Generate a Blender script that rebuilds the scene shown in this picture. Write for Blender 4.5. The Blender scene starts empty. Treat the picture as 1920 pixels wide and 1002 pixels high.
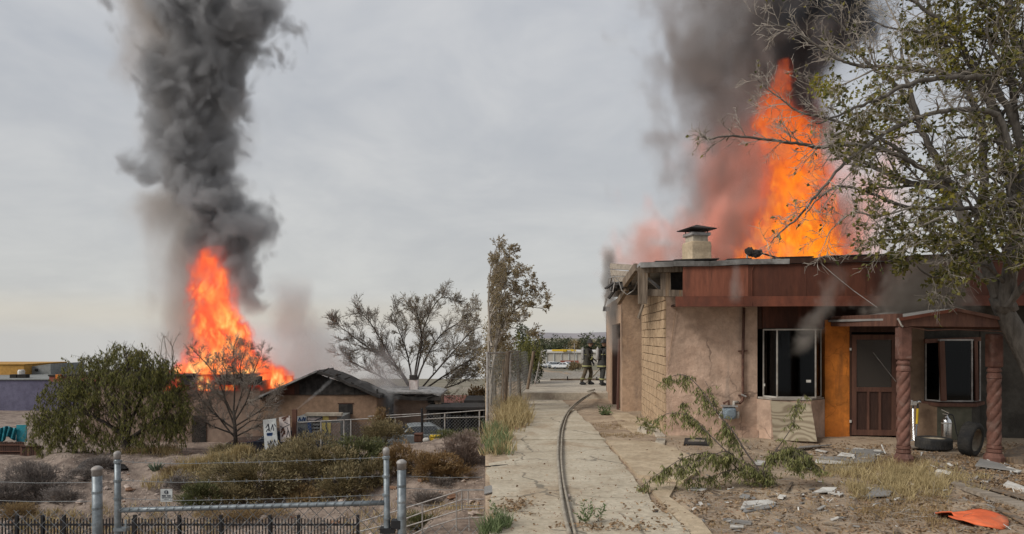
import bpy, math, random
from mathutils import Vector, Matrix, Euler
PI=math.pi
sc=bpy.context.scene
COL=sc.collection
# ---------------------------------------------------------------- camera
F=1300.0; CX=960.0; HY=632.0; CH=2.0
cd_=bpy.data.cameras.new('camera'); cam=bpy.data.objects.new('camera',cd_); COL.objects.link(cam)
cam.location=(0,0,CH); cam.rotation_euler=(PI/2,0,0)
cd_.sensor_width=36; cd_.lens=36*F/1920; cd_.shift_y=(HY-501)/1920; cd_.clip_start=.05; cd_.clip_end=20000
sc.camera=cam
# ---------------------------------------------------------------- node expressions
class N:
    def __init__(s,t,sock): s.t=t; s.s=sock
    def _m(s,op,o=None,c=None):
        n=s.t.nodes.new('ShaderNodeMath'); n.operation=op
        for i,v in enumerate((s,o,c)):
            if v is None: continue
            if isinstance(v,N): s.t.links.new(v.s,n.inputs[i])
            else: n.inputs[i].default_value=v
        return N(s.t,n.outputs[0])
    def __add__(s,o): return s._m('ADD',o)
    __radd__=__add__
    def __mul__(s,o): return s._m('MULTIPLY',o)
    __rmul__=__mul__
    def __sub__(s,o): return s._m('SUBTRACT',o)
    def __rsub__(s,o): return (s*-1)+o
    def __truediv__(s,o): return s._m('DIVIDE',o)
    def abs(s): return s._m('ABSOLUTE')
    def sqrt(s): return s._m('SQRT')
    def max(s,o): return s._m('MAXIMUM',o)
    def min(s,o): return s._m('MINIMUM',o)
    def fract(s): return s._m('FRACT')
    def ramp(s,a,b,c=0.,d=1.,mode='SMOOTHSTEP'):
        n=s.t.nodes.new('ShaderNodeMapRange'); n.interpolation_type=mode
        s.t.links.new(s.s,n.inputs[0])
        for i,v in enumerate((a,b,c,d)): n.inputs[1+i].default_value=v
        return N(s.t,n.outputs[0])
    def curve(s,pts):
        n=s.t.nodes.new('ShaderNodeFloatCurve'); c=n.mapping.curves[0]
        vs=[p[1] for p in pts]; lo,hi=min(vs),max(vs); k=(hi-lo) or 1
        while len(c.points)<len(pts): c.points.new(.5,.5)
        for q,(a,b) in zip(c.points,sorted(pts)): q.location=(a,(b-lo)/k)
        n.mapping.update()
        s.t.links.new(s.s,n.inputs[1])
        return N(s.t,n.outputs[0])*k+lo
def nvec(t,x,y,z):
    n=t.nodes.new('ShaderNodeCombineXYZ')
    for i,v in enumerate((x,y,z)):
        if isinstance(v,N): t.links.new(v.s,n.inputs[i])
        else: n.inputs[i].default_value=v
    return n.outputs[0]
def noise(t,v,scale,detail=3,rough=.55,dist=0.):
    n=t.nodes.new('ShaderNodeTexNoise'); t.links.new(v,n.inputs['Vector'])
    n.inputs['Scale'].default_value=scale; n.inputs['Detail'].default_value=detail; n.inputs['Roughness'].default_value=rough
    n.inputs['Distortion'].default_value=dist
    return N(t,n.outputs[0])
def mixc(t,f,a,b):
    n=t.nodes.new('ShaderNodeMix'); n.data_type='RGBA'
    for i,v in ((0,f),(6,a),(7,b)):
        if isinstance(v,N): t.links.new(v.s,n.inputs[i])
        elif isinstance(v,bpy.types.NodeSocket): t.links.new(v,n.inputs[i])
        elif isinstance(v,(int,float)): n.inputs[i].default_value=v
        else: n.inputs[i].default_value=(*v,1)
    return n.outputs[2]
# ---------------------------------------------------------------- sky and sun
SUN_EL,SUN_AZ=math.radians(38),math.radians(240)      # azimuth clockwise from +Y
w=bpy.data.worlds.new('World'); sc.world=w; w.use_nodes=True
t=w.node_tree; bg=t.nodes['Background']
sk=t.nodes.new('ShaderNodeTexSky'); sk.sky_type='NISHITA'; sk.sun_disc=False; sk.sun_elevation=SUN_EL; sk.sun_rotation=SUN_AZ
tc=t.nodes.new('ShaderNodeTexCoord'); sp=t.nodes.new('ShaderNodeSeparateXYZ'); t.links.new(tc.outputs['Generated'],sp.inputs[0])
x,y,z=[N(t,sp.outputs[i]) for i in range(3)]
zz=z.max(0.)
pv=nvec(t,x/(zz+.28),y/(zz+.28),zz*.6)               # cloud deck seen in perspective
c1=noise(t,pv,1.15,5,.55,.6); c2=noise(t,pv,3.2,4,.6,.4)
cl=(c1*.65+c2*.35).ramp(.34,.68)
up=zz.ramp(0.,.5)
low=mixc(t,cl,(5.5,5.5,5.45),(6.4,6.35,6.15))
high=mixc(t,cl,(4.7,4.95,5.4),(6.7,6.75,6.85))
cloud=mixc(t,up,low,high)
warm=(zz-.03).abs().ramp(0.,.035,1.,0.)
cloud=mixc(t,warm*.4,cloud,(6.9,6.2,5.0))
fin=mixc(t,.9,sk.outputs[0],cloud)
t.links.new(fin,bg.inputs[0]); bg.inputs[1].default_value=.1
sl=bpy.data.lights.new('sun','SUN'); sun=bpy.data.objects.new('sun',sl); COL.objects.link(sun)
sl.energy=3.0; sl.angle=math.radians(28); sl.color=(1,.95,.87)
sd=Vector((math.sin(SUN_AZ)*math.cos(SUN_EL),math.cos(SUN_AZ)*math.cos(SUN_EL),math.sin(SUN_EL)))
sun.rotation_euler=sd.to_track_quat('Z','Y').to_euler(); sun.location=(0,0,60)
vs=sc.view_settings; vs.view_transform='Standard'; vs.look='None'; vs.gamma=1; vs.exposure=0; vs.use_curve_mapping=False
sc.render.engine='CYCLES'; cy=sc.cycles
cy.use_denoising=True; cy.denoiser='OPENIMAGEDENOISE'; cy.max_bounces=6; cy.diffuse_bounces=3; cy.glossy_bounces=2; cy.transmission_bounces=4
cy.volume_bounces=1; cy.transparent_max_bounces=16; cy.volume_max_steps=256; cy.caustics_reflective=False; cy.caustics_refractive=False
cy.sample_clamp_indirect=6
# ---------------------------------------------------------------- places
def P(px,py,Y): return Vector(((px-CX)/F*Y, Y, CH-(py-HY)/F*Y))
def sstep(a,b,x):
    x=min(1,max(0,(x-a)/(b-a))); return x*x*(3-2*x)
from mathutils import noise as MN
def nz(x,y,z=0.,s=1.): return MN.noise(Vector((x*s,y*s,z)))
# ---------------------------------------------------------------- objects
W={}
def tag(o,label=None,cat=None,group=None,kind=None):
    for k,v in (('label',label),('category',cat),('group',group),('kind',kind)):
        if v: o[k]=v
    return o
def thing(name,label,cat,loc=(0,0,0),rz=0.,group=None):
    o=bpy.data.objects.new(name,None); COL.objects.link(o); o.empty_display_size=.2
    o.location=loc; o.rotation_euler=(0,0,rz)
    W[o]=Matrix.Translation(Vector(loc))@Matrix.Rotation(rz,4,'Z')
    return tag(o,label,cat,group)
def obj(name,me,parent=None,loc=None,rot=None):
    o=bpy.data.objects.new(name,me); COL.objects.link(o)
    if parent is not None: o.parent=parent; W[o]=W[parent]
    else: W[o]=Matrix()
    if loc is not None: o.location=loc
    if rot is not None: o.rotation_euler=rot
    return o
def dup(root,M,label=None):
    """copy of a thing whose parts (two levels) come along, moved by M"""
    def cp(o,par):
        c=o.copy(); COL.objects.link(c)
        if par: c.parent=par
        for ch in list(o.children): cp(ch,c)
        return c
    r=cp(root,None); r.matrix_world=M@W[root]; W[r]=M@W[root]
    if label: r['label']=label
    return r
class MB:
    """collects shapes and links them as ONE mesh object"""
    def __init__(s): s.v=[]; s.f=[]; s.m=[]; s.cur=0
    def add(s,vs,fs):
        b=len(s.v); s.v+=[tuple(q) for q in vs]; s.f+=[tuple(i+b for i in f) for f in fs]; s.m+=[s.cur]*len(fs); return s
    def quad(s,a,b,c,d): return s.add((a,b,c,d),((0,1,2,3),))
    def box(s,lo,hi,M=None):
        a=[Vector((lo[0] if i&1==0 else hi[0],lo[1] if i&2==0 else hi[1],lo[2] if i&4==0 else hi[2])) for i in range(8)]
        if M is not None: a=[M@q for q in a]
        return s.add(a,((0,2,3,1),(4,5,7,6),(0,1,5,4),(2,6,7,3),(0,4,6,2),(1,3,7,5)))
    def hexa(s,a):
        return s.add(a,((0,2,3,1),(4,5,7,6),(0,1,5,4),(2,6,7,3),(0,4,6,2),(1,3,7,5)))
    def bar(s,p,q,wd,hg,up=(0,0,1)):
        """rectangular timber from p to q"""
        p=Vector(p); q=Vector(q); d=(q-p).normalized(); u=Vector(up)
        sx=d.cross(u)
        if sx.length<1e-3: sx=d.cross(Vector((0,1,0)))
        sx.normalize(); u=sx.cross(d).normalized()
        a=[]
        for e in (p,q):
            for j,k in ((-1,-1),(1,-1),(-1,1),(1,1)): a.append(e+sx*(j*wd/2)+u*(k*hg/2))
        return s.add(a,((0,1,3,2),(4,6,7,5),(0,4,5,1),(2,3,7,6),(0,2,6,4),(1,5,7,3)))
    def tube(s,pts,rad,n=6,cap=True):
        pts=[Vector(q) for q in pts]; k=len(pts)
        if not isinstance(rad,(list,tuple)): rad=[rad]*k
        b=len(s.v); d0=(pts[1]-pts[0]).normalized()
        sx=d0.cross(Vector((0,0,1)));
        if sx.length<.05: sx=d0.cross(Vector((0,1,0)))
        sx.normalize()
        for i,q in enumerate(pts):
            d=(pts[min(i+1,k-1)]-pts[max(i-1,0)])
            if d.length<1e-9: d=d0
            d=d.normalized(); sx=(sx-d*sx.dot(d))
            if sx.length<1e-4: sx=d.orthogonal()
            sx.normalize(); sy=d.cross(sx)
            for j in range(n):
                a=2*PI*j/n; o=q+(sx*math.cos(a)+sy*math.sin(a))*rad[i]; s.v.append((o.x,o.y,o.z))
        for i in range(k-1):
            for j in range(n):
                j2=(j+1)%n; s.f.append((b+i*n+j,b+i*n+j2,b+(i+1)*n+j2,b+(i+1)*n+j)); s.m.append(s.cur)
        if cap:
            s.f.append(tuple(b+j for j in range(n))[::-1]); s.m.append(s.cur)
            s.f.append(tuple(b+(k-1)*n+j for j in range(n))); s.m.append(s.cur)
        return s
    def lathe(s,prof,c,n=16,axis='Z',M=None,lobes=0,amp=0.,twist=0.,caps=(1,1)):
        """prof: (r,h) rows about a vertical axis through c; lobes/twist give a rope column"""
        b=len(s.v); c=Vector(c)
        for r,h in prof:
            for j in range(n):
                a=2*PI*j/n; rr=r
                if lobes and amp: rr=r*(1-amp+amp*math.sqrt(abs(math.sin((a*lobes+h*twist)/2))))
                q=Vector((math.cos(a)*rr,math.sin(a)*rr,h))
                if M is not None: q=M@q
                q=q+c; s.v.append((q.x,q.y,q.z))
        for i in range(len(prof)-1):
            for j in range(n):
                j2=(j+1)%n; s.f.append((b+i*n+j,b+i*n+j2,b+(i+1)*n+j2,b+(i+1)*n+j)); s.m.append(s.cur)
        if caps[0]: s.f.append(tuple(b+j for j in range(n))[::-1]); s.m.append(s.cur)
        if caps[1]: s.f.append(tuple(b+(len(prof)-1)*n+j for j in range(n))); s.m.append(s.cur)
        return s
    def prism(s,poly,off):
        """closed polygon (list of points) pushed along off"""
        n=len(poly); poly=[Vector(q) for q in poly]; off=Vector(off)
        s.add(poly+[q+off for q in poly],[tuple(range(n))[::-1],tuple(range(n,2*n))]+[(i,(i+1)%n,n+(i+1)%n,n+i) for i in range(n)])
        return s
    def blob(s,c,r,seed=0,amp=.25,n=8,m=6):
        """uneven stone-like lump, r a 3-vector"""
        b=len(s.v); c=Vector(c)
        for i in range(m+1):
            th=PI*i/m
            for j in range(n):
                a=2*PI*j/n; d=Vector((math.sin(th)*math.cos(a),math.sin(th)*math.sin(a),math.cos(th)))
                k=1+amp*MN.noise(d*1.7+Vector((seed*3.1,seed*1.7,seed)))*1.6
                s.v.append((c.x+d.x*r[0]*k,c.y+d.y*r[1]*k,c.z+d.z*r[2]*k))
        for i in range(m):
            for j in range(n):
                j2=(j+1)%n; s.f.append((b+i*n+j,b+(i+1)*n+j,b+(i+1)*n+j2,b+i*n+j2)); s.m.append(s.cur)
        return s
    def mesh(s,name,mats,M=None,smooth=False):
        me=bpy.data.meshes.new(name)
        v=s.v
        if M is not None: v=[tuple(M@Vector(q)) for q in v]
        me.from_pydata(v,[],s.f)
        for m in (mats if isinstance(mats,(list,tuple)) else [mats]): me.materials.append(m)
        if max(s.m,default=0)>0: me.polygons.foreach_set('material_index',s.m)
        if smooth: me.polygons.foreach_set('use_smooth',[True]*len(s.f))
        me.update(); return me
    def build(s,name,mats,parent=None,smooth=False,origin=None,bevel=0.,kind=None):
        """points are given in world space whatever the parent"""
        if parent is not None: M=W[parent].inverted()
        else:
            if origin is None:
                xs=[q[0] for q in s.v]; ys=[q[1] for q in s.v]; zs=[q[2] for q in s.v]
                origin=((min(xs)+max(xs))/2,(min(ys)+max(ys))/2,min(zs))
            M=Matrix.Translation(-Vector(origin))
        o=obj(name,s.mesh(name,mats,M,smooth),parent)
        if parent is None: o.location=origin; W[o]=Matrix.Translation(Vector(origin))
        if bevel:
            b=o.modifiers.new('edge','BEVEL'); b.width=bevel; b.segments=2; b.limit_method='ANGLE'
        if kind: o['kind']=kind
        return o
# ---------------------------------------------------------------- materials
def mat(name,a,b=None,rough=.85,scale=3.,detail=4,bump=.3,bscale=None,metal=0.,spec=.3,stain=None,sscale=.7,samt=.6,stretch=None,bdist=.01,island=None,trans=0.,lo=.35,hi=.65,crack=0.,cscale=.9,drip=None):
    """two-tone noise material in world space with relief; stain: third colour in broad patches"""
    m=bpy.data.materials.new(name); m.use_nodes=True; t=m.node_tree; p=t.nodes['Principled BSDF']
    g=t.nodes.new('ShaderNodeNewGeometry'); v=g.outputs['Position']
    if stretch:
        mp=t.nodes.new('ShaderNodeMapping'); mp.inputs['Scale'].default_value=stretch
        t.links.new(v,mp.inputs[0]); v=mp.outputs[0]
    b=b or tuple(q*.75 for q in a)
    c=mixc(t,noise(t,v,scale,detail,.6).ramp(lo,hi),a,b)
    if stain is not None:
        c=mixc(t,noise(t,v,sscale,5,.62,.5).ramp(.5,.68)*samt,c,stain)
    if drip is not None:
        md=t.nodes.new('ShaderNodeMapping'); md.inputs['Scale'].default_value=(3.2,3.2,.35); t.links.new(g.outputs['Position'],md.inputs[0])
        c=mixc(t,noise(t,md.outputs[0],1.2,5,.65,.3).ramp(.54,.72)*.6,c,drip)
    if crack:
        wv=t.nodes.new('ShaderNodeVectorMath'); wn=t.nodes.new('ShaderNodeTexNoise'); wn.inputs['Scale'].default_value=2.2; wn.inputs['Detail'].default_value=5
        t.links.new(g.outputs['Position'],wn.inputs[0]); wv.operation='MULTIPLY_ADD'; t.links.new(wn.outputs[1],wv.inputs[0]); wv.inputs[1].default_value=(.5,.5,.5); t.links.new(g.outputs['Position'],wv.inputs[2])
        vo=t.nodes.new('ShaderNodeTexVoronoi'); vo.feature='DISTANCE_TO_EDGE'; vo.inputs['Scale'].default_value=cscale; t.links.new(wv.outputs[0],vo.inputs['Vector'])
        c=mixc(t,N(t,vo.outputs['Distance']).ramp(.004,.016,crack,0)*noise(t,v,.8,2,.5).ramp(.4,.55),c,tuple(q*.3 for q in a))
    gr=noise(t,v,(bscale or scale*4)*.45,6,.7).ramp(.28,.72,.72,1.22,'LINEAR') if bump else None
    if gr:
        vm=t.nodes.new('ShaderNodeVectorMath'); vm.operation='SCALE'; t.links.new(c,vm.inputs[0]); t.links.new(gr.s,vm.inputs['Scale']); c=vm.outputs[0]
    if island:
        f=N(t,g.outputs['Random Per Island'])
        c=mixc(t,f.ramp(0,1,0,1,'LINEAR'),c,island)
    t.links.new(c,p.inputs['Base Color'])
    p.inputs['Roughness'].default_value=rough; p.inputs['Metallic'].default_value=metal
    p.inputs['Specular IOR Level'].default_value=spec
    if bump:
        bn=t.nodes.new('ShaderNodeBump'); bn.inputs['Strength'].default_value=bump; bn.inputs['Distance'].default_value=bdist
        h=noise(t,v,bscale or scale*4,5,.65); t.links.new(h.s,bn.inputs['Height']); t.links.new(bn.outputs[0],p.inputs['Normal'])
    if trans:
        o=t.nodes['Material Output']; tr=t.nodes.new('ShaderNodeBsdfTranslucent'); mx=t.nodes.new('ShaderNodeMixShader'); mx.inputs[0].default_value=trans
        t.links.new(c,tr.inputs[0]); t.links.new(p.outputs[0],mx.inputs[1]); t.links.new(tr.outputs[0],mx.inputs[2]); t.links.new(mx.outputs[0],o.inputs['Surface'])
    return m
def glass(name,tint=(.25,.27,.28)):
    m=bpy.data.materials.new(name); m.use_nodes=True; t=m.node_tree; t.nodes.clear()
    o=t.nodes.new('ShaderNodeOutputMaterial'); tr=t.nodes.new('ShaderNodeBsdfTransparent'); tr.inputs[0].default_value=(*tint,1)
    gl=t.nodes.new('ShaderNodeBsdfGlossy'); gl.inputs['Roughness'].default_value=.06; gl.inputs[0].default_value=(.6,.62,.65,1)
    fr=t.nodes.new('ShaderNodeFresnel'); fr.inputs[0].default_value=1.35; mx=t.nodes.new('ShaderNodeMixShader')
    t.links.new(fr.outputs[0],mx.inputs[0]); t.links.new(tr.outputs[0],mx.inputs[1]); t.links.new(gl.outputs[0],mx.inputs[2]); t.links.new(mx.outputs[0],o.inputs[0])
    return m
wood_s=(1,1,.12)
M_=dict(
 concrete=mat('concrete',(.46,.405,.315),(.37,.315,.235),.9,1.3,8,.5,30,stain=(.30,.225,.15),sscale=.9,samt=.75,crack=.8,cscale=.55),
 pale_concrete=mat('pale_concrete',(.46,.41,.33),(.36,.31,.25),.9,2.5,5,.3,25,stain=(.28,.23,.17)),
 patch_concrete=mat('patched_concrete',(.46,.37,.26),(.36,.28,.19),.95,2.,6,.6,22,stain=(.27,.2,.13),sscale=.9,samt=.5,bdist=.02),
 dirt=mat('yard_dirt',(.40,.31,.22),(.27,.20,.14),.97,1.3,7,.8,16,stain=(.17,.115,.075),sscale=1.7,samt=.6,bdist=.03),
 bank=mat('bank_dirt',(.29,.23,.19),(.155,.118,.097),.97,1.6,9,1.,9,stain=(.25,.20,.165),sscale=2.2,samt=.7,bdist=.08),
 flat_dirt=mat('lot_dirt',(.27,.22,.18),(.20,.16,.125),.97,.5,6,.3,4,stain=(.13,.11,.09),sscale=.2),
 valley=mat('valley_ground',(.22,.19,.15),(.13,.12,.08),.97,.03,5,0,stain=(.08,.085,.05),sscale=.02),
 hill=mat('mountain_rock',(.27,.25,.26),(.21,.20,.215),.97,.004,4,0),
 pink=mat('pink_stucco',(.54,.385,.295),(.43,.295,.22),.95,2.2,7,.9,11,stain=(.28,.20,.15),sscale=1.1,samt=.6,bdist=.02,crack=.7,drip=(.24,.20,.17)),
 shaded_tan=mat('shaded_tan_stucco',(.20,.135,.09),(.15,.10,.068),.95,1.4,6,.6,14,stain=(.09,.065,.05),sscale=1.2),  # darker copy of the tan, porch shade put into its colour
 tan=mat('tan_stucco',(.44,.30,.205),(.36,.24,.16),.95,1.6,7,.7,12,stain=(.26,.18,.13),sscale=.9,samt=.6,bdist=.02,drip=(.20,.15,.12)),
 tan2=mat('tan_plaster',(.26,.17,.115),(.215,.14,.092),.95,.8,5,.2,9,stain=(.20,.13,.09),sscale=.5),
 tan3=mat('pinkish_plaster',(.25,.185,.145),(.21,.15,.118),.95,.8,5,.2,9,stain=(.18,.135,.11),sscale=.5),
 grey_stucco=mat('grey_stucco',(.075,.068,.058),(.045,.04,.034),.95,1.6,6,.6,16,stain=(.04,.037,.032),sscale=.8,bdist=.02),  # very dark: shade at the house's right end is put into the colour
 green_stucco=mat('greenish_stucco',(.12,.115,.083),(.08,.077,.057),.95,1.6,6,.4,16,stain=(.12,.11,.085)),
 orange=mat('orange_paint',(.56,.18,.028),(.42,.13,.022),.9,2,6,.5,14,stain=(.27,.10,.02),sscale=1.4,samt=.7,drip=(.20,.08,.025),crack=.5,cscale=1.6),
 brick=mat('adobe_block',(.46,.33,.21),(.37,.26,.165),.96,4,5,.6,26,stain=(.27,.18,.115),sscale=2.2,samt=.5),
 mortar=mat('mortar',(.33,.235,.155),(.26,.18,.12),.96,5,4,.5,30),
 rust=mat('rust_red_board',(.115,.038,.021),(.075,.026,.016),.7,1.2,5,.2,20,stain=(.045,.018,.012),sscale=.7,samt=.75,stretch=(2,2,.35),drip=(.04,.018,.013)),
 rust_b=mat('lit_rust_board',(.21,.072,.042),(.15,.052,.032),.7,1.2,5,.2,20,stain=(.10,.035,.022),sscale=.7,samt=.5,stretch=(2,2,.35),drip=(.07,.03,.02)),
 rust_l=mat('rust_red_trim',(.15,.045,.024),(.10,.031,.018),.7,1.5,5,.2,20,stain=(.07,.03,.02),sscale=.9,stretch=(1,1,.5)),
 brown=mat('brown_painted_wood',(.13,.062,.042),(.09,.042,.03),.75,3,5,.3,25,stretch=(3,3,.4)),
 brown_d=mat('dark_brown_wood',(.065,.032,.022),(.04,.02,.015),.8,3,5,.3,25,stretch=(3,3,.4)),
 post=mat('reddish_post_paint',(.165,.078,.058),(.105,.05,.037),.75,4,5,.3,30,stain=(.26,.2,.17),sscale=6,samt=.3),
 oldwood=mat('weathered_timber',(.21,.165,.125),(.10,.075,.055),.9,3,6,.6,20,stain=(.30,.18,.09),sscale=1.5,samt=.6,stretch=(6,6,.5)),
 plank=mat('weathered_plank',(.34,.29,.235),(.20,.165,.13),.92,3,6,.5,22,stretch=(.6,6,6),stain=(.12,.095,.075),sscale=1.2),
 greywood=mat('grey_plank',(.27,.255,.24),(.15,.14,.13),.9,3,6,.5,22,stretch=(.6,6,6)),
 flash=mat('grey_roof_edge',(.33,.325,.32),(.17,.165,.16),.6,2.2,6,.3,20,stain=(.06,.055,.05),sscale=1.4,samt=.8),
 char=mat('charred_wood',(.022,.02,.019),(.045,.04,.037),.95,3,5,.6,15),
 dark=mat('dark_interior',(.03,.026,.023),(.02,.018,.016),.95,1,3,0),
 shingle=mat('grey_shingle',(.22,.215,.21),(.14,.137,.135),.95,3,6,.4,60,stain=(.30,.27,.23),sscale=2,samt=.3,island=(.25,.24,.225)),
 white=mat('white_board',(.60,.585,.55),(.45,.43,.395),.85,5,6,.3,24,stain=(.27,.22,.17),sscale=4,samt=.75),
 frame_w=mat('pale_window_frame',(.40,.375,.34),(.28,.255,.225),.6,4,4,.1,20,stain=(.18,.14,.11),sscale=3),
 galv=mat('galvanised_steel',(.20,.23,.25),(.13,.15,.165),.45,6,5,.1,40,metal=.35,spec=.5,stain=(.34,.37,.39),sscale=5,samt=.4),
 galv2=mat('dull_pipe',(.36,.345,.33),(.25,.235,.225),.6,6,5,.1,40,metal=.2,stain=(.2,.14,.1),sscale=3,samt=.4),
 wire=mat('fence_wire',(.20,.21,.215),(.12,.125,.13),.55,8,3,0,metal=.3),
 slat=mat('pale_fence_wire',(.26,.27,.255),(.18,.185,.175),.6,5,3,0,metal=.1),
 iron=mat('black_iron',(.012,.012,.014),(.02,.02,.022),.6,6,3,0),
 rubber=mat('tyre_rubber',(.022,.022,.023),(.045,.042,.038),.85,5,4,.3,40),
 rim=mat('beige_wheel_rim',(.34,.30,.23),(.24,.20,.15),.6,5,4,.1,30,stain=(.14,.09,.06),sscale=5),
 steel=mat('bright_steel',(.62,.62,.62),(.5,.5,.5),.22,6,3,0,metal=1.),
 yellow=mat('yellow_plastic',(.62,.42,.03),(.5,.33,.02),.5,6,3,0),
 blackp=mat('black_plastic',(.02,.02,.021),(.03,.03,.03),.5,6,3,0),
 meter=mat('blue_grey_meter',(.19,.235,.27),(.14,.17,.20),.6,6,4,.1,30),
 pipe=mat('rusty_pipe',(.13,.065,.045),(.08,.04,.03),.75,8,4,.2,30),
 red_disc=mat('orange_plastic_disc',(.74,.16,.06),(.60,.12,.045),.7,3,6,.3,12,stain=(.34,.17,.10),sscale=3.5,samt=.75),
 hose=mat('fire_hose',(.33,.295,.235),(.23,.20,.16),.85,8,4,.2,60,stain=(.14,.12,.1),sscale=3),
 stone=mat('bank_stone',(.42,.35,.30),(.29,.23,.20),.95,4,5,.5,20,stain=(.22,.17,.14),sscale=3),
 dstone=mat('brown_stone',(.25,.15,.095),(.18,.10,.065),.95,5,5,.5,20),
 bark=mat('grey_bark',(.135,.12,.105),(.08,.07,.06),.95,4,5,.6,30,stretch=(3,3,.5)),
 bark_d=mat('dark_bark',(.085,.07,.058),(.05,.042,.036),.95,4,5,.6,30),
 twig=mat('pale_twigs',(.32,.285,.245),(.21,.18,.15),.95,2,3,0),
 twig_d=mat('dark_twigs',(.10,.08,.07),(.07,.056,.05),.95,2,3,0),
 purple=mat('purple_wall',(.115,.11,.165),(.095,.09,.14),.9,.6,4,.1,8),
 ochre=mat('ochre_wall',(.40,.22,.055),(.34,.185,.045),.9,.6,4,.1,8),
 grey=mat('grey_wall',(.20,.205,.20),(.165,.17,.165),.9,.6,4,.1,8),
 teal=mat('teal_tarp',(.02,.20,.25),(.012,.12,.155),.55,1.4,4,.6,3,bdist=.05),
 shed=mat('black_shed',(.018,.017,.017),(.03,.028,.027),.85,2,4,.1,8),
 redroof=mat('red_roof',(.24,.085,.06),(.17,.06,.045),.85,2,4,.1,8),
 carblack=mat('dark_car_paint',(.014,.017,.028),(.018,.021,.033),.22,3,2,0,spec=.6),
 cargrey=mat('grey_car_paint',(.22,.24,.25),(.18,.2,.21),.35,3,2,0,spec=.5),
 carwhite=mat('white_car_paint',(.72,.73,.74),(.66,.67,.68),.3,3,2,0,spec=.5),
 warehouse=mat('pale_warehouse_wall',(.46,.43,.38),(.40,.375,.33),.9,.3,4,0),
 redwall=mat('red_brown_wall',(.27,.09,.065),(.22,.075,.055),.9,.5,4,0),
 glass=glass('window_glass'),
 cardark=mat('car_glass',(.02,.025,.03),(.03,.035,.04),.1,4,2,0,spec=.6),
 lamp=mat('headlight_lens',(.75,.72,.62),(.6,.58,.5),.2,5,2,0,spec=.6),
 coat=mat('dark_turnout_coat',(.06,.054,.042),(.035,.032,.026),.9,9,4,.3,40),
 coat2=mat('black_turnout_coat',(.03,.029,.028),(.045,.043,.04),.9,9,4,.3,40),
 trouser=mat('tan_turnout_trousers',(.13,.10,.066),(.085,.066,.045),.9,8,4,.3,40),
 stripe=mat('lime_reflective_stripe',(.33,.32,.14),(.27,.26,.12),.5,9,2,0),
 skin=mat('skin',(.42,.25,.17),(.38,.22,.15),.6,9,2,0),
 paint_b=mat('blue_paint',(.03,.07,.19),(.025,.055,.14),.7,5,3,0),
 paint_k=mat('black_spray_paint',(.035,.04,.055),(.05,.055,.07),.7,5,3,0),
 paint_y=mat('yellow_paint',(.56,.45,.14),(.5,.4,.12),.7,5,3,0),
 board_g=mat('pale_grey_board',(.52,.55,.55),(.44,.46,.46),.8,2,4,.1,8,stain=(.30,.3,.3),sscale=2),
 board_p=mat('off_white_board',(.55,.50,.48),(.42,.36,.34),.8,2,4,.1,8,stain=(.2,.15,.14),sscale=2.2,samt=.8),
)
def leafmat(name,a,b,trans=.25): return mat(name,a,tuple(q*.8 for q in a),.7,1.5,3,0,island=b,trans=trans,spec=.25)
LM=dict(
 mulberry=leafmat('mulberry_leaf',(.055,.068,.022),(.22,.19,.05),.35),
 yellow=leafmat('yellowing_leaf',(.30,.24,.04),(.15,.16,.03),.3),
 willow=leafmat('willow_leaf',(.075,.095,.03),(.27,.25,.075)),
 sprig=leafmat('sapling_leaf',(.11,.13,.045),(.33,.32,.13),.35),
 olive=leafmat('olive_shrub',(.115,.10,.052),(.34,.275,.15),.2),
 green=leafmat('green_shrub',(.075,.092,.038),(.17,.17,.075),.2),
 greybrush=leafmat('grey_brush',(.15,.132,.125),(.29,.255,.23),.1),
 rusty=leafmat('rusty_shrub',(.20,.12,.05),(.29,.20,.10),.15),
 mauve=leafmat('mauve_brush',(.20,.155,.135),(.32,.255,.22),.1),
 straw=leafmat('straw',(.52,.42,.23),(.28,.21,.10),.2),
 dry=leafmat('dry_grass',(.36,.26,.13),(.22,.15,.075),.2),
 brownleaf=leafmat('fallen_leaf',(.15,.095,.055),(.34,.235,.14),.1),
 tanleaf=leafmat('tan_tree_leaf',(.36,.275,.16),(.19,.155,.075),.25),
 darktree=leafmat('dark_tree_leaf',(.05,.062,.035),(.085,.095,.05),.15),
 agave=leafmat('agave_leaf',(.10,.14,.10),(.16,.19,.13),.1),
 weed=leafmat('weed_leaf',(.10,.15,.06),(.22,.26,.13),.25),
)
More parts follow.
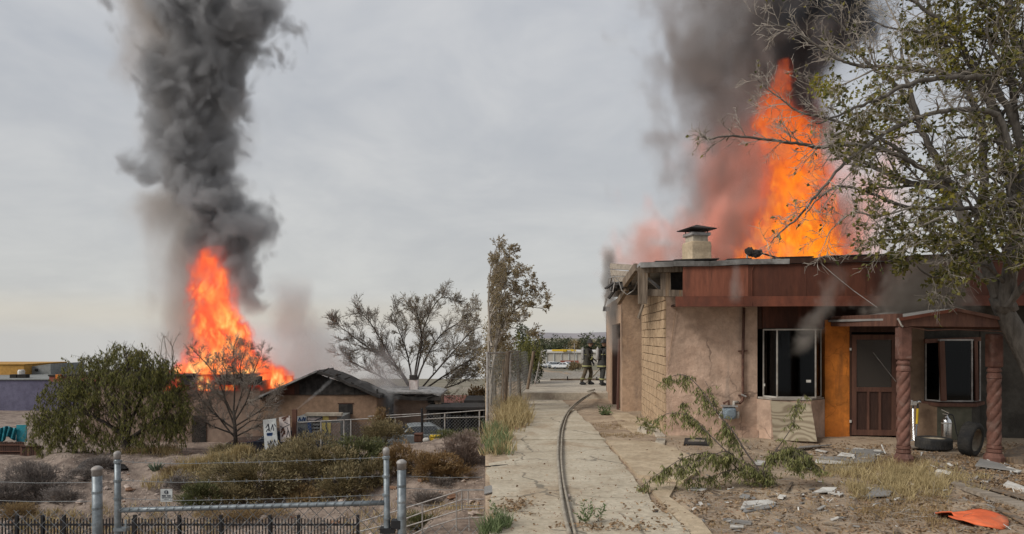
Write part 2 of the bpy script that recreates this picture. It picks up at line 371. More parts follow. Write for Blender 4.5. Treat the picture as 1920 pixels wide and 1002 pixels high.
# ================================================================ SETTING
SEAM=-50.0/F                                   # the yard's left edge runs along X = SEAM*Y
def gR(x,y):
    z=-.25*sstep(17,25,y)-.75*sstep(32.5,37,y)+.1*sstep(45,57,y)
    k=sstep(1.8,2.6,x)*sstep(33,30,y) if x>0 else 0
    b=nz(x,y,3.,.55)*.05+nz(x,y,5.,1.7)*.03+nz(x,y,8.,5.)*.012
    e=sstep(.75,.1,x-SEAM*y)*sstep(10.8,11.6,y)                     # weedy strip on the left edge
    return z+b*max(k,e*.8)+(nz(x,y,2.,.3)*.25*sstep(36,45,y))-.015*(1-max(k,e))
def gL(x,y):
    px=CX+x/y*F
    low=-1.9-2.1*sstep(9.5,14,y)-1.*sstep(17,21,y)
    walk=sstep(-3.6,-2.6,x)*sstep(18,20,y)*sstep(26,24,y)
    low=low*(1-walk)+(-4.17)*walk if y<25 else low
    top=-3.47+.75*sstep(560,860,px)-.22*sstep(130,60,px)
    f=min(1,max(0,(y-23.6)/(31-23.6)))
    z=low+(top-low)*(f*.75+.25*sstep(0,1,f)) if y>23.6 else low
    if y>31: z=top+(-3.95-top)*sstep(31,37,y)
    b=nz(x,y,1.,.5)*.3+nz(x+y*.5,y*.4,4.,1.3)*.2+nz(x,y,7.,3.6)*.08
    return z+b*sstep(22.,25,y)*(1-.75*sstep(32,36,y))
def sheet(name,xs,ys,fn,m,xf=None,skirt=0):
    mb=MB(); nx=len(xs)
    for yv in ys:
        for xv in xs:
            X=xf(xv,yv) if xf else xv
            mb.v.append((X,yv,fn(X,yv)))
    for j in range(len(ys)-1):
        for i in range(nx-1):
            mb.f.append((j*nx+i,j*nx+i+1,(j+1)*nx+i+1,(j+1)*nx+i)); mb.m.append(0)
    if skirt:
        b=len(mb.v)
        for j in range(len(ys)):
            q=mb.v[j*nx]; mb.v.append((q[0]+.02,q[1],q[2]-skirt))
        for j in range(len(ys)-1):
            mb.f.append((j*nx,(j+1)*nx,b+j+1,b+j)); mb.m.append(0)
    o=mb.build(name,m,smooth=True,origin=(0,0,0)); o['kind']='structure'; return o
def frange(a,b,s):
    n=int(round((b-a)/s)); return [a+(b-a)*i/n for i in range(n+1)]
# yard on the upper level, its left edge drops to the lot below
sheet('yard_ground',[0,.06,.13,.2,.3,.4,.55,.7,.85]+frange(1,14,.16)+frange(14.6,45,1.6),frange(2,16,.16)+frange(16.3,33,.35)+frange(33.5,60,1.1),gR,M_['dirt'],xf=lambda a,yv: SEAM*yv+a,skirt=6.5)
sheet('bank_ground',frange(-44,-22,1.)[:-1]+frange(-22,-.3,.28)+[0],frange(2,22,.8)+frange(22.2,33,.24)+frange(33.5,62,1.2),gL,M_['bank'],xf=lambda a,yv: min(a,0)+SEAM*yv)
def gV(x,y):
    a=x/max(y,1); k=sstep(-.035,.045,a)
    left=-4.1-.06*max(0,y-60)*sstep(60,90,y)
    right=-1.-5.*sstep(60,120,y)
    return left*(1-k)+right*k+nz(x,y,0,.004)*3.*sstep(300,900,y)*k
mb=MB(); rows=[58,62,66,72,80,90,100,115,130,150,175,200,240,300,380,480,620,800,1100,1500,2100,3000,4200,6000]; cols=[-1.6,-1.2,-.9,-.7,-.5,-.35,-.25,-.15,-.1,-.07,-.045,-.03,-.015,0,.015,.03,.045,.06,.1,.15,.25,.4,.6,.9,1.3,1.7]
for r in rows:
    for c in cols: mb.v.append((c*r,r,gV(c*r,r)))
n=len(cols)
for j in range(len(rows)-1):
    for i in range(n-1): mb.f.append((j*n+i,j*n+i+1,(j+1)*n+i+1,(j+1)*n+i)); mb.m.append(0)
mb.build('valley_ground',M_['valley'],smooth=True,origin=(0,0,0),kind='structure')
# distant ridge
mb=MB(); rng=random.Random(3)
for j,(yy,k) in enumerate(((3300,0),(3700,.55),(4100,1),(4600,.3))):
    for i in range(61):
        xx=130+i/60*4600*(yy/3700)
        mb.v.append((xx,yy,-8+k*(34+16*nz(i*.21,2.)+9*nz(i*.8,5.)+sstep(0,6,i)*4)))
for j in range(3):
    for i in range(60): mb.f.append((j*61+i,j*61+i+1,(j+1)*61+i+1,(j+1)*61+i)); mb.m.append(0)
mb.build('far_hills',M_['hill'],smooth=True,kind='structure')
# ---------------------------------------------------------------- driveway of cast slabs
drive=thing('driveway',None,None,(1,12,0)); drive['kind']='structure'
js=[2.2,5.0,7.8,10.6,13.4,16.2,19.0,21.8,24.7]
for i in range(len(js)-1):
    a,b=js[i]+.008,js[i+1]-.008
    mb=MB(); xr=1.75+.04*math.sin(i*2.1)
    pts=[]
    nn=8
    le=[(SEAM*(a+(b-a)*k/nn)+(.07 if a+(b-a)*k/nn<11.2 else .42)+.09*nz(i*3+k*.7,1.5)+(.2 if i>3 else 0),a+(b-a)*k/nn) for k in range(nn+1)]
    ri=[(xr+.05*nz(i*3+k*.9,7.5),a+(b-a)*k/nn) for k in range(nn+1)]
    dz=.012*math.sin(i*1.7)
    poly=[Vector((px,py,gR(1,py)-.08)) for px,py in le[::1]]+[Vector((px,py,gR(1,py)-.08)) for px,py in ri[::-1]]
    mb.prism(poly[::-1],(0,0,.11+dz)); mb.build('concrete_slab',M_['concrete'],drive)
# rough patch poured beside it and pieces along the house
def flat_piece(poly,z0,z1,name,m,parent=None):
    mb=MB(); mb.prism([Vector((a,b,z0)) for a,b in poly],(0,0,z1-z0)); return mb.build(name,m,parent)
flat_piece([(1.80,9.9),(2.35,9.5),(2.75,10.2),(2.95,11.2),(2.9,12.2),(2.62,13.1),(1.80,13.25)],-.08,.035,'concrete_slab',M_['patch_concrete'],drive)
flat_piece([(1.80,6.4),(1.98,6.5),(2.05,7.5),(1.95,8.6),(2.2,9.3),(1.80,9.75)],-.08,.02,'concrete_slab',M_['patch_concrete'],drive)
flat_piece([(2.55,14.2),(3.0,14.0),(3.1,16.5),(3.0,18.2),(2.6,18.3),(2.45,16)],-.1,.02,'concrete_slab',M_['patch_concrete'],drive)
rs=MB(); rs.prism([Vector(q) for q in ((.22,25.0,-.4),(4.6,24.7,-.4),(4.9,32.2,-.4),(.55,32.2,-.4))],(0,0,.4))
o=rs.build('raised_slab',M_['pale_concrete'],bevel=.015); o['kind']='structure'
# pale gravel bank across the lot below
mb=MB()
for j in range(5):
    for i in range(31):
        yy=45+j*3.2; xx=-1+i*.45
        mb.v.append((xx,yy,-.82-.02*j+.1*nz(xx,yy,3,.8)+(.0 if j else -.4)))
for j in range(4):
    for i in range(30): mb.f.append((j*31+i,j*31+i+1,(j+1)*31+i+1,(j+1)*31+i)); mb.m.append(0)
mb.build('gravel_bank',mat('pale_gravel',(.40,.36,.30),(.22,.19,.155),.95,6,6,.8,14,bdist=.05),smooth=True,kind='structure')

def bank_hit(px,py,y0=23.,y1=37.):
    """where the view ray through a pixel meets the bank"""
    Y=y0
    while Y<y1:
        q=P(px,py,Y)
        if q.z<=gL(q.x,Y): return Y
        Y+=.1
    return y1
# ================================================================ ADOBE HOUSE (right)
HO=Vector((3.12,14.13,0)); HA=-.07
house=thing('adobe_house','low pinkish adobe house with rust red fascia and flames behind its roof','house',HO,HA)
HM=W[house]; HI=HM.inverted(); HC=HI@Vector((0,0,CH))
def _ray(px,py): return HI.to_3x3()@Vector(((px-CX)/F,1,-(py-HY)/F))
def HL(px,py,v):
    d=_ray(px,py); t=(v-HC.y)/d.y; q=HC+d*t; return q.x,q.z
def HU(px,v): return HL(px,600,v)[0]
def HS(px,py,u):
    d=_ray(px,py); t=(u-HC.x)/d.x; q=HC+d*t; return q.y,q.z
def hb(name,m,lo,hi,parent=None,bevel=0.):
    return MB().box(lo,hi,HM).build(name,m,parent or house,bevel=bevel)
def hp(u,v,z): return HM@Vector((u,v,z))
WT=2.98                                                   # wall top
uB0,uB1=HU(1420,0),HU(1546,0)                            # first bay
uO1=HU(1592,0); uD1=HU(1682,0); uW0=HU(1733,0); uW1=HU(1838,0); UR=HU(1985,0)
zs=HL(1480,750,-.3)[1]; zh=HL(1480,617,0)[1]
# walls, 25 cm thick
hb('wall',M_['pink'],(.02,0,-.4),(uB0,.25,WT))
hb('wall_base',M_['pink'],(.0,-.05,-.4),(uB0,-.002,HL(1330,806,0)[1]))
hb('wall',M_['brown_d'],(uB0+.002,.03,zh),(uB1,.25,WT))
hb('orange_wall',M_['orange'],(uB1+.002,-.02,-.4),(uO1,.25,HL(1560,600,0)[1]))
hb('wall',M_['brown_d'],(uB1+.002,.02,HL(1560,600,0)[1]+.002),(uD1,.25,WT))
hb('wall',M_['shaded_tan'],(uD1+.002,0,-.4),(uW0,.25,WT))
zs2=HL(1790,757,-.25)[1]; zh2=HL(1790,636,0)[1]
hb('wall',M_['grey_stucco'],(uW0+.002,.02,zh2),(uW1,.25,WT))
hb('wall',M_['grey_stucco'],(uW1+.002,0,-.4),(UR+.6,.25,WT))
# header board over the first window
a=HL(1430,577,-.03); b=HL(1500,615,-.03)
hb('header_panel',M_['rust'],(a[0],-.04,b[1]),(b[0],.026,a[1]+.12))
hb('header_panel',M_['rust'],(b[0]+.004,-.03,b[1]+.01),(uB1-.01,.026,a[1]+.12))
# side walls, back, floor and ceiling of the rooms
vB=HS(1204,700,0)[0]
hb('side_wall',M_['mortar'],(.02,.252,-.5),(.27,vB,WT+.1))
V2=HI@P(1186,768,19.0); v2=V2.y; u2=(HI@P(1167,768,19.0)).x; v3=v2+6.6
hb('rear_wing_wall',M_['tan'],(u2,v2,-.6),(.3,v2+.25,3.15))
dv0=HS(1163,700,u2)[0]; dv1=HS(1147,700,u2)[0]; dz=HS(1163,606,u2)[1]
hb('rear_wing_wall',M_['tan'],(u2,v2+.252,-.6),(u2+.25,dv0,3.15))
hb('rear_wing_wall',M_['tan'],(u2,dv1,-.6),(u2+.25,v3,3.15))
hb('rear_wing_wall',M_['tan'],(u2,dv0+.002,dz),(u2+.25,dv1-.002,3.15))
hb('doorway_lining',M_['brown_d'],(u2+.02,dv0+.002,-.5),(u2+.23,dv0+.1,dz-.002))
hb('doorway_lining',M_['brown_d'],(u2+.02,dv1-.1,-.5),(u2+.23,dv1-.002,dz-.002))
MB().bar(hp(u2-.06,dv0+.25,-.35),hp(u2+.01,dv0+.5,dz-.45),.16,.05,(1,0,0)).build('leaning_jamb_board',M_['brown'],house)
MB().bar(hp(u2+.04,dv0+.75,-.35),hp(u2+.06,dv0+.8,dz-.7),.12,.05,(1,0,0)).build('leaning_jamb_board',M_['oldwood'],house)
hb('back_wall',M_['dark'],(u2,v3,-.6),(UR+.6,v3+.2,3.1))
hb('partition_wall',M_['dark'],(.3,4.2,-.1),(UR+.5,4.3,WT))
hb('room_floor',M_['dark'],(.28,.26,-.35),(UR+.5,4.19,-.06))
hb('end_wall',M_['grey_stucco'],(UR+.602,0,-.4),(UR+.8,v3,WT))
# adobe blocks laid on the side wall face, and returning at the corner
bl=MB(); bl.box((0,0,0),(.03,.385,.175)); bm_=bl.mesh('adobe_block',M_['brick'])
rng=random.Random(5); n=0
for r in range(16):
    z0=-.1+r*.19
    if z0>2.95: break
    v=.0-(.2 if r%2 else 0)
    while v<vB-.05:
        a=max(v,-.0); e=min(v+.385,vB)
        if e-a>.1:
            o=obj('brick',bm_,house,(-.013+rng.uniform(-.006,.006),a,z0+rng.uniform(-.004,.004)))
            o.scale=(1.1,(e-a)/.385,rng.uniform(.97,1.02)); o.rotation_euler=(0,0,rng.uniform(-.01,.01))
        v+=.40
# footing at the corner
for (a,b,z) in ((-.25,.9,.03),(1.0,2.2,-.0),(2.3,3.9,-.05)):
    hb('footing',M_['pale_concrete'],(-.22,a,-.4),(-.02,b,z),bevel=.02)
# roof slab and its edge
zf=HL(1300,492,-.7)[1]; zr=HL(1690,481,-.7)[1]
uF0=HL(1280,520,-.7)[0]; uFR=UR+.6; vF=-.7
uE=HL(1200,497,-.75)[0]
roof=MB(); roof.hexa([hp(*q) for q in ((uE,-.74,zf-.06),(uFR,-.74,zr-.06),(uE+.1,v3+.3,zf+.04),(uFR,v3+.3,zr+.04),(uE,-.74,zf+.0),(uFR,-.74,zr+.0),(uE+.1,v3+.3,zf+.12),(uFR,v3+.3,zr+.12))])
roof.build('roof',M_['flash'],house)
def zat(u): return zf+(zr-zf)*(u-uF0)/(HU(1690,-.7)-uF0)
us=[uE,HU(1262,-.76),HU(1330,-.76),HU(1402,-.76),HU(1480,-.76),HU(1562,-.76),HU(1640,-.76),HU(1705,-.76),HU(1800,-.76),uFR]
for i in range(len(us)-1):
    j=.012*math.sin(i*2.3)
    MB().hexa([hp(*q) for q in ((us[i]+.002,-.775,zat(us[i])-.085+j),(us[i+1]-.002,-.775,zat(us[i+1])-.085-j),(us[i]+.002,-.744,zat(us[i])-.085+j),(us[i+1]-.002,-.744,zat(us[i+1])-.085-j),
        (us[i]+.002,-.79,zat(us[i])+.012+j),(us[i+1]-.002,-.79,zat(us[i+1])+.012-j),(us[i]+.002,-.742,zat(us[i])+.012+j),(us[i+1]-.002,-.742,zat(us[i+1])+.012-j))]).build('roof_edge_board',M_['flash'] if i<4 else M_['brown_d'],house)
for a,b,k in ((HU(1228,-.7),HU(1300,-.7),.035),(HU(1262,-.6),HU(1345,-.6),.055),(HU(1360,-.6),HU(1405,-.6),.04),(HU(1448,-.6),HU(1520,-.6),.045),(HU(1540,-.6),HU(1672,-.6),.05)):
    MB().hexa([hp(*q) for q in ((a,-.77,zat(a)+k-.02),(b,-.77,zat(b)+k-.02),(a,-.2,zat(a)+k-.02),(b,-.2,zat(b)+k-.02),(a,-.77,zat(a)+k),(b,-.77,zat(b)+k),(a,-.2,zat(a)+k),(b,-.2,zat(b)+k))]).build('roofing_strip',M_['char'],house)
# fascia panels, each a board of its own, and the lower trim
zb=HL(1330,556,-.7)[1]; zt=HL(1330,575,-.8)[1]
pu=[uF0,HU(1403,-.7),HU(1512,-.7),HU(1623,-.7),HU(1740,-.7),HU(1850,-.7),uFR]
for i in range(len(pu)-1):
    e=.004*math.sin(i*3)
    MB().hexa([hp(*q) for q in ((pu[i]+.003,vF-.02+e,zb),(pu[i+1]-.003,vF-.02+e,zb),(pu[i]+.003,vF+.02+e,zb),(pu[i+1]-.003,vF+.02+e,zb),
      (pu[i]+.003,vF-.02+e,zat(pu[i])-.09),(pu[i+1]-.003,vF-.02+e,zat(pu[i+1])-.09),(pu[i]+.003,vF+.02+e,zat(pu[i])-.09),(pu[i+1]-.003,vF+.02+e,zat(pu[i+1])-.09))]).build('fascia_panel',M_['rust_b' if i==0 else 'rust'],house)  # past the first panel the shade is put into a darker board colour
uT0=HL(1268,565,-.8)[0]
tu=[uT0,HU(1395,-.8),HU(1560,-.8),HU(1730,-.8),uFR]
for i in range(len(tu)-1):
    MB().hexa([hp(*q) for q in ((tu[i]+.002,-.80,zt),(tu[i+1]-.002,-.80,zt),(tu[i]+.002,-.70,zt),(tu[i+1]-.002,-.70,zt),
      (tu[i]+.002,-.77,zb-.004),(tu[i+1]-.002,-.77,zb-.004),(tu[i]+.002,-.68,zb-.004),(tu[i+1]-.002,-.68,zb-.004))]).build('fascia_trim',M_['rust_l'],house)
hb('soffit',M_['brown_d'],(uT0+.02,-.69,zt+.03),(uFR,-.002,zt+.06))
# bare framing at the corner where the fascia is gone
def hbar(name,m,p,q,wd,hg,up=(0,0,1)): return MB().bar(hp(*p),hp(*q),wd,hg,up).build(name,m,house)
def HP(px,py,v): u,z=HL(px,py,v); return (u,v,z)
hbar('corner_stud',M_['oldwood'],HP(1205,570,-.62),HP(1205,512,-.62),.17,.1,(0,1,0))
hbar('corner_stud',M_['oldwood'],HP(1248,547,-.5),HP(1247,508,-.5),.19,.1,(0,1,0))
hbar('top_beam',M_['oldwood'],HP(1196,507,-.55),HP(1279,505,-.55),.12,.11)
hbar('lower_beam',M_['oldwood'],HP(1209,549,-.5),HP(1280,551,-.5),.14,.13)
hbar('brace',M_['greywood'],HP(1214,522,-.35),HP(1242,546,-.35),.05,.1,(0,1,0))
hbar('brace',M_['oldwood'],HP(1216,512,-.36),HP(1216,524,-.36),.04,.05,(0,1,0))
for k in range(4):
    zz0=WT+.02+k*.135
    hb('backing_board',M_['oldwood'] if k%2 else M_['brown_d'],(-.1,-.06-.01*k,zz0),(uF0+.2,-.02-.01*k,zz0+.125))
hb('dark_filler',M_['char'],(HU(1256,-.2),-.3,WT-.05),(uF0+.3,-.08,zf-.12))  # black box filling the gap behind the bare framing
hbar('hanging_board',M_['oldwood'],HP(1206,571,-.3),HP(1197,597,-.2),.12,.03,(1,0,0))
# side eave: loose roof planks falling towards the drive
def tri_plank(name,m,q,th=.03):
    q=[P(*a) for a in q]; nrm=(q[1]-q[0]).cross(q[3]-q[0]).normalized()*th
    MB().hexa([q[0]-nrm,q[1]-nrm,q[3]-nrm,q[2]-nrm,q[0],q[1],q[3],q[2]]).build(name,m,house)
tri_plank('roof_plank',M_['plank'],[(1143,504,17.0),(1183,507,14.6),(1192,497,14.4),(1144,494,17.2)])
tri_plank('roof_plank',M_['plank'],[(1145,517,16.6),(1176,518,14.7),(1182,509,14.6),(1144,506,17.0)])
tri_plank('roof_plank',M_['plank'],[(1150,529,16.2),(1169,528,14.9),(1175,519,14.7),(1146,518.5,16.6)])
tri_plank('roof_plank',M_['greywood'],[(1131,583,25.0),(1138,558,20.5),(1146,521,17.2),(1141,521,19.0)])
tri_plank('eave_board',M_['char'],[(1130,584,25.2),(1141,584,21.),(1142,575,21.),(1131,575,25.2)])
hbar('rafter',M_['oldwood'],tuple(HI@P(1171,532,14.7)),tuple(HI@P(1193,501,14.0)),.08,.16)
hbar('rafter',M_['oldwood'],tuple(HI@P(1160,566,16.4)),tuple(HI@P(1176,540,15.2)),.08,.14)
hbar('rafter',M_['char'],tuple(HI@P(1150,540,16.4)),tuple(HI@P(1180,530,14.9)),.1,.16)
rng=random.Random(8)
for k in range(9):
    a=P(1148+rng.uniform(0,30),527+rng.uniform(0,14),15.6); b=a+Vector((rng.uniform(-.2,.25),rng.uniform(-.3,.3),rng.uniform(-.25,.02)))
    hbar('charred_piece',M_['char'],tuple(HI@a),tuple(HI@b),rng.uniform(.04,.1),rng.uniform(.02,.05))
for q in ([(1141,523),(1152,519),(1160,527),(1166,545),(1176,553),(1188,545),(1196,528)],[(1150,520),(1152,532),(1149,548)]):
    MB().tube([P(a,b,15.0) for a,b in q],.012,5).build('loose_wire',M_['galv2'],house)
# chimney
cb=HI@P(1306,487,17.6); c0=P(1306,487,17.6)
def cpx(px,py): return P(px,py,17.6)
r=(cpx(1333,470)-cpx(1280,470)).x/2
ch=MB(); prof=[(r*1.04,-.6),(r*1.03,0),(r,.16),(r*1.02,.32),(r*.97,.44)]
ch.lathe([(a*1.08,h) for a,h in prof],c0,4,M=Matrix.Rotation(PI/4+HA+.3,4,'Z'))
chim=ch.build('chimney',M_['patch_concrete'],house,bevel=.04)
MB().lathe([(r*.82,.44),(r*.8,.52),(r*.82,.58)],c0,4,M=Matrix.Rotation(PI/4+HA+.3,4,'Z')).build('chimney_neck',M_['pale_concrete'],chim)
MB().lathe([(r*.95,.58),(r*1.02,.6),(r*1.0,.66)],c0,4,M=Matrix.Rotation(PI/4+HA+.3,4,'Z')).build('chimney_collar',M_['galv2'],chim)
for sx_ in (-1,1):
    for sy_ in (-1,1):
        q=c0+Vector((sx_*r*.62,sy_*r*.6,.66)); MB().tube([q,q+Vector((0,0,.1))],.015,5).build('cap_rod',M_['char'],chim)
MB().lathe([(r*1.42,.74),(r*1.45,.76),(r*.05,.88)],c0,4,M=Matrix.Rotation(PI/4+HA+.3,4,'Z')).build('chimney_cap',M_['char'],chim)
# bays ---------------------------------------------------------------
def bay(u0,ua,ub,u1,vp,zsill,zhead,m_l,m_c,m_r,z_base=-.4,grow=.0):
    A,B,Cc,D=(u0,0),(ua,-vp),(ub,-vp),(u1,0)
    for (p,q,m) in ((A,B,m_l),(B,Cc,m_c),(Cc,D,m_r)):
        nrm=Vector((q[1]-p[1],-(q[0]-p[0]))).normalized()*.12
        k=.997
        MB().hexa([hp(p[0],p[1],z_base),hp(q[0],q[1],z_base),hp(p[0]-nrm.x,p[1]-nrm.y,z_base),hp(q[0]-nrm.x,q[1]-nrm.y,z_base),
                   hp(p[0],p[1],zsill),hp(q[0],q[1],zsill),hp(p[0]-nrm.x,p[1]-nrm.y,zsill),hp(q[0]-nrm.x,q[1]-nrm.y,zsill)]).build('bay_wall',m,house)
    return A,B,Cc,D
p0,p1,p2,p3=HU(1419,0),HU(1446,-.34),HU(1521,-.34),HU(1547,0)
bay(p0,p1,p2,p3,.34,zs-.01,0,M_['pink'],M_['pink'],M_['pink'])
sill=MB(); sill.prism([hp(p0+.02,-.002,zs),hp(p1,-.36,zs),hp(p2,-.36,zs),hp(p3-.02,-.002,zs)],(0,0,.035)); sill.build('window_sill',M_['frame_w'],house)
win=None
def window(A,B,Cc,D,z0,z1,mf,gl,thick=.035):
    fr=MB()
    for p in (A,B,Cc,D): fr.bar(hp(p[0],p[1],z0),hp(p[0],p[1],z1),thick,thick,(0,1,0))
    for p,q in ((A,B),(B,Cc),(Cc,D)):
        fr.bar(hp(p[0],p[1],z1-.015),hp(q[0],q[1],z1-.015),thick*.9,.03); fr.bar(hp(p[0],p[1],z0+.015),hp(q[0],q[1],z0+.015),thick*.9,.03)
    wn=fr.build('window',mf,house)
    for p,q in ((A,B),(B,Cc),(Cc,D)):
        pa=Vector(p); qa=Vector(q); d=(qa-pa).normalized()*.02; nn=Vector((-d.y,d.x)).normalized()*.003
        a,b=pa+d,qa-d
        MB().hexa([hp(a.x-nn.x,a.y-nn.y,z0+.03),hp(b.x-nn.x,b.y-nn.y,z0+.03),hp(a.x+nn.x,a.y+nn.y,z0+.03),hp(b.x+nn.x,b.y+nn.y,z0+.03),
                   hp(a.x-nn.x,a.y-nn.y,z1-.03),hp(b.x-nn.x,b.y-nn.y,z1-.03),hp(a.x+nn.x,a.y+nn.y,z1-.03),hp(b.x+nn.x,b.y+nn.y,z1-.03)]).build('pane',gl,wn)
    return wn
w1=window((HU(1431,0),-.02),(HU(1457,-.3),-.3),(HU(1529,-.3),-.3),(HU(1538,0),-.02),zs+.035,zh-.002,M_['frame_w'],M_['glass'],.024)
for px,py,ww,hh in ((1516,715,.09,.05),(1433,722,.03,.05)):
    q=HP(px,py,-.31); MB().box((q[0]-ww/2,q[1]-.004,q[2]-hh/2),(q[0]+ww/2,q[1]-.001,q[2]+hh/2),HM).build('paper_note',M_['white'],w1)
g0,g1,g2,g3=HU(1705,0),HU(1757,-.3),HU(1822,-.3),HU(1838,0)
bay(g0,g1,g2,g3,.3,zs2-.01,0,M_['shaded_tan'],M_['green_stucco'],M_['grey_stucco'])
MB().prism([hp(HU(1722,-.05),-.06,zs2-.03),hp(g1,-.36,zs2-.05),hp(g2+.06,-.36,zs2-.05),hp(g3+.06,-.05,zs2-.03)],(0,0,.06)).build('window_sill',M_['brown'],house)
w2=window((HU(1735,0),-.02),(HU(1763,-.26),-.26),(HU(1822,-.26),-.26),(HU(1836,0),-.02),zs2+.035,zh2-.002,M_['galv2'],M_['glass'],.026)
hbar('window_post',M_['brown'],HP(1769,752,-.29),HP(1765,640,-.29),.10,.05,(0,1,0))
hbar('window_post',M_['brown'],HP(1831,752,-.24),HP(1829,640,-.24),.06,.05,(0,1,0))
hbar('window_post',M_['brown'],HP(1733,640,-.2),HP(1838,636,-.2),.06,.08)
for a,b,y in ((1770,1790,657),(1797,1822,659)):
    hbar('blind_slat',M_['galv2'],HP(a,y,.05),HP(b,y+1,.05),.02,.012)
# plywood leaning under the first window
q=[hp(HU(1447,-.5)+.0,-.62,.01),hp(HU(1530,-.75),-.8,.01),hp(HU(1520,-.36),-.37,zs-.07),hp(HU(1444,-.36),-.37,zs-.02)]
plym=bpy.data.materials.new('plywood'); plym.use_nodes=True; t=plym.node_tree
g=t.nodes.new('ShaderNodeNewGeometry'); sp=t.nodes.new('ShaderNodeSeparateXYZ'); t.links.new(g.outputs['Position'],sp.inputs[0])
x,y,z=[N(t,sp.outputs[i]) for i in range(3)]
d=noise(t,nvec(t,x*.9,y,z*1.2),1.3,2,.5)
rings=((z*7+d*9+x*.6).fract()-.5).abs()*2
fine=noise(t,nvec(t,x*4,y,z*40),3,3,.6)
c=mixc(t,(rings.ramp(.15,.75)*.75+fine*.35),(.17,.13,.085),(.33,.28,.20))
t.links.new(c,t.nodes['Principled BSDF'].inputs['Base Color']); t.nodes['Principled BSDF'].inputs['Roughness'].default_value=.9
mb=MB(); nn=(q[1]-q[0]).cross(q[3]-q[0]).normalized()*.015
mb.hexa([q[0]-nn,q[1]-nn,q[3]-nn,q[2]-nn,q[0]+nn,q[1]+nn,q[3]+nn,q[2]+nn])
o=mb.build('plywood_sheet',plym); tag(o,'weathered plywood sheet leaning under the left house window','plywood')
# screen door -----------------------------------------------------------
vd=-.03
def dpx(px,py): return HL(px,py,vd)
ud0,z_top=dpx(1597,628); ud1,z_bot=dpx(1680,817); zm=dpx(1640,731)[1]
hb('door_lining',M_['brown_d'],(uO1+.002,-.03,-.05),(ud0-.006,.2,z_top+.05)); hb('door_lining',M_['brown_d'],(ud1+.006,-.03,-.05),(uD1,.2,z_top+.05))
hb('door_lining',M_['brown_d'],(uO1+.002,-.03,z_top+.052),(uD1,.2,HL(1560,600,0)[1]))
sd_=MB(); th=.085
sd_.box((ud0,vd-.02,z_bot),(ud0+th,vd+.02,z_top),HM).box((ud1-th,vd-.02,z_bot),(ud1,vd+.02,z_top),HM)
sd_.box((ud0+th,vd-.018,z_top-.1),(ud1-th,vd+.018,z_top),HM).box((ud0+th,vd-.018,z_bot),(ud1-th,vd+.018,z_bot+.11),HM).box((ud0+th,vd-.018,zm-.04),(ud1-th,vd+.018,zm+.05),HM)
door=sd_.build('screen_door',M_['brown'],house)
uw=(ud1-ud0-2*th)
for k in (1,2): hb('door_muntin',M_['brown'],(ud0+th+uw*k/3-.022,vd-.016,z_bot+.112),(ud0+th+uw*k/3+.022,vd+.016,zm-.042),door)
scr=bpy.data.materials.new('insect_screen'); scr.use_nodes=True; t=scr.node_tree; p=t.nodes['Principled BSDF']; p.inputs['Base Color'].default_value=(.05,.04,.032,1); p.inputs['Alpha'].default_value=.75
hb('door_screen',scr,(ud0+th,vd-.003,zm+.05),(ud1-th,vd+.003,z_top-.1),door)
hb('door_panel',M_['brown_d'],(ud0+th,vd+.004,z_bot+.11),(ud1-th,vd+.012,zm-.04),door)
hb('inner_door',M_['brown_d'],(ud0,vd+.12,z_bot),(ud1,vd+.16,z_top))
for py in (655,790): q=dpx(1593,py); hb('door_hinge',M_['white'],(q[0]-.012,vd-.045,q[1]-.025),(q[0]+.02,vd-.022,q[1]+.025),door)
MB().tube([hp(*HP(1637,661,-.08)),hp(*HP(1680,716,-.08))],.006,4).build('door_rod',M_['galv2'],door)
# porch -------------------------------------------------------------------
pl=HI@P(1694,866,11.05); pr=HI@P(1864,866,11.1)
vP=min(pl.y,pr.y)
zE=2+(632-612)/F*11.05
def porch_post(c,z1):
    sq=MB().box((c.x-.096,c.y-.096,z1-.54),(c.x+.096,c.y+.096,z1),HM).build('porch_post',M_['post'],house,bevel=.03)
    cw=HM@Vector((c.x,c.y,0)); zb_=.0
    MB().lathe([(.075,z1-.62),(.10,z1-.61),(.105,z1-.585),(.08,z1-.542)],cw,20).build('post_ring',M_['post'],sq)
    MB().lathe([(.085,z1-.72),(.105,z1-.71),(.105,z1-.67),(.085,z1-.622)],cw,20).build('post_ring',M_['post'],sq)
    prof=[(.103,.27+(z1-.72-.27)*i/90) for i in range(91)]
    MB().lathe(prof,cw,48,lobes=4,amp=.3,twist=-33.).build('twisted_shaft',M_['post'],sq,smooth=True)
    MB().lathe([(.09,.15),(.11,.16),(.11,.2),(.088,.21),(.108,.225),(.108,.262),(.09,.272)],cw,20).build('post_ring',M_['post'],sq)
    MB().lathe([(.14,-.15),(.15,-.1),(.15,.08),(.11,.148)],cw,8).build('post_base',M_['post'],sq)
porch_post(pl,zE); porch_post(pr,2+(632-626)/F*11.1)
# gable porch roof: ridge runs back to the wall
uPe=pl.x-.12; uPr=HL(1790,578,vP-.1)[0]; uPx=pr.x+.17
zl=HL(1684,597,vP-.1)[1]; zp=HL(1790,579,vP-.1)[1]; zx=HL(1878,603,vP-.1)[1]
vf=vP-.14
for (ua,za,ub,zb_) in ((uPe,zl,uPr,zp),(uPr+.002,zp,uPx,zx)):
    MB().hexa([hp(*q) for q in ((ua,vf,za-.03),(ub,vf,zb_-.03),(ua,-.05,za-.0),(ub,-.05,zb_-.0),(ua,vf,za),(ub,vf,zb_),(ua,-.05,za+.04),(ub,-.05,zb_+.04))]).build('porch_roof',M_['shingle'],house)
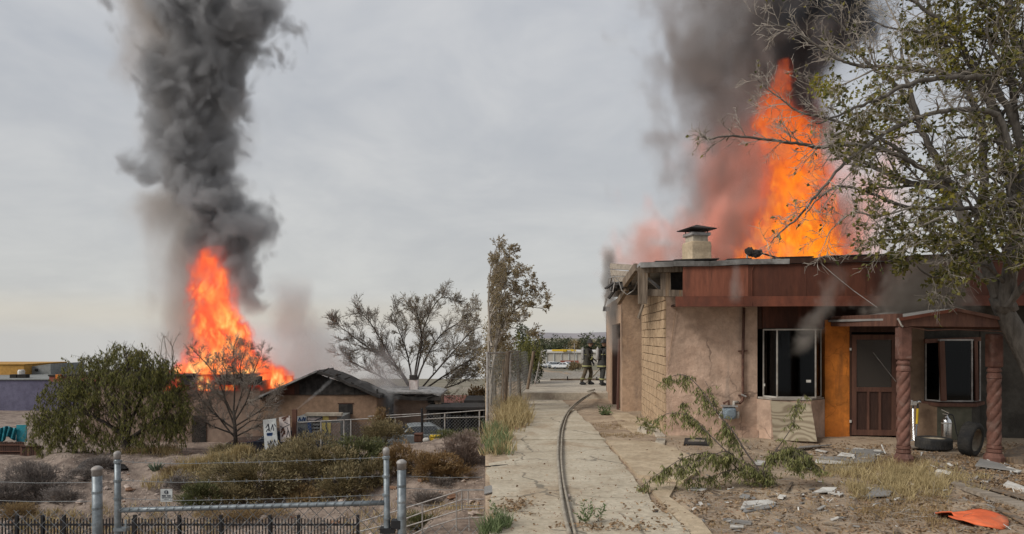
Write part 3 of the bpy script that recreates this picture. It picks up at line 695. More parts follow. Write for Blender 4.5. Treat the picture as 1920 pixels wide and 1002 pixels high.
# front gable board, side beams, rafters
gb=MB(); gb.prism([hp(pl.x-.12,vf+.02,zE+.0),hp(pr.x+.12,vf+.02,zE-.02),hp(uPx,vf+.02,zx-.034),hp(uPr,vf+.02,zp-.034),hp(uPe,vf+.02,zl-.034)],HM.to_3x3()@Vector((0,.035,0))); gb.build('gable_board',M_['brown'],house)
hbar('porch_trim',M_['rust_l'],(uPe-.02,vf-.02,zl-.02),(uPr,vf-.02,zp-.02),.03,.05); hbar('porch_trim',M_['brown'],(uPr,vf-.022,zp-.02),(uPx+.02,vf-.022,zx-.02),.03,.05)
hbar('porch_beam',M_['brown'],(pl.x-.08,vf+.1,zE+.1),(pl.x-.02,-.06,zE+.14),.1,.2); hbar('porch_beam',M_['brown'],(pr.x+.06,vf+.1,zE+.03),(pr.x+.06,-.06,zE+.1),.1,.18)
for k in range(5):
    v=vf+.5+k*.48; hbar('porch_rafter',M_['brown_d'],(pl.x,v,zE+.12),(uPr,v,zp-.08),.04,.08); hbar('porch_rafter',M_['brown_d'],(uPr,v,zp-.08),(pr.x,v,zE+.05),.04,.08)
# pipe, gas meter, cables
pm=MB().tube([hp(*HP(1395,577,-.06)),hp(*HP(1393,660,-.06)),hp(*HP(1393,742,-.06)),hp(*HP(1392,752,-.06)),hp(*HP(1388,756,-.06)),hp(*HP(1375,756,-.1))],.028,8).build('gas_pipe',M_['pipe'],house,smooth=True)
for py in (659,742): q=HP(1393,py,-.05); MB().bar(hp(q[0]-.09,-.04,q[2]),hp(q[0]+.09,-.04,q[2]+.01),.03,.03).build('pipe_bracket',M_['pipe'],pm); 
MB().tube([hp(*HP(1390,740,-.09)),hp(*HP(1399,744,-.09))],.02,6).build('pipe_valve',M_['galv2'],pm)
q=HP(1367,776,-.18); mt=MB(); mt.box((q[0]-.13,q[1]-.09,q[2]-.11),(q[0]+.13,q[1]+.08,q[2]+.14),HM); meter=mt.build('gas_meter',M_['meter'],house,bevel=.05)
MB().lathe([(.11,-.015),(.11,.02),(.085,.03)],(hp(q[0],q[1]-.09,q[2]+.0)),16,M=Matrix.Rotation(PI/2,4,'X')).build('meter_face',M_['meter'],meter)
MB().box((q[0]-.15,q[1]-.1,q[2]+.142),(q[0]+.15,q[1]+.09,q[2]+.17),HM).build('meter_flange',M_['galv2'],meter)
for sx_ in (-1,1): MB().lathe([(.035,-.07),(.045,0),(.035,.07)],hp(q[0]+sx_*.165,q[1],q[2]-.02),10).build('meter_union',M_['frame_w'],meter)
MB().tube([hp(*HP(1356,757,-.18)),hp(*HP(1366,752,-.18)),hp(*HP(1367,764,-.18))],.026,8).build('meter_pipe',M_['pipe'],meter,smooth=True)
MB().tube([hp(*HP(1376,764,-.18)),hp(*HP(1376,754,-.17)),hp(*HP(1384,755,-.12))],.032,8).build('meter_pipe',M_['frame_w'],meter,smooth=True)
def cable(pts,r=.008,m=None,name='cable'): return MB().tube([hp(*HP(*q)) for q in pts],r,4).build(name,m or M_['rust_l'],house)
cable([(1410,575,-.82),(1410,556,-.74),(1410,508,-.74),(1414,497,-.74),(1440,494,-.74),(1480,492,-.75),(1530,489,-.76)])
cable([(1537,492,-.74),(1563,515,-.8),(1600,545,-.9),(1645,577,-1.2)],.007,M_['galv2'])
cable([(1268,578,-.03),(1264,600,-.03),(1259,640,-.03),(1250,700,-.03)],.007,M_['tan'])
cable([(1684,597,vP-.17),(1690,610,vP-.17),(1693,613,vP-.17)],.014,M_['frame_w'],'rag')
cable([(1690,611,vP-.16),(1740,620,vP-.16),(1790,618,vP-.16),(1878,622,vP-.16)],.007,M_['brown'])
# ================================================================ LOWER LOT (left)
def qbox(name,m,px0,px1,y0,y1,Y,depth,parent,bevel=0.):
    a=P(px0,y0,Y); b=P(px1,y1,Y)
    return MB().box((a.x,Y,min(a.z,b.z)),(b.x,Y+depth,max(a.z,b.z))).build(name,m,parent,bevel=bevel)
LY=38.
lh=thing('burnt_house','brown gabled house with charred gable, flames bursting from its long low roof','house',P(595,837,LY))
qbox('wall',M_['tan2'],488,706,741,850,LY,7,lh)
qbox('wall',M_['tan3'],150,487.7,716,850,LY+1.2,6,lh)
qbox('wall',M_['tan3'],738,814,748,850,LY+2.4,6,lh)
qbox('wall',M_['char'],706.3,737.7,745,850,LY+3.4,4,lh)
qbox('doorway',M_['dark'],360,386,780,838,LY+1.15,.04,lh)
qbox('roof_edge',M_['redroof'],92,205,706.2,716,LY+.9,.25,lh); qbox('roof_edge',M_['char'],205.3,489,706.2,722,LY+.9,.25,lh)
qbox('roof',M_['char'],90,470,703,706,LY+.85,5.,lh)
qbox('glow_patch',M_['orange'],104,112,702.5,711,LY+.7,.14,lh)  # patch of orange fire glow, painted on as a small coloured box
rng=random.Random(11)
k=0; px=490.
def gtop(px): return 742-(px-488)/(594-488)*44 if px<594 else (698+(px-594)/50*17 if px<644 else 715+(px-644)/62*24)
while px<704:
    wdt=rng.uniform(8.5,12.5); e=min(px+wdt,705)
    a=P(px+.15,740.5,LY-.06-rng.uniform(0,.04)); ta=P(px+.15,gtop(px)+3,a.y); tb=P(e-.15,gtop(e)+3,a.y); b=P(e-.15,740.5,a.y)
    m=M_['rust'] if k in (3,4,5) else (M_['brown_d'] if k in (1,2,6,19) else M_['char'])
    MB().prism([a,b,tb,ta],(0,.04,0)).build('gable_board',m,lh); px=e; k+=1
def slope(name,m,pts,Y0,Y1,th):
    for i in range(len(pts)-1):
        a,b=P(*pts[i],Y0),P(*pts[i+1],Y0); d=Y1-Y0; dn=Vector((0,0,-th))
        MB().hexa([a+dn,b+dn,a+dn+Vector((0,d,0)),b+dn+Vector((0,d,0)),a,b,a+Vector((0,d,0)),b+Vector((0,d,0))]).build(name,m,lh)
slope('roof',M_['char'],[(480,746),(594,695)],LY-.56,LY+3,.14)
slope('roof_edge',M_['flash'],[(479,745.4),(594,694.4)],LY-.6,LY-.563,.1)
slope('roof',M_['char'],[(594.2,695),(620,703),(640,711),(655,719),(668,722),(690,733),(712,742)],LY-.6,LY+2.2,.16)
slope('roof',M_['flash'],[(690,733),(745,735),(800,735),(826,740)],LY+1.7,LY+6,.1)
slope('roof_edge',M_['char'],[(694,737),(740,741),(770,744),(826,744)],LY+1.6,LY+1.68,.22)
for px,y,m in ((822,744,'oldwood'),(808,742,'char')): qbox('rafter_end',M_[m],px-6,px+5,y,y+14,LY+1.75,.5,lh)
lc=qbox('chimney',M_['board_p'],767,783,713,733,LY+3.5,.5,lh); qbox('chimney_cap',M_['char'],767.5,781,704,712.5,LY+3.52,.45,lc)
wd=qbox('window',M_['char'],635,661,758,777,LY-.02,.06,lh); qbox('window_frame',M_['brown_d'],633,663,756,758,LY-.03,.05,wd)
soot=mat('soot',(.06,.045,.038),(.10,.07,.055),.95,3,4,0)
for i in range(14):
    px=706+rng.uniform(0,110); yy=736+rng.uniform(0,8)
    a=P(px,yy,LY+1.6); MB().bar(a,a+Vector((rng.uniform(-.5,.5),-.05,rng.uniform(-.2,.05))),.1,.03).build('charred_scrap',M_['char'],lh)
for i in range(26):
    px=rng.uniform(600,712) if i<15 else rng.uniform(215,470)
    yy=(gtop(px)-1 if px<700 else 738) if i<15 else 705
    a=P(px,yy,LY-.3 if i<15 else LY+1.2); MB().bar(a,a+Vector((rng.uniform(-.5,.5),rng.uniform(-.3,.3),rng.uniform(-.12,.28))),.09,.06).build('charred_rafter',M_['char'],lh)
# neighbours -------------------------------------------------------------
pb=thing('purple_building','low purple building with lilac and peach doors behind the teal tarp','building',P(60,850,56))
qbox('wall',M_['purple'],-120,190,713,870,56,12,pb); qbox('parapet',M_['grey'],-120,191,711,712.9,55.9,12.2,pb)
for a,b,m in ((1,24,'purple'),(33,45,'tan2'),(48,60,'tan2')):
    d=qbox('door',M_[m],a,b,777,812,55.94,.05,pb); qbox('door_frame',M_['paint_b'],a-1.5,b+1.5,774.5,777,55.9,.1,d)
qbox('wall_lamp',M_['white'],27,31,775,779,55.8,.2,pb)
for nm,lab,m,a in (('ochre_block','ochre upper storey block above the purple building at the frame edge','ochre',(-120,45,684,711)),):
    o=thing(nm,lab,'building',P(0,711,62)); qbox('wall',M_[m],*a,62,6,o); qbox('coping',M_['ochre'],-120,45.5,683,684,61.9,6.2,o)
gb_=thing('grey_block','grey rooftop block with a sloping top behind the purple building','building',P(70,712,63))
MB().prism([P(48,713,63),P(95,713,63),P(95,682.5,63),P(48,689,63)],(0,5,0)).build('wall',M_['grey'],gb_)
qbox('vent',M_['dark'],65,70,692,696.5,62.9,.12,gb_)
ac=thing('rooftop_cooler','white rooftop cooler drum on dark boxes above the purple wall','cooler',P(40,711,57))
MB().lathe([(.26,0),(.27,.25),(.2,.38)],P(40,702,57.4),12).build('drum',M_['white'],ac)
for a,b in ((18,30),(32,48)): qbox('box',M_['dark'],a,b,702.5,710.5,57.2,.5,ac)
tp=thing('teal_tarp','teal blue tarp hung over a dark wooden fence before the purple building','tarp',P(25,830,34.3))
mb=MB(); nx,nz_=24,8
for j in range(nz_+1):
    for i in range(nx+1):
        px=-14+i/nx*44; sag=6*math.sin(i/nx*PI*1.6)**2; y=799+sag*.6+(20+sag*.6+(5 if i<14 else 0))*j/nz_
        q=P(px,y,34.3+.1*math.sin(i*1.3+j*.5)); mb.v.append(tuple(q))
for j in range(nz_):
    for i in range(nx): mb.f.append((j*(nx+1)+i,j*(nx+1)+i+1,(j+1)*(nx+1)+i+1,(j+1)*(nx+1)+i)); mb.m.append(0)
o=mb.build('draped_sheet',M_['teal'],tp,smooth=True); s=o.modifiers.new('thick','SOLIDIFY'); s.thickness=.02
qbox('stretched_sheet',M_['teal'],30.5,50,797,829,34.35,.03,tp)
wf=thing('wooden_fence','dark brown slatted wooden fence below the teal tarp','fence',P(20,858,34.))
for i in range(17):
    px=-14+i*3.5; qbox('slat',M_['brown_d'],px,px+2.9,829+rng.uniform(-1,1),860,34.,.03,wf)
for y in (834,846): qbox('rail',M_['brown'],-15,46,y,y+1.6,33.95,.04,wf)
pt=thing('wooden_crate','brown slatted pallet crate at the right end of the wooden fence','crate',P(58,864,33.6))
for i in range(9): qbox('slat',M_['brown_d'] if i%3 else M_['brown'],38+i*4.3,41.6+i*4.3,838,865,33.6,.04,pt)
for y in (836,858): qbox('rail',M_['brown_d'],37,77,y,y+2.4,33.55,.045,pt)
# black sheet on the bank under the green tree
YB=bank_hit(190,874)-.15
mb=MB()
for j in range(7):
    for i in range(15):
        px=143+i*7; k=math.sin(i/14*PI)**.4; y=879-(j/6)*20*k*(1 if i<7 else .75)+1.2*math.sin(i*1.7+j)
        mb.v.append(tuple(P(px,y,YB+j*.08)))
for j in range(6):
    for i in range(14): mb.f.append((j*15+i,j*15+i+1,(j+1)*15+i+1,(j+1)*15+i)); mb.m.append(0)
o=mb.build('black_sheet',M_['shed'],smooth=True); tag(o,'crumpled black plastic sheet lying under the green weeping tree','plastic sheet'); s=o.modifiers.new('thick','SOLIDIFY'); s.thickness=.03
# graffiti boards ------------------------------------------------------------
def strokes(mb,ls,Y,wd=.035):
    for L in ls:
        for i in range(len(L)-1):
            a,b=P(*L[i],Y),P(*L[i+1],Y); mb.bar(a,b,wd,.006,(0,1,0)) if False else mb.bar(a,b,.006,wd,(0,0,1) if abs((b-a).z)<abs((b-a).x) else (1,0,0))
def board(name,lab,m,quad,Y,sets):
    o=MB().prism([P(*q,Y) for q in quad],(0,.05,0)).build(name,m); tag(o,lab,'board')
    for mm,ls,wd in sets:
        g=MB(); strokes(g,ls,Y-.006,wd); g.build('graffiti',mm,o)
    return o
board('graffiti_board','tall pale grey board sprayed with dark tags and a blue blot beside the dark car',M_['board_g'],[(497,851),(522,849),(517,785),(493,788)],33.4,[
 (M_['paint_k'],[[(498,803),(503,795),(505,806)],[(503,795),(504,809)],[(508,806),(511,796),(513,808)],[(499,810),(502,805),(508,809)],[(514,795),(517,800)],
   [(505,843),(507,826),(512,839),(515,824)],[(504,833),(511,828)],[(509,846),(513,833),(516,843)],[(502,828),(504,838),(502,845)],[(515,826),(519,836)]],.035),
 (M_['paint_b'],[[(500,815),(511,814)],[(500,813.5),(511,812.5)],[(501,816.5),(510,816)]],.07)])
board('graffiti_board','off white board sprayed with reddish and black tags beside the rusty post',M_['board_p'],[(526,829),(545,827),(543,780),(523,783)],33.6,[
 (M_['brown'],[[(528,785),(541,781)],[(531,790),(536,784)],[(527,812),(531,803),(534,815)],[(534,808),(529,819)]],.07),
 (M_['paint_k'],[[(525,800),(531,802),(543,796)],[(527,806),(530,803)],[(537,820),(540,806),(543,817)],[(533,792),(540,795)],[(538,801),(542,812)]],.03)])
po=MB().bar(P(552.5,838,34),P(552.5,768,34),.2,.2,(0,1,0)).build('rusty_post',M_['brown']); tag(po,'stout rust brown post that the water jet rises behind','post')
ms=thing('painted_shed','low grey shed with blue and yellow painted panels behind the chain link fence','shed',P(598,838,36))
qbox('wall',M_['grey'],557,640,782,838,36,2.2,ms); qbox('roof_beam',M_['pale_concrete'],572,640,775,780.5,35.85,.35,ms)
qbox('painted_panel',M_['board_g'],557,575,781,792,35.95,.04,ms); qbox('painted_panel',M_['board_p'],577,604,783,789,35.95,.04,ms)
qbox('painted_panel',M_['paint_y'],605,616,780,788,35.94,.05,ms); qbox('painted_panel',M_['tan2'],616.3,632,780,788,35.94,.05,ms)
MB().prism([P(*q,35.9) for q in ((576,792),(583,792),(585,822),(580,822))],(0,.05,0)).build('painted_panel',M_['paint_b'],ms)
lv=qbox('louvre_frame',M_['dark'],586,600,792,820,35.95,.03,ms)
for i in range(4): qbox('slat',M_['grey'],587,599,795+i*6.4,798+i*6.4,35.85,.08,lv)
qbox('painted_panel',M_['paint_y'],603,620,793,812,35.94,.04,ms); qbox('painted_panel',M_['tan3'],621,638,793,830,35.95,.04,ms)
g=MB(); strokes(g,[[(559,790),(562,783),(564,790)],[(566,790),(569,782),(571,790)],[(573,783),(571,789)]],35.93,.05); g.build('graffiti',M_['paint_b'],ms)
g=MB(); strokes(g,[[(612,792),(611,800),(614,808),(611,815)],[(604,806),(607,809)],[(586,791),(605,783)]],35.9,.06); g.build('graffiti',M_['paint_k'],ms)
# chain link on the lot -------------------------------------------------------
def diamond(mb,a,b,z0,z1,pitch,r,gz=None):
    """crossing slanted wires between two ground points"""
    a=Vector(a); b=Vector(b); L=(b-a).length; d=(b-a)/L; H=z1-z0; n=int((L+H)/pitch)
    for s in (1,-1):
        for i in range(n+1):
            t0=i*pitch-H if s>0 else i*pitch
            x0,x1=t0,t0+H*s; zz0,zz1=z0,z1
            lo,hi=(x0,x1) if s>0 else (x1,x0)
            def zz(x): return zz0+(x-x0)/(x1-x0)*(zz1-zz0)
            lo=max(lo,0); hi=min(hi,L)
            if hi-lo<.02: continue
            p=a+d*lo; q=a+d*hi
            mb.tube([(p.x,p.y,p.z+zz(lo)),(q.x,q.y,q.z+zz(hi))],r,3,cap=False)
cf=thing('chain_link_fence','long chain link fence with thin rails along the top of the scrub bank','fence',P(700,835,34))
for px,y in ((557,792),(602,790),(645,787),(658,786),(741,783),(834,776),(899,771)):
    MB().tube([P(px,842,34),P(px,y,34)],.035,6).build('post',M_['galv2'],cf)
MB().tube([P(792,840,34),P(791,766,34)],.06,6).build('post',M_['iron'],cf)
for pts in ([(553,793),(620,789),(700,785),(741,783),(791,779)],[(791,778),(834,775),(899,770),(909,769.5)],[(791,787),(834,784),(909,782)],[(690,781),(791,776)]):
    MB().tube([P(a,b,34) for a,b in pts],.025,5).build('rail',M_['galv2'],cf)
mb=MB(); A=P(554,840,34); B=P(791,838,34); diamond(mb,(A.x,34,0),(B.x,34,0),A.z,A.z+1.25,.16,.006)
A=P(791,838,34); B=P(909,836,34); diamond(mb,(A.x,34,0),(B.x,34,0),A.z,A.z+1.55,.16,.006)
o=mb.build('wire_mesh',M_['wire'],cf); o['kind']='stuff'
# black shed and the yard behind ---------------------------------------------------
bs=thing('open_shed','low open black shed with a flat roof behind the chain link fence','shed',P(850,830,38.5))
qbox('roof',M_['shed'],798,908.5,764,768.5,38,2.6,bs); qbox('back_wall',M_['shed'],800,908,769,836,40.3,.1,bs)
for px in (802,838,872,906): qbox('post',M_['shed'],px,px+2.5,769,838,38.1,.1,bs)
for i in range(5): qbox('wall_panel',M_['carblack'] if i%2 else M_['grey_stucco'],812+i*19,826+i*19,774+2*(i%2),806,40.1,.08,bs)
sh=thing('brown_shed','small brown shed with a black roof rising behind the open black shed','shed',P(890,790,44))
qbox('wall',M_['brown'],876,908,757,800,44,3,sh); qbox('roof',M_['shed'],870,909,751,756.5,43.7,3.6,sh); qbox('door',M_['grey'],881,888,760,790,43.95,.05,sh)
rh=thing('red_roof_house','low house with a faded red roof beyond the open black shed','house',P(840,790,52))
qbox('wall',M_['tan2'],800,880,764,810,52,6,rh); MB().prism([P(806,765,51.8),P(884,763,51.8),P(868,756,51.8),P(812,756,51.8)],(0,7,0)).build('roof',M_['redroof'],rh)
# small things by the fence
def bin_(name,lab,m,a,Y,cat): 
    o=thing(name,lab,cat,P((a[0]+a[1])/2,a[3],Y)); qbox('body',m,*a,Y,.5,o,bevel=.05); qbox('lid',m,a[0]-.4,a[1]+.4,a[2]-1.6,a[2]-.1,Y-.03,.56,o)
bin_('yellow_bin','yellow lidded bin among the shrubs beside the dark fence post',M_['yellow'],(805,826,820,832),33.,'bin')
bin_('red_box','dark red box between the grey car and the yellow bin',M_['brown'],(776,791,816,830),33.4,'box')
o=MB().blob(P(799,826,32.9),(.18,.15,.13),3).build('white_sack',M_['white'],smooth=True); tag(o,'small white sack leaning against the yellow bin','sack')
# cars --------------------------------------------------------------------------------
def car(name,lab,loc,rz,paint,L=4.5,Wd=1.8,H=1.45,group=None,suv=False):
    o=thing(name,lab,'car',loc,rz,group); M=W[o]; h=H
    side=[(-.5,.28),(-.5,.5),(-.485,.62),(-.2,.68 if not suv else .7),(-.1,.70),(.40,.70),(.49,.66),(.5,.5),(.5,.28)]
    b=MB(); b.prism([M@Vector((a*L,-Wd/2,c*h)) for a,c in side],M.to_3x3()@Vector((0,Wd,0))); b.build('body',paint,o,bevel=.06)
    cab=[(-.17,.69),(-.06,.98),(.02,1.),(.30,1.) if suv else (.22,1.),(.47,.69) if suv else (.40,.69)]
    c=MB(); lo=[];
    for a,cc in cab:
        k=.06 if cc<.9 else .2
        lo.append((M@Vector((a*L,-Wd/2+k,cc*h)),M@Vector((a*L,Wd/2-k,cc*h))))
    n=len(lo); v=[q[0] for q in lo]+[q[1] for q in lo]
    c.add(v,[tuple(range(n))[::-1],tuple(range(n,2*n))]+[(i,(i+1)%n,n+(i+1)%n,n+i) for i in range(n)]); c.build('cabin',paint,o,bevel=.04)
    def pane(nm,q): 
        q=[Vector(a) for a in q]; nn=(q[1]-q[0]).cross(q[2]-q[0]).normalized()*.012
        MB().hexa([M@(a) for a in (q[0]-nn,q[1]-nn,q[3]-nn,q[2]-nn,q[0]+nn,q[1]+nn,q[3]+nn,q[2]+nn)]).build(nm,M_['cardark'],o)
    pane('windscreen',[(-.16*L,-Wd/2+.12,.72*h),(-.16*L,Wd/2-.12,.72*h),(-.068*L,Wd/2-.25,.95*h),(-.068*L,-Wd/2+.25,.95*h)])
    for s in (-1,1):
        for a0,a1,b0,b1 in ((-.13,.08,-.055,.08),(.1,.30,.1,.24)):
            pane('side_window',[(a0*L,s*(Wd/2-.065),.73*h),(a1*L,s*(Wd/2-.065),.73*h),(b1*L,s*(Wd/2-.19),.96*h),(b0*L,s*(Wd/2-.19),.96*h)])
        MB().box((-.503*L,s*Wd*.36-.17,.5*h),(-.47*L,s*Wd*.36+.17,.6*h),M).build('headlight',M_['lamp'],o,bevel=.03)
        for x in (-.31,.31):
            r=.33; wl=MB().lathe([(.2,-.11),(r-.03,-.11),(r,-.07),(r,.07),(r-.03,.11),(.2,.11)],M@Vector((x*L,s*(Wd/2-.1),r)),18,M=Matrix.Rotation(PI/2,4,'X')).build('wheel',M_['rubber'],o)
            MB().lathe([(.06,-.115),(.2,-.12),(.2,.12),(.06,.115)],M@Vector((x*L,s*(Wd/2-.1),r)),14,M=Matrix.Rotation(PI/2,4,'X')).build('rim',M_['galv'],wl)
    MB().box((-.506*L,-.45,.4*h),(-.49*L,.45,.5*h),M).build('grille',M_['blackp'],o)
    return o
q=P(492,855,35.2); car('dark_car','dark blue black car half hidden behind the graffiti board',(q.x+.75,35.2,q.z),.12,M_['carblack'],4.6,1.85,1.35)
q=P(765,838,36.6); car('grey_car','grey car behind the chain link fence under the smoking eave',(q.x+.3,36.6,q.z-.3),.25,M_['cargrey'],4.4,1.75,1.5)
# gate in the foreground -------------------------------------------------------------------
GY=9.0
gt=thing('chain_link_gate','galvanised chain link gate with barbed wire above its long top rail','gate',P(475,1100,GY))
def gp(a,b): return P(a,b,GY)
MB().tube([gp(221,1120),gp(221,958),gp(220,851)],[.042,.042,.036],10).build('gate_upright',M_['galv'],gt,smooth=True)
MB().tube([gp(727,1120),gp(726,1002),gp(724,844)],[.046,.044,.036],10).build('gate_upright',M_['galv'],gt,smooth=True)
for a,b in ((220,852),(724,845)):
    MB().lathe([(.042,-.06),(.045,0),(.045,.012),(.035,.03),(.012,.042)],gp(a,b),12).build('post_cap',M_['galv2'],gt,smooth=True)
MB().tube([gp(226,957),gp(300,955),gp(475,950),gp(650,945),gp(721,943)],.033,10).build('top_rail',M_['galv'],gt,smooth=True)
for ys in ((866,858),(901,893),(935,928)):
    pts=[(226,ys[0]),(330,ys[0]+4),(475,(sum(ys))/2+5),(600,ys[1]+5),(722,ys[1])]
    bw=MB(); bw.tube([gp(*q) for q in pts],.0035,4)
    for i in range(22):
        t_=i/21; px=226+t_*496; y=ys[0]+(ys[1]-ys[0])*t_+4.5*math.sin(t_*PI); c=gp(px,y)
        bw.tube([c+Vector((-.012,0,-.022)),c+Vector((.012,0,.022))],.0025,3); bw.tube([c+Vector((-.012,.01,.022)),c+Vector((.012,-.01,-.022))],.0025,3)
    bw.build('barbed_wire',M_['wire'],gt)
    for a,b in ((221,ys[0]),(724,ys[1])): MB().lathe([(.05,-.014),(.05,.014)],gp(a,b),12).build('wire_clamp',M_['galv'],gt)
mb=MB(); A=gp(226,1100); B=gp(721,1100); diamond(mb,(A.x,GY+.02,0),(B.x,GY+.02,0),A.z,gp(226,951).z,.165,.0045)
for i in range(30): a=gp(230+i*16.6,951-i*.35); mb.tube([a+Vector((-.02,-.035,-.04)),a+Vector((.0,-.037,.0)),a+Vector((.02,-.01,.038)),a+Vector((.035,.03,.0))],.0045,3)
o=mb.build('wire_mesh',M_['wire'],gt); o['kind']='stuff'
MB().tube([gp(236,1100),gp(236,975)],.018,6).build('tension_bar',M_['galv'],gt)
for y in (992,): MB().box(tuple(gp(222,y)-Vector((.04,.05,.02))),tuple(gp(240,y)+Vector((.0,.05,.02)))).build('hinge_strap',M_['galv'],gt)
MB().lathe([(.05,-.012),(.05,.012)],gp(726,972),12).build('wire_clamp',M_['galv'],gt)
MB().box(tuple(gp(718,996)-Vector((.03,.06,.02))),tuple(gp(741,992)+Vector((0,.06,.02)))).build('latch',M_['iron'],gt)
MB().box(tuple(gp(737,986)-Vector((.02,.06,.03))),tuple(gp(752,979)+Vector((0,.06,.03)))).build('latch',M_['iron'],gt)
def big_post(px,y,r,lab):
    o=thing('fence_post',lab,'fence post',gp(px,1130)); q=gp(px,y)
    MB().tube([gp(px+1.5,1130),gp(px+.7,1002),q],[r*1.06,r*1.03,r],16).build('shaft',M_['galv'],o,smooth=True)
    MB().lathe([(r*1.06,-.09),(r*1.06,-.02),(r*1.16,-.015),(r*1.16,.0),(r*.95,.018),(r*.45,.035)],q,18).build('cap',M_['galv2'],o,smooth=True)
    for dy in (44,74,103,135): MB().lathe([(r*1.07,-.014),(r*1.07,.014)],gp(px,y+dy),18).build('band',M_['galv'],o)
    return o
big_post(182,879,.060,'thick galvanised fence post with domed cap at the left end of the gate')
big_post(753,867,.058,'thick galvanised fence post with domed cap at the right end of the gate')
for (a,b,lab) in ((-40,176,'chain link panel running from the left gate post out of view'),(760,906,'chain link panel with barbed wire between the right gate post and the driveway')):
    o_=thing('wire_fence',lab,'fence',gp((a+b)/2,1110)); mb=MB(); A,B=gp(a,1110),gp(b,1110)
    top=gp(0,1000 if a<0 else 962).z
    diamond(mb,(A.x,GY+.03,0),(B.x,GY+.03,0),A.z,gp(0,958 if a<0 else 985).z,.165,.0045); q=mb.build('wire_mesh',M_['wire'],o_); q['kind']='stuff'
    for y in ((905,940) if a<0 else (895,918,948)):
        MB().tube([gp(a,y-2),gp((a+b)/2,y+1),gp(b,y)],.0035,4).build('barbed_wire',M_['wire'],o_)
# black picket fence
IY=16.
pf=thing('black_picket_fence','black iron picket fence running low behind the chain link gate','fence',P(340,1110,IY))
pk=MB().box((-.011,-.011,0),(.011,.011,1.72)).mesh('picket',M_['iron']); PI0=W[pf].inverted()
zb=P(0,1112,IY).z
px=-8.
i=0
while px<672:
    q=PI0@Vector((P(px,0,IY).x,IY,zb)); o=obj('picket',pk,pf,q); o.scale=(1,1,1+ .012*math.sin(i*.9)); px+=6.1; i+=1
for px in (-6,32,80,120,253,336,414,506,560,671):
    q=P(px,1112,IY); MB().box((q.x-.032,IY-.032,zb),(q.x+.032,IY+.032,zb+1.80)).build('post',M_['iron'],pf)
for y in (984,1090): a=P(-8,y,IY); b=P(672,y,IY); MB().box((a.x,IY-.02,a.z-.02),(b.x,IY+.02,a.z+.02)).build('rail',M_['iron'],pf)
# small sign
SY=17.
sg=thing('small_sign','small square white sign with a round symbol on a thin post before the rocky bank','sign',P(312,1080,SY))
qbox('sign_plate',M_['board_g'],301,323,917.5,941,SY,.012,sg); MB().bar(P(312.5,1080,SY+.03),P(311.5,918,SY+.03),.03,.03).build('post',M_['galv2'],sg)
MB().lathe([(.048,-.004),(.048,.004)],P(311.5,923,SY-.006),16,M=Matrix.Rotation(PI/2,4,'X')).build('symbol',M_['paint_k'],sg)
MB().box(tuple(P(311,926,SY-.016)),tuple(P(312.2,920,SY-.011))).build('symbol_mark',M_['board_g'],sg)
lt=MB(); rng=random.Random(4)
for y0,y1,xa,xb in ((928.5,931.3,303.5,310.5),(928.5,931.3,313,320),(932.6,934.6,303,321),(936.5,938.3,307.5,316.5)):
    x=xa
    while x<xb:
        wdt=rng.uniform(.7,1.2); a=P(x,y1,SY-.006); b=P(min(x+wdt,xb),y0+rng.uniform(0,.5),SY-.003); lt.box(tuple(a),tuple(b)); x+=wdt+.4
lt.build('lettering',M_['paint_k'],sg)
# pipe railing along the ramp
RY=22.
rl=thing('pipe_railing','sloping grey pipe railing rising towards the driveway beside the ramp','railing',P(800,1010,RY))
for pts in ([(664,982),(735,961),(865,920),(908,919.5)],[(664,999),(735,982),(790,962),(857,940),(868,937),(908,936.5)],[(700,1006),(790,979),(868,955),(908,953)],[(770,1004),(793,993),(857,973),(908,970)]):
    MB().tube([P(a,b,RY) for a,b in pts],.022,6).build('rail',M_['galv2'],rl)
for px,y0,y1 in ((673,980,1040),(792,944,1015),(856,923,1012),(866,920,958),(878,920,945),(880,968,1010)): MB().tube([P(px,y1,RY),P(px,y0,RY)],.024,6).build('post',M_['galv2'],rl)
o=MB().prism([P(*q) for q in ((820,1004,22.4),(905,1004,22.4),(908,983,23.4),(862,986,23.3))],(0,0,-.15)).build('ramp',M_['pale_concrete']); o['kind']='structure'
# stones on the bank ---------------------------------------------------------------------------
rng=random.Random(21); sm=[MB().blob((0,0,0),(1,.8,.62),s,.35,7,5).mesh('stone',M_['stone'] if s%3 else M_['dstone']) for s in range(6)]
cnt=0
while cnt<150:
    px=rng.uniform(0,905); 
    if 330<px<640 and rng.random()<.75: continue
    Y=rng.uniform(23.8,30.5); x=(px-CX)/F*Y; r=rng.choice((.05,.06,.07,.09,.12,.16))*rng.uniform(.8,1.3)
    o=obj('stone',rng.choice(sm)); o.location=(x,Y,gL(x,Y)+r*.2); o.scale=(r*rng.uniform(.8,1.7),r,r*rng.uniform(.6,1)); o.rotation_euler=(rng.uniform(-.3,.3),rng.uniform(-.3,.3),rng.uniform(0,6))
    tag(o,'rough pinkish brown stone lying loose on the scrub bank','stone','stones scattered over the bank'); cnt+=1
mb=MB(); rng=random.Random(22)
for i in range(9000):
    px=rng.uniform(-5,907); Y=rng.uniform(23.6,31.5); x=(px-CX)/F*Y; r=rng.choice((.015,.02,.03,.045)); z=gL(x,Y)
    a=rng.uniform(0,6); c,s=math.cos(a)*r,math.sin(a)*r
    mb.add(((x+c,Y+s,z-.01),(x-s*.8,Y+c*.8,z-.01),(x-c,Y-s,z-.01),(x+s*.8,Y-c*.8,z-.01),(x+r*.2,Y,z+r*.7)),((0,1,4),(1,2,4),(2,3,4),(3,0,4)))
mb.build('bank_rubble',M_['stone'],origin=(0,0,0),kind='stuff')
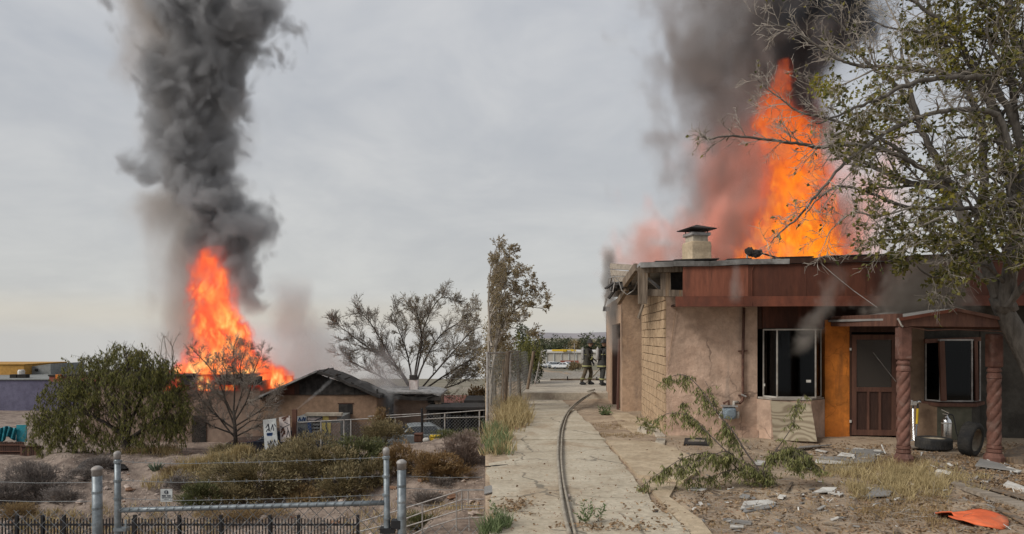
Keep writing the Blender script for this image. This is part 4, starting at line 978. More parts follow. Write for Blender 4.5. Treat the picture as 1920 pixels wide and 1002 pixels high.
# ================================================================ PLANTS
def rvec(rng): 
    while True:
        v=Vector((rng.uniform(-1,1),rng.uniform(-1,1),rng.uniform(-1,1)))
        if .05<v.length<1: return v.normalized()
def smoothpts(pts,n=5):
    pts=[Vector(q) for q in pts]; out=[]
    for i in range(len(pts)-1):
        p0=pts[max(i-1,0)]; p1=pts[i]; p2=pts[i+1]; p3=pts[min(i+2,len(pts)-1)]
        for k in range(n):
            t=k/n; out.append(.5*((2*p1)+(p2-p0)*t+(2*p0-5*p1+4*p2-p3)*t*t+(3*p1-p0-3*p2+p3)*t*t*t))
    out.append(pts[-1]); return out
def leaf(mb,p,d,L,wd,rng,up=None):
    d=d.normalized(); s=d.cross(rvec(rng))
    if s.length<.05: s=d.orthogonal()
    s=s.normalized()*wd*.5; n=s.cross(d).normalized()*wd*.25
    b=len(mb.v); a=p+d*L*.45
    mb.v+=[tuple(p),tuple(a+s+n),tuple(p+d*L),tuple(a-s+n)]; mb.f.append((b,b+1,b+2,b+3)); mb.m.append(mb.cur)
class Tree:
    def __init__(s,seed,seg=.3,wob=.22,grav=0.,nb=(3,5),ratio=(.45,.7),ang=(.5,1.1),rk=.55,leafL=.07,leafW=.04,nleaf=0,leafp=1.,rmin=.004,upb=.1,cond=None,drop=.3):
        s.rng=random.Random(seed); s.wood=MB(); s.tw=MB(); s.lv=MB(); s.lim=None; s.__dict__.update(seg=seg,wob=wob,grav=grav,nb=nb,ratio=ratio,ang=ang,rk=rk,leafL=leafL,leafW=leafW,nleaf=nleaf,leafp=leafp,rmin=rmin,upb=upb,cond=cond,drop=drop)
    def path(s,p,d,L,lev):
        n=max(2,int(L/s.seg)+1); pts=[p]; d=d.normalized()
        for i in range(n):
            d=(d+rvec(s.rng)*s.wob+Vector((0,0,s.grav+s.upb*.3))).normalized(); p=p+d*L/n; pts.append(p)
        return pts
    def leaves(s,pts,k):
        rng=s.rng
        for q in range(k):
            i=rng.randrange(len(pts)-1); t=rng.random(); p=pts[i].lerp(pts[i+1],t)
            if s.cond and not s.cond(p,rng): continue
            d=(pts[i+1]-pts[i]).normalized()+rvec(rng)*.9+Vector((0,0,-s.drop))
            leaf(s.lv,p,d,s.leafL*rng.uniform(.6,1.3),s.leafW*rng.uniform(.7,1.2),rng)
    def branch(s,p,d,L,r,lev):
        if s.lim:
            e=p+d.normalized()*L*1.15; e=CX+e.x/e.y*F
            if (e-s.lim[1])*s.lim[0]<0: d=Vector((abs(d.x)*s.lim[0]+.2*s.lim[0],d.y,d.z))
        pts=s.path(p,d,L,lev); r=max(r,s.rmin)
        mb=s.wood if r>.02 else s.tw
        mb.tube(pts,[max(s.rmin*.6,r*(1-.65*i/(len(pts)-1))) for i in range(len(pts))],6 if r>.05 else (4 if r>.015 else 3),cap=False)
        s.children(pts,L,r,lev)
    def children(s,pts,L,r,lev,n=None,lo=.2):
        rng=s.rng
        if lev<=0:
            if s.nleaf and rng.random()<s.leafp: s.leaves(pts,s.nleaf)
            return
        n=n or rng.randint(*s.nb)
        for k in range(n):
            t=lo+(1-lo)*(k+rng.random())/n; f=t*(len(pts)-1); i=min(int(f),len(pts)-2); p=pts[i].lerp(pts[i+1],f-i)
            d=(pts[i+1]-pts[i]).normalized(); a=rng.uniform(*s.ang); o=d.cross(rvec(rng))
            if o.length<.05: o=d.orthogonal()
            nd=d*math.cos(a)+o.normalized()*math.sin(a)+Vector((0,0,s.upb))
            s.branch(p,nd,L*rng.uniform(*s.ratio)*(1.1-.4*t),r*(1-.6*t)*s.rk,lev-1)
        if s.nleaf and rng.random()<s.leafp*.5: s.leaves(pts[len(pts)//2:],s.nleaf)
    def limb(s,pts,r0,r1,sub=1.,lev=2,every=.4,sides=7,lo=.2,n=5):
        pts=smoothpts(pts,n); L=sum((pts[i+1]-pts[i]).length for i in range(len(pts)-1))
        for i in range(1,len(pts)-1): pts[i]=pts[i]+rvec(s.rng)*min(.02,r0*.22)
        (s.wood if r0>.02 else s.tw).tube(pts,[r0+(r1-r0)*i/(len(pts)-1) for i in range(len(pts))],sides,cap=False)
        n=int(L*(1-lo)/every)
        for k in range(n):
            t=lo+(1-lo)*(k+s.rng.random())/n; f=t*(len(pts)-1); i=min(int(f),len(pts)-2); p=pts[i].lerp(pts[i+1],f-i)
            d=(pts[i+1]-pts[i]).normalized(); a=s.rng.uniform(*s.ang); o=d.cross(rvec(s.rng)); o=o.normalized() if o.length>.05 else d.orthogonal()
            s.branch(p,d*math.cos(a)+o*math.sin(a)+Vector((0,0,s.upb)),sub*s.rng.uniform(.5,1.2)*(1.15-.5*t),(r0+(r1-r0)*t)*s.rk,lev)
    def build(s,root,mw,mt,ml,wname='trunk'):
        if s.wood.v: s.wood.build(wname,mw,root,smooth=True)
        if s.tw.v: o=s.tw.build('twigs',mt,root); o['kind']='stuff'
        if s.lv.v: o=s.lv.build('crown',ml,root); o['kind']='stuff'
# ---------------------------------------------------------------- big bare tree over the porch
bt=thing('mulberry_tree','large half bare tree with tangled grey limbs overhanging the porch','tree',(8.75,10.8,0))
def lp(l,y0,y1): 
    n=len(l)-1; return [P(a,b,y0+(y1-y0)*i/n) for i,(a,b) in enumerate(l)]
def mcond(p,rng):
    px=CX+p.x/p.y*F; y=HY-(p.z-CH)/p.y*F
    k=.05
    if px>1600 and y>200: k=.42
    if px>1640 and y>280: k=.55
    if px>1640 and y>400: k=.75
    if y>535: k=.15
    if 1560<px<1720 and 90<y<300: k=.35
    if px>1690 and y<170: k=.55
    if px<1540: k=.02
    if x_out(px,y): k=1.  # densest leaf on the unseen limbs, to shade the porch
    return rng.random()<k
def x_out(px,y): return px>1935 or y<-15
T=Tree(31,seg=.13,wob=.22,grav=-.02,nb=(6,8),ratio=(.45,.85),ang=(.4,1.15),rk=.5,leafL=.075,leafW=.055,nleaf=5,leafp=.5,rmin=.0042,upb=.04,cond=mcond,drop=.5)
T.wood.tube(smoothpts([(9.0,10.7,-.3),(8.75,10.7,.2),P(1975,780,10.7),P(1925,665,10.75),P(1893,605,10.8),P(1868,555,10.85)],4),[.30,.27,.23,.21,.2,.19,.19,.18,.175,.17,.165,.16,.16,.16,.16,.155,.15,.14,.13,.12,.11],12)
for c,r in ((P(1884,572,10.75),.13),): T.wood.blob(c,(r*1.3,r,r*1.2),int(r*100),.3,10,8)
L=[ # points, near Y, far Y, r0, r1, side length, levels, spacing
 ([(1872,560),(1852,505),(1838,470),(1815,420),(1788,360),(1740,270),(1722,225),(1700,150),(1690,90)],10.8,11.6,.12,.02,.9,2,.32),
 ([(1838,470),(1800,400),(1770,352),(1709,345),(1660,322),(1619,303),(1590,288)],10.9,12.6,.10,.025,.9,2,.3),
 ([(1885,575),(1893,500),(1905,430),(1900,360),(1880,250),(1850,180),(1829,130),(1809,100),(1784,55),(1709,0)],10.7,10.4,.14,.02,.9,2,.34),
 ([(1912,380),(1919,300),(1903,235),(1889,200),(1862,165),(1839,147),(1760,147),(1700,160),(1660,180),(1610,200),(1575,216),(1530,232)],10.6,9.6,.085,.01,.6,2,.26),
 ([(1900,330),(1880,235),(1859,212),(1799,205),(1755,212),(1710,225),(1660,250),(1620,278),(1585,305),(1540,355),(1500,405),(1470,430),(1445,455)],10.3,9.4,.06,.007,.5,2,.2),
 ([(1915,400),(1909,369),(1870,385),(1824,391),(1770,391),(1709,389),(1670,378),(1634,364),(1600,353),(1570,350),(1535,372),(1510,402)],10.4,9.5,.05,.008,.5,2,.24),
 ([(1788,345),(1745,325),(1700,300),(1650,280),(1590,271),(1535,276),(1500,270),(1460,265),(1400,258),(1360,255),(1330,262),(1318,256)],11.2,10.6,.055,.008,.5,2,.16),
 ([(1829,130),(1800,140),(1750,135),(1710,130),(1665,124),(1625,125),(1590,118),(1560,105),(1520,78),(1485,55),(1460,48),(1435,40)],10.4,10.9,.05,.006,.6,2,.17),
 ([(1722,225),(1690,170),(1640,130),(1620,110),(1605,90),(1590,62),(1570,40),(1535,15),(1505,-20)],11.6,11.9,.045,.006,.65,2,.15),
 ([(1700,290),(1640,255),(1560,225),(1500,210),(1470,190),(1445,172),(1420,150)],11.4,11.9,.035,.006,.55,2,.16),
 ([(1903,235),(1895,140),(1879,60),(1834,0),(1810,-40)],10.5,10.2,.07,.02,.8,2,.3),
 ([(1905,430),(1930,330),(1940,200),(1925,100),(1919,75),(1960,0)],10.7,10.,.11,.03,.9,2,.34),
 ([(1852,505),(1835,440),(1845,330),(1838,240),(1815,170),(1775,90),(1745,30),(1735,-40)],11.2,12.4,.10,.02,.9,2,.32),
 ([(1870,545),(1820,500),(1780,470),(1740,452),(1700,448),(1655,452),(1618,468)],11.,12.6,.05,.01,.75,2,.24),
 ([(1880,560),(1850,480),(1800,430),(1760,415),(1700,418),(1650,430)],11.2,13.,.05,.01,.8,2,.26),
 ([(1893,500),(1930,450),(1960,420),(1975,350)],10.7,10.2,.09,.03,.9,2,.3),
 ([(1885,575),(1905,540),(1890,490),(1850,470),(1800,472),(1770,490)],10.3,9.9,.03,.006,.6,2,.22),
 ([(1900,520),(1870,440),(1830,400),(1800,350),(1770,300)],10.4,9.8,.04,.008,.7,2,.22),
 ([(1619,303),(1590,330),(1560,365),(1535,400)],12.6,12.9,.02,.006,.5,1,.2),
 ([(1780,90),(1720,60),(1660,50),(1600,20)],10.6,10.9,.03,.006,.6,2,.2),
 ([(1920,170),(1870,110),(1850,50),(1870,-20)],10.2,10.,.035,.008,.7,2,.2),
 ([(1640,130),(1600,150),(1560,165),(1520,160),(1495,150)],11.6,11.8,.02,.005,.5,2,.15),
 ([(1660,250),(1610,240),(1560,255),(1500,300)],9.8,9.6,.02,.005,.5,2,.16),
 ([(1709,389),(1650,405),(1600,400),(1560,430),(1545,460)],9.9,9.5,.02,.005,.5,2,.16),
 ([(1780,400),(1720,425),(1660,430),(1630,400)],9.8,9.4,.02,.005,.6,2,.16),
 ([(1870,385),(1830,430),(1780,445),(1740,430)],10.2,9.7,.025,.005,.6,2,.16),
 ([(1900,360),(1850,330),(1800,330),(1740,345)],10.3,9.7,.025,.005,.6,2,.16),
 ([(1710,130),(1690,60),(1660,0),(1650,-40)],10.4,10.6,.02,.005,.7,2,.16),
 ([(1890,540),(1850,500),(1800,500),(1750,520),(1720,500)],10.7,10.,.04,.008,.7,2,.2),
 ([(1900,520),(1880,480),(1820,450),(1760,480)],10.5,9.8,.04,.008,.7,2,.2),
 ([(1893,500),(1980,380),(2060,250),(2160,180)],10.7,11.,.10,.03,1.1,2,.3),  # from here down: limbs out of view, added to shade the porch
 ([(1905,430),(2000,300),(2050,150),(2060,20)],10.7,12.,.10,.03,1.1,2,.3),
 ([(1940,200),(1900,60),(1880,-60),(1800,-160)],10.3,9.6,.08,.02,1.1,2,.3),
 ([(1735,-40),(1720,-120),(1660,-200)],12.4,12.8,.04,.01,1.1,2,.25),
 ([(1960,0),(2040,-80),(2120,-120)],10.,9.,.06,.02,1.1,2,.3),
 ([(1885,575),(1960,500),(2050,470),(2150,440)],10.7,9.2,.08,.02,1.1,2,.3),
]
for l,ya,yb,r0,r1,sub,lev,ev in L:
    T.nb=(6,8) if r0>.061 or l[-1][1]>480 else (3,5)
    T.limb(lp(l,ya,yb),r0*.82,r1,sub,lev,ev*.8,8 if r0>.06 else 6)
T.build(bt,M_['bark'],M_['twig'],LM['mulberry'])
# yellowing sprays, foliage of their own colour
yl=MB(); rng=random.Random(77)
for (cx_,cy_,rx,ry,Y,n) in ((1543,165,34,32,10.9,180),(1800,45,50,50,10.4,230),(1785,120,45,45,10.6,160),(1870,30,50,40,10.3,130),(1640,190,60,60,11.6,200),(1660,240,70,40,11.4,170),(1775,372,30,20,10.,50),(1680,330,30,20,12,45)):
    for i in range(n):
        a=rvec(rng)*rng.random()**.5; p=P(cx_+a.x*rx,cy_+a.z*ry,Y+a.y*.5)
        leaf(yl,p,rvec(rng)+Vector((0,0,-.8)),rng.uniform(.05,.09),rng.uniform(.035,.06),rng)
o=yl.build('yellow_leaves',LM['yellow'],bt); o['kind']='stuff'
# ---------------------------------------------------------------- sapling in front of the house
sp_=thing('willow_sapling','sprawling green sapling with drooping leafy shoots in front of the stucco wall','sapling',P(1400,905,9.6))
S=Tree(41,seg=.1,wob=.12,nb=(2,3),rmin=.0025,upb=0)
def shoot(l,ya,yb,r,dens,len_=.085,droop=1.1,start=.15,tuft=1):
    pts=smoothpts(lp(l,ya,yb),6); S.tw.tube(pts,[r*(1-.8*i/(len(pts)-1))+.0012 for i in range(len(pts))],5,cap=False)
    rng=S.rng; m=max(3,int(dens*(len(pts)-1)*.2))
    for k in range(m):
        f=(start+(1-start)*rng.random())*(len(pts)-1); i=min(int(f),len(pts)-2); p=pts[i].lerp(pts[i+1],f-i)
        for u in range(rng.randint(1,5)):
            d=rvec(rng)*.9+Vector((0,0,-droop*.7)); ln=rng.uniform(.07,.26)
            q=S.path(p+rvec(rng)*.03,d,ln,0); S.tw.tube(q,[.002,.0016]+[.001]*(len(q)-2),3,cap=False)
            for j in range(rng.randint(5,12)):
                t=rng.random(); w=q[0].lerp(q[-1],t); leaf(S.lv,w,rvec(rng)*.6+Vector((0,0,-.9)),len_*rng.uniform(.5,1.2),len_*.2,rng)
shoot([(1400,905),(1385,870),(1345,830),(1315,800),(1290,780),(1255,775),(1225,790)],9.6,10.6,.012,3,start=.4)
shoot([(1430,915),(1428,890),(1400,850),(1375,810),(1345,775),(1325,745),(1300,715),(1280,703),(1255,708),(1236,722)],9.5,10.8,.013,3.4,start=.35)
shoot([(1345,775),(1335,740),(1322,715)],10.2,10.4,.006,2)
shoot([(1395,890),(1360,860),(1320,850),(1280,860),(1240,885),(1200,915)],9.4,8.9,.008,6,start=.12)
shoot([(1400,895),(1370,850),(1340,852),(1300,868),(1265,880)],9.3,8.9,.007,4,start=.1)
shoot([(1430,912),(1434,870),(1450,850),(1480,840),(1510,850),(1535,880)],9.4,9.1,.009,7,start=.3)
shoot([(1434,880),(1455,845),(1485,800),(1495,760),(1508,740)],9.6,10.4,.008,3.5,start=.1)
shoot([(1425,900),(1470,845),(1490,850),(1500,875)],9.3,9.1,.006,8,start=.3)
shoot([(1400,880),(1385,840),(1370,815),(1355,800)],9.8,10.2,.007,5)
shoot([(1290,780),(1278,760),(1285,752)],10.4,10.5,.004,3)
shoot([(1410,890),(1380,880),(1330,895),(1290,900)],9.3,9.1,.006,4,start=.1)
shoot([(1430,905),(1440,890),(1420,880),(1400,870)],9.3,9.2,.006,6,start=.1)
for k in range(22):
    a=P(S.rng.uniform(1385,1455),S.rng.uniform(895,918),9.3+S.rng.uniform(-.2,.3)); 
    for j in range(9): leaf(S.lv,a+rvec(S.rng)*.06,rvec(S.rng)+Vector((0,0,.3)),.07,.014,S.rng)
S.build(sp_,M_['bark'],M_['twig_d'],LM['sprig'])
# small seedling at the wall corner and weeds on the slabs
def weed(lab,base,n,h,spread,seed,m='weed',lw=(.07,.017),name='weed',nl=16,lean=(0,0)):
    o=thing(name,lab,'weed',base); s=MB(); lv=MB(); rng=random.Random(seed); b=Vector(base)
    for i in range(n):
        d=Vector((rng.gauss(lean[0],spread),rng.gauss(lean[1],spread),1)).normalized(); hh=h*rng.uniform(.5,1.1); bend=rvec(rng)*.12*hh
        pts=[b+rvec(rng)*.02,b+d*hh*.5+bend*.3,b+d*hh+bend]; s.tube(pts,[.003,.0025,.0012],3,cap=False)
        for k in range(nl):
            t=rng.uniform(.15,1); p=pts[0].lerp(pts[1],t*2) if t<.5 else pts[1].lerp(pts[2],t*2-1)
            leaf(lv,p,rvec(rng)+d*.7,lw[0]*rng.uniform(.5,1.2),lw[1],rng)
    s.build('stems',M_['twig'],o); q=lv.build('leaves',LM[m],o); q['kind']='stuff'; return o
b=P(1222,805,13.0); weed('dark green seedling drooping at the block wall corner',(b.x,b.y,b.z-.1),9,.42,.5,3,'sprig',(.12,.025),nl=14)
b=P(1098,990,7.3); weed('pale green weed growing from the slab beside the hose',(b.x,b.y,.02),8,.26,.35,4,'weed',(.06,.016))
b=P(1120,985,7.4); weed('smaller weed to the right of the pale green slab weed',(b.x,b.y,.02),4,.24,.4,5,'weed',(.06,.018),nl=10)
b=P(1133,765,17.9); weed('green weed at the foot of the dark side doorway',(b.x,b.y,-.05),14,.3,.7,6,'weed',(.1,.03))
b=P(938,985,7.2); weed('yellow green weed at the near left edge of the driveway',(b.x,b.y,.0),6,.3,.35,7,'weed',(.06,.018))
b=P(1405,840,12.4); weed('dry twiggy brush at the foot of the pink wall',(b.x,b.y,.0),16,.32,.8,8,'dry',(.03,.006),nl=4)
# ---------------------------------------------------------------- grass (uncountable)
def grass(name,spots,m,seed,h=(.08,.25),w=.006):
    mb=MB(); rng=random.Random(seed)
    for (x,y,z,n,r,k) in spots:
        for i in range(n):
            a=rng.uniform(0,6.28); q=r*math.sqrt(rng.random()); p=Vector((x+math.cos(a)*q,y+math.sin(a)*q,z))
            d=Vector((rng.gauss(0,.4),rng.gauss(0,.4),1)).normalized(); hh=rng.uniform(*h)*k
            s=Vector((math.cos(a),math.sin(a),0))*w*(.6+.8*rng.random()); c=p+d*hh*.55; e=p+d*hh+Vector((rng.gauss(0,.3),rng.gauss(0,.3),-.1))*hh*.5
            mb.add((p-s,p+s,c+s*.7,c-s*.7,e),((0,1,2,3),(3,2,4)))
    o=mb.build(name,m,origin=(0,0,0),kind='stuff'); return o
def gpos(px,y): # ground point of the yard under a pixel
    Y=2.0*F/(y-HY); return (px-CX)/F*Y,Y,gR((px-CX)/F*Y,Y)
rng=random.Random(51); sp=[]
for i in range(420):
    px=rng.gauss(1690,60); y=rng.gauss(905,17)
    if y>942 or y<866 or px<1560 or MN.noise(Vector((px*.035,y*.08,4)))<rng.uniform(-.2,.25): continue
    sp.append((*gpos(px,y),30,.11,rng.uniform(.5,1.15)))
for i in range(70): px=rng.uniform(1530,1640); y=880+rng.gauss(0,9); sp.append((*gpos(px,y),22,.12,.55))
grass('dry_grass',sp,LM['straw'],52,(.08,.24),.004)
sp=[]
for i in range(150): px=rng.uniform(1600,1770); y=rng.gauss(955,18); sp.append((*gpos(px,min(1000,y)),14,.12,.5))
for i in range(80): px=rng.uniform(1260,1560); y=rng.uniform(925,1002); sp.append((*gpos(px,y),8,.14,.35))
for i in range(110): px=rng.uniform(1570,1730); y=rng.gauss(873,8); sp.append((*gpos(px,y),18,.14,.6))
for i in range(60): px=rng.uniform(1120,1210); y=rng.choice((796,802,816)); sp.append((*gpos(px+rng.uniform(-10,10),y+rng.uniform(-4,4)),20,.14,.3))
for i in range(40): px=rng.uniform(1085,1230); y=rng.uniform(990,1002); sp.append((*gpos(px,y),14,.1,.4))
grass('orange_dry_weeds',sp,LM['dry'],53,(.06,.18),.0035)
sp=[]
for i in range(30):
    Y=rng.uniform(11.6,15.); x=SEAM*Y+rng.uniform(.06,.36); sp.append((x,Y,gR(x,Y),26,.16,.85))
for i in range(10): x,Y,z=gpos(rng.uniform(912,948),rng.uniform(985,1004)); sp.append((x,Y,z,40,.1,.7))
grass('green_grass',sp,LM['weed'],54,(.12,.42),.006)
sp=[]
for i in range(30):
    Y=rng.uniform(11.6,15.); x=SEAM*Y+rng.uniform(.06,.4); sp.append((x,Y,gR(x,Y),26,.18,.6))
for i in range(60):
    Y=rng.uniform(14,22); x=SEAM*Y+rng.uniform(.2,.9)+(Y-15)*.03; sp.append((x,Y,gR(x,Y),40,.22,1.2))
grass('tan_grass',sp,LM['straw'],55,(.15,.5),.007)
# ---------------------------------------------------------------- shrubs on the bank
def shrub(lab,px,y,rx,ry,Y,m,n,seed,size=(.10,.026),name='shrub',up=.5,ydep=None,cat='shrub',wood='twig_d',rough=.35):
    n=int(n*1.7); size=(size[0],size[1]*1.35); rx*=1.15; Y=min(bank_hit(px,y+ry),Y+3) if Y<31.2 else Y
    R=Vector((rx/F*Y,ydep or min(rx/F*Y*.6,.9),ry/F*Y*1.1)); Y=Y+R.y*.35; c=P(px,y,Y)
    base=Vector((c.x,Y,c.z-R.z)); o=thing(name,lab,cat,base); lv=MB(); st=MB(); rng=random.Random(seed)
    lumps=[(rvec(rng)*rng.uniform(.25,.75),rng.uniform(.32,.55)) for k in range(22)]
    cnt=0; tries=0
    while cnt<n and tries<n*6:
        tries+=1
        lc,lr=rng.choice(lumps); q=lc+rvec(rng)*lr*rng.random()**.4
        if q.z<-.85 or q.length>1.15: continue
        if MN.noise(q*2.9+Vector((seed,0,0)))<-.06: continue
        p=Vector((c.x+q.x*R.x,Y+q.y*R.y,c.z+q.z*R.z)); d=(q+Vector((0,0,up))).normalized()+rvec(rng)*.55
        leaf(lv,p,d,size[0]*rng.uniform(.5,1.4),size[1]*rng.uniform(.6,1.3),rng); cnt+=1
    for k in range(46):
        q=rvec(rng); q.z=abs(q.z)*.9+.1; e=Vector((c.x+q.x*R.x*.95,Y+q.y*R.y*.95,base.z+q.z*R.z*1.9)); mid=base.lerp(e,.5)+rvec(rng)*.12
        st.tube([base+rvec(rng)*.05,mid,e],[.014,.009,.004],3,cap=False)
    st.build('stems',M_[wood],o); f=lv.build('foliage',LM[m],o); f['kind']='stuff'; return o
SH=[
 ('broad olive scrub bush sprawling over the middle of the bank',470,893,95,48,29.2,'olive',6500,1,(.15,.03)),
 ('tall olive bush topping the bank before the painted shed',590,872,95,56,30.0,'olive',5800,2,(.15,.03)),
 ('low dark olive bush at the bank foot above the gate rail',430,928,62,20,26.0,'olive',2000,3,(.13,.028)),
 ('rounded green bush just left of the right gate upright',670,850,55,42,30.6,'green',3400,4,(.13,.03)),
 ('small olive bush tucked behind the right gate upright',640,905,48,36,28.0,'olive',2600,5,(.13,.028)),
 ('orange brown bush right of the thick right gate post',805,872,52,30,28.6,'rusty',3200,6,(.12,.026)),
 ('pale rusty bush behind the thick right gate post',745,862,42,36,29.6,'rusty',2400,7,(.12,.026)),
 ('mauve grey dead brush at the right end of the bank',872,843,46,38,30.4,'mauve',4600,8,(.13,.014)),
 ('green shrub in front of the black shed and fence post',850,818,60,16,32.,'green',1800,9,(.12,.028)),
 ('olive shrub below the grey car behind the fence',715,812,52,26,32.,'olive',2600,10,(.12,.028)),
 ('upright pale shrub growing against the fence rails',715,790,22,26,33.2,'rusty',900,11,(.12,.024)),
 ('grey dead brush heaped on the left end of the bank',70,902,72,40,28.6,'greybrush',6400,12,(.15,.014)),
 ('grey brush at the left frame edge behind the picket fence',8,925,42,32,27.2,'greybrush',3000,13,(.14,.014)),
 ('low grey brush beside the thick left gate post',120,930,40,16,26.4,'greybrush',1800,14,(.12,.013)),
 ('dull tan weed clump above the left picket fence',32,958,42,14,25.6,'dry',1500,15,(.12,.014)),
 ('grey dead brush under the right side of the weeping tree',190,868,38,14,31.,'greybrush',1300,16,(.12,.013)),
 ('dark brush on the slope right of the thick right post',800,935,36,14,26.4,'greybrush',1400,17,(.12,.014)),
 ('small dark brush high on the right slope',830,905,30,9,28.,'greybrush',900,18,(.11,.013)),
 ('grey rocky brush behind the small sign',345,905,36,18,28.6,'greybrush',1500,19,(.12,.014)),
 ('green grey bush behind the top rail right of the sign',372,930,40,26,26.6,'green',1900,20,(.13,.026)),
 ('low weeds at the foot of the slope beside the railing',790,978,50,16,24.4,'green',1300,21,(.12,.02)),
 ('pale weeds behind the pickets below the sign',450,968,110,12,24.6,'dry',2200,22,(.13,.014)),
 ('olive brush on the bank crest by the bare tree',420,845,30,14,31.5,'olive',800,23,(.12,.022)),
 ('tan dry scrub in the middle of the bank foot',555,928,66,18,27.,'dry',2000,26,(.14,.02)),
 ('tan olive scrub between the two olive bushes on the crest',535,858,50,28,30.,'olive',2600,27,(.14,.03)),
 ('tan scrub spilling down under the mauve dead brush',845,885,42,18,28.,'rusty',1500,28,(.12,.02)),
 ('small tan scrub on the open slope right of the agave',325,885,22,12,29.,'dry',700,29,(.12,.014)),
 ('olive green scrub beside the orange brown bush',700,885,36,30,29.,'olive',1800,30,(.13,.028)),
 ('low grey scrub left of the thick left gate post high on the bank',160,890,34,12,29.,'greybrush',1100,31,(.12,.014)),
 ('olive tuft behind the bank crest right of the graffiti board',560,832,34,16,32.4,'olive',1000,24,(.12,.026)),
]
for lab,px,y,rx,ry,Y,m,n,sd,sz in SH: shrub(lab,px,y,rx,ry,Y,m,n,sd,sz)
# golden grass clumps on the crest
sp=[]; rng=random.Random(61)
for i in range(200):
    t=rng.random(); px=335+t*130+rng.gauss(0,8); y=888-t*38+rng.gauss(0,6); Y=29.3+t*1.9; q=P(px,y,Y); sp.append((q.x,Y,gL(q.x,Y),26,.24,1.))
for i in range(60): px=rng.uniform(160,420); Y=rng.uniform(24,26.5); x=(px-CX)/F*Y; sp.append((x,Y,gL(x,Y),18,.25,.6))
for i in range(70): px=rng.uniform(30,150); Y=rng.uniform(24,26); x=(px-CX)/F*Y; sp.append((x,Y,gL(x,Y),16,.25,.6))
for i in range(60): px=rng.uniform(650,900); Y=rng.uniform(23.8,26); x=(px-CX)/F*Y; sp.append((x,Y,gL(x,Y),16,.25,.6))
for i in range(90): px=rng.uniform(240,330); Y=rng.uniform(32.5,35); x=(px-CX)/F*Y; sp.append((x,Y,gL(x,Y),14,.3,.9))
for i in range(150):
    px=rng.uniform(350,720); y=rng.uniform(860,945); Y=bank_hit(px,y)-.25; q=P(px,y,Y); sp.append((q.x,Y,gL(q.x,Y),22,.28,.85))
for i in range(90):
    px=rng.gauss(395,42); y=875-(px-395)*.32+rng.gauss(0,9); Y=bank_hit(px,y)-.1; q=P(px,y,Y); sp.append((q.x,Y,gL(q.x,Y),30,.26,1.1))
grass('golden_grass',sp,LM['straw'],62,(.2,.6),.012)
# agave
ag=thing('agave','pale green spiky agave on the bank below the weeping tree','agave',P(292,888,29.6)); rng=random.Random(6)
for i in range(20):
    a=rng.uniform(0,6.28); d=Vector((math.cos(a)*.6,math.sin(a)*.6,rng.uniform(.5,1.2))).normalized(); b=W[ag].translation; mb=MB()
    mb.tube([b,b+d*.28,b+d*.55],[.035,.04,.004],4); mb.build('leaf',LM['agave'],ag)
# ---------------------------------------------------------------- weeping green tree
gt_=thing('weeping_tree','round green weeping tree on the bank before the purple building','tree',P(238,868,33))
T=Tree(71,seg=.3,wob=.2,nb=(3,4),ratio=(.5,.75),ang=(.35,.9),rk=.6,rmin=.008,upb=.12)
B=P(238,872,33)
T.wood.tube([B-Vector((0,0,.3)),P(237,840,33),P(232,815,33)],[.24,.19,.16],8)
for l in ([(236,825),(225,790),(205,750),(190,715)],[(236,825),(250,780),(270,735),(285,700)],[(232,815),(200,795),(160,775),(120,765)],[(234,818),(235,760),(240,700),(238,670)],[(236,828),(275,800),(310,775),(335,750)]):
    T.limb(lp(l,33,33+T.rng.uniform(-1,1)),.11,.03,1.1,2,.45)
rng=T.rng
ELL=[(165,705,62,42),(268,695,58,40),(235,668,62,26),(320,765,42,60),(80,800,34,50),(215,725,95,60),(140,765,62,66),(290,742,62,66),(105,800,42,48),(185,820,70,34),(235,672,38,22),(300,700,40,34),(338,748,22,52),(130,725,40,32),(190,690,50,24),(265,800,50,40),(95,760,32,42),(330,800,25,30)]
for k in range(5600):
    e=rng.choices(ELL,[a*b for _,_,a,b in ELL])[0]; q=rvec(rng)*rng.random()**.33
    px=e[0]+q.x*e[2]; y=e[1]+q.z*e[3]; Y=33+q.y*e[2]/F*33*.8
    if MN.noise(Vector((px*.045,y*.045,q.y)))<.02 and rng.random()<.85: continue
    p=P(px,y,Y); ln=rng.uniform(.2,.7); d=Vector((rng.gauss(0,.45),rng.gauss(0,.45),-1 if rng.random()<.75 else .4))
    top=p+Vector((rng.gauss(0,.12),rng.gauss(0,.12),.15)); pts=[top,p,p+d*ln*.5,p+d*ln]
    T.tw.tube(pts,.005,3,cap=False)
    for j in range(22):
        t=rng.random(); w=p+d*ln*t; leaf(T.lv,w,rvec(rng)*.55+Vector((0,0,-1)),rng.uniform(.08,.19),.028,rng)
T.build(gt_,M_['bark_d'],M_['twig_d'],LM['willow'])
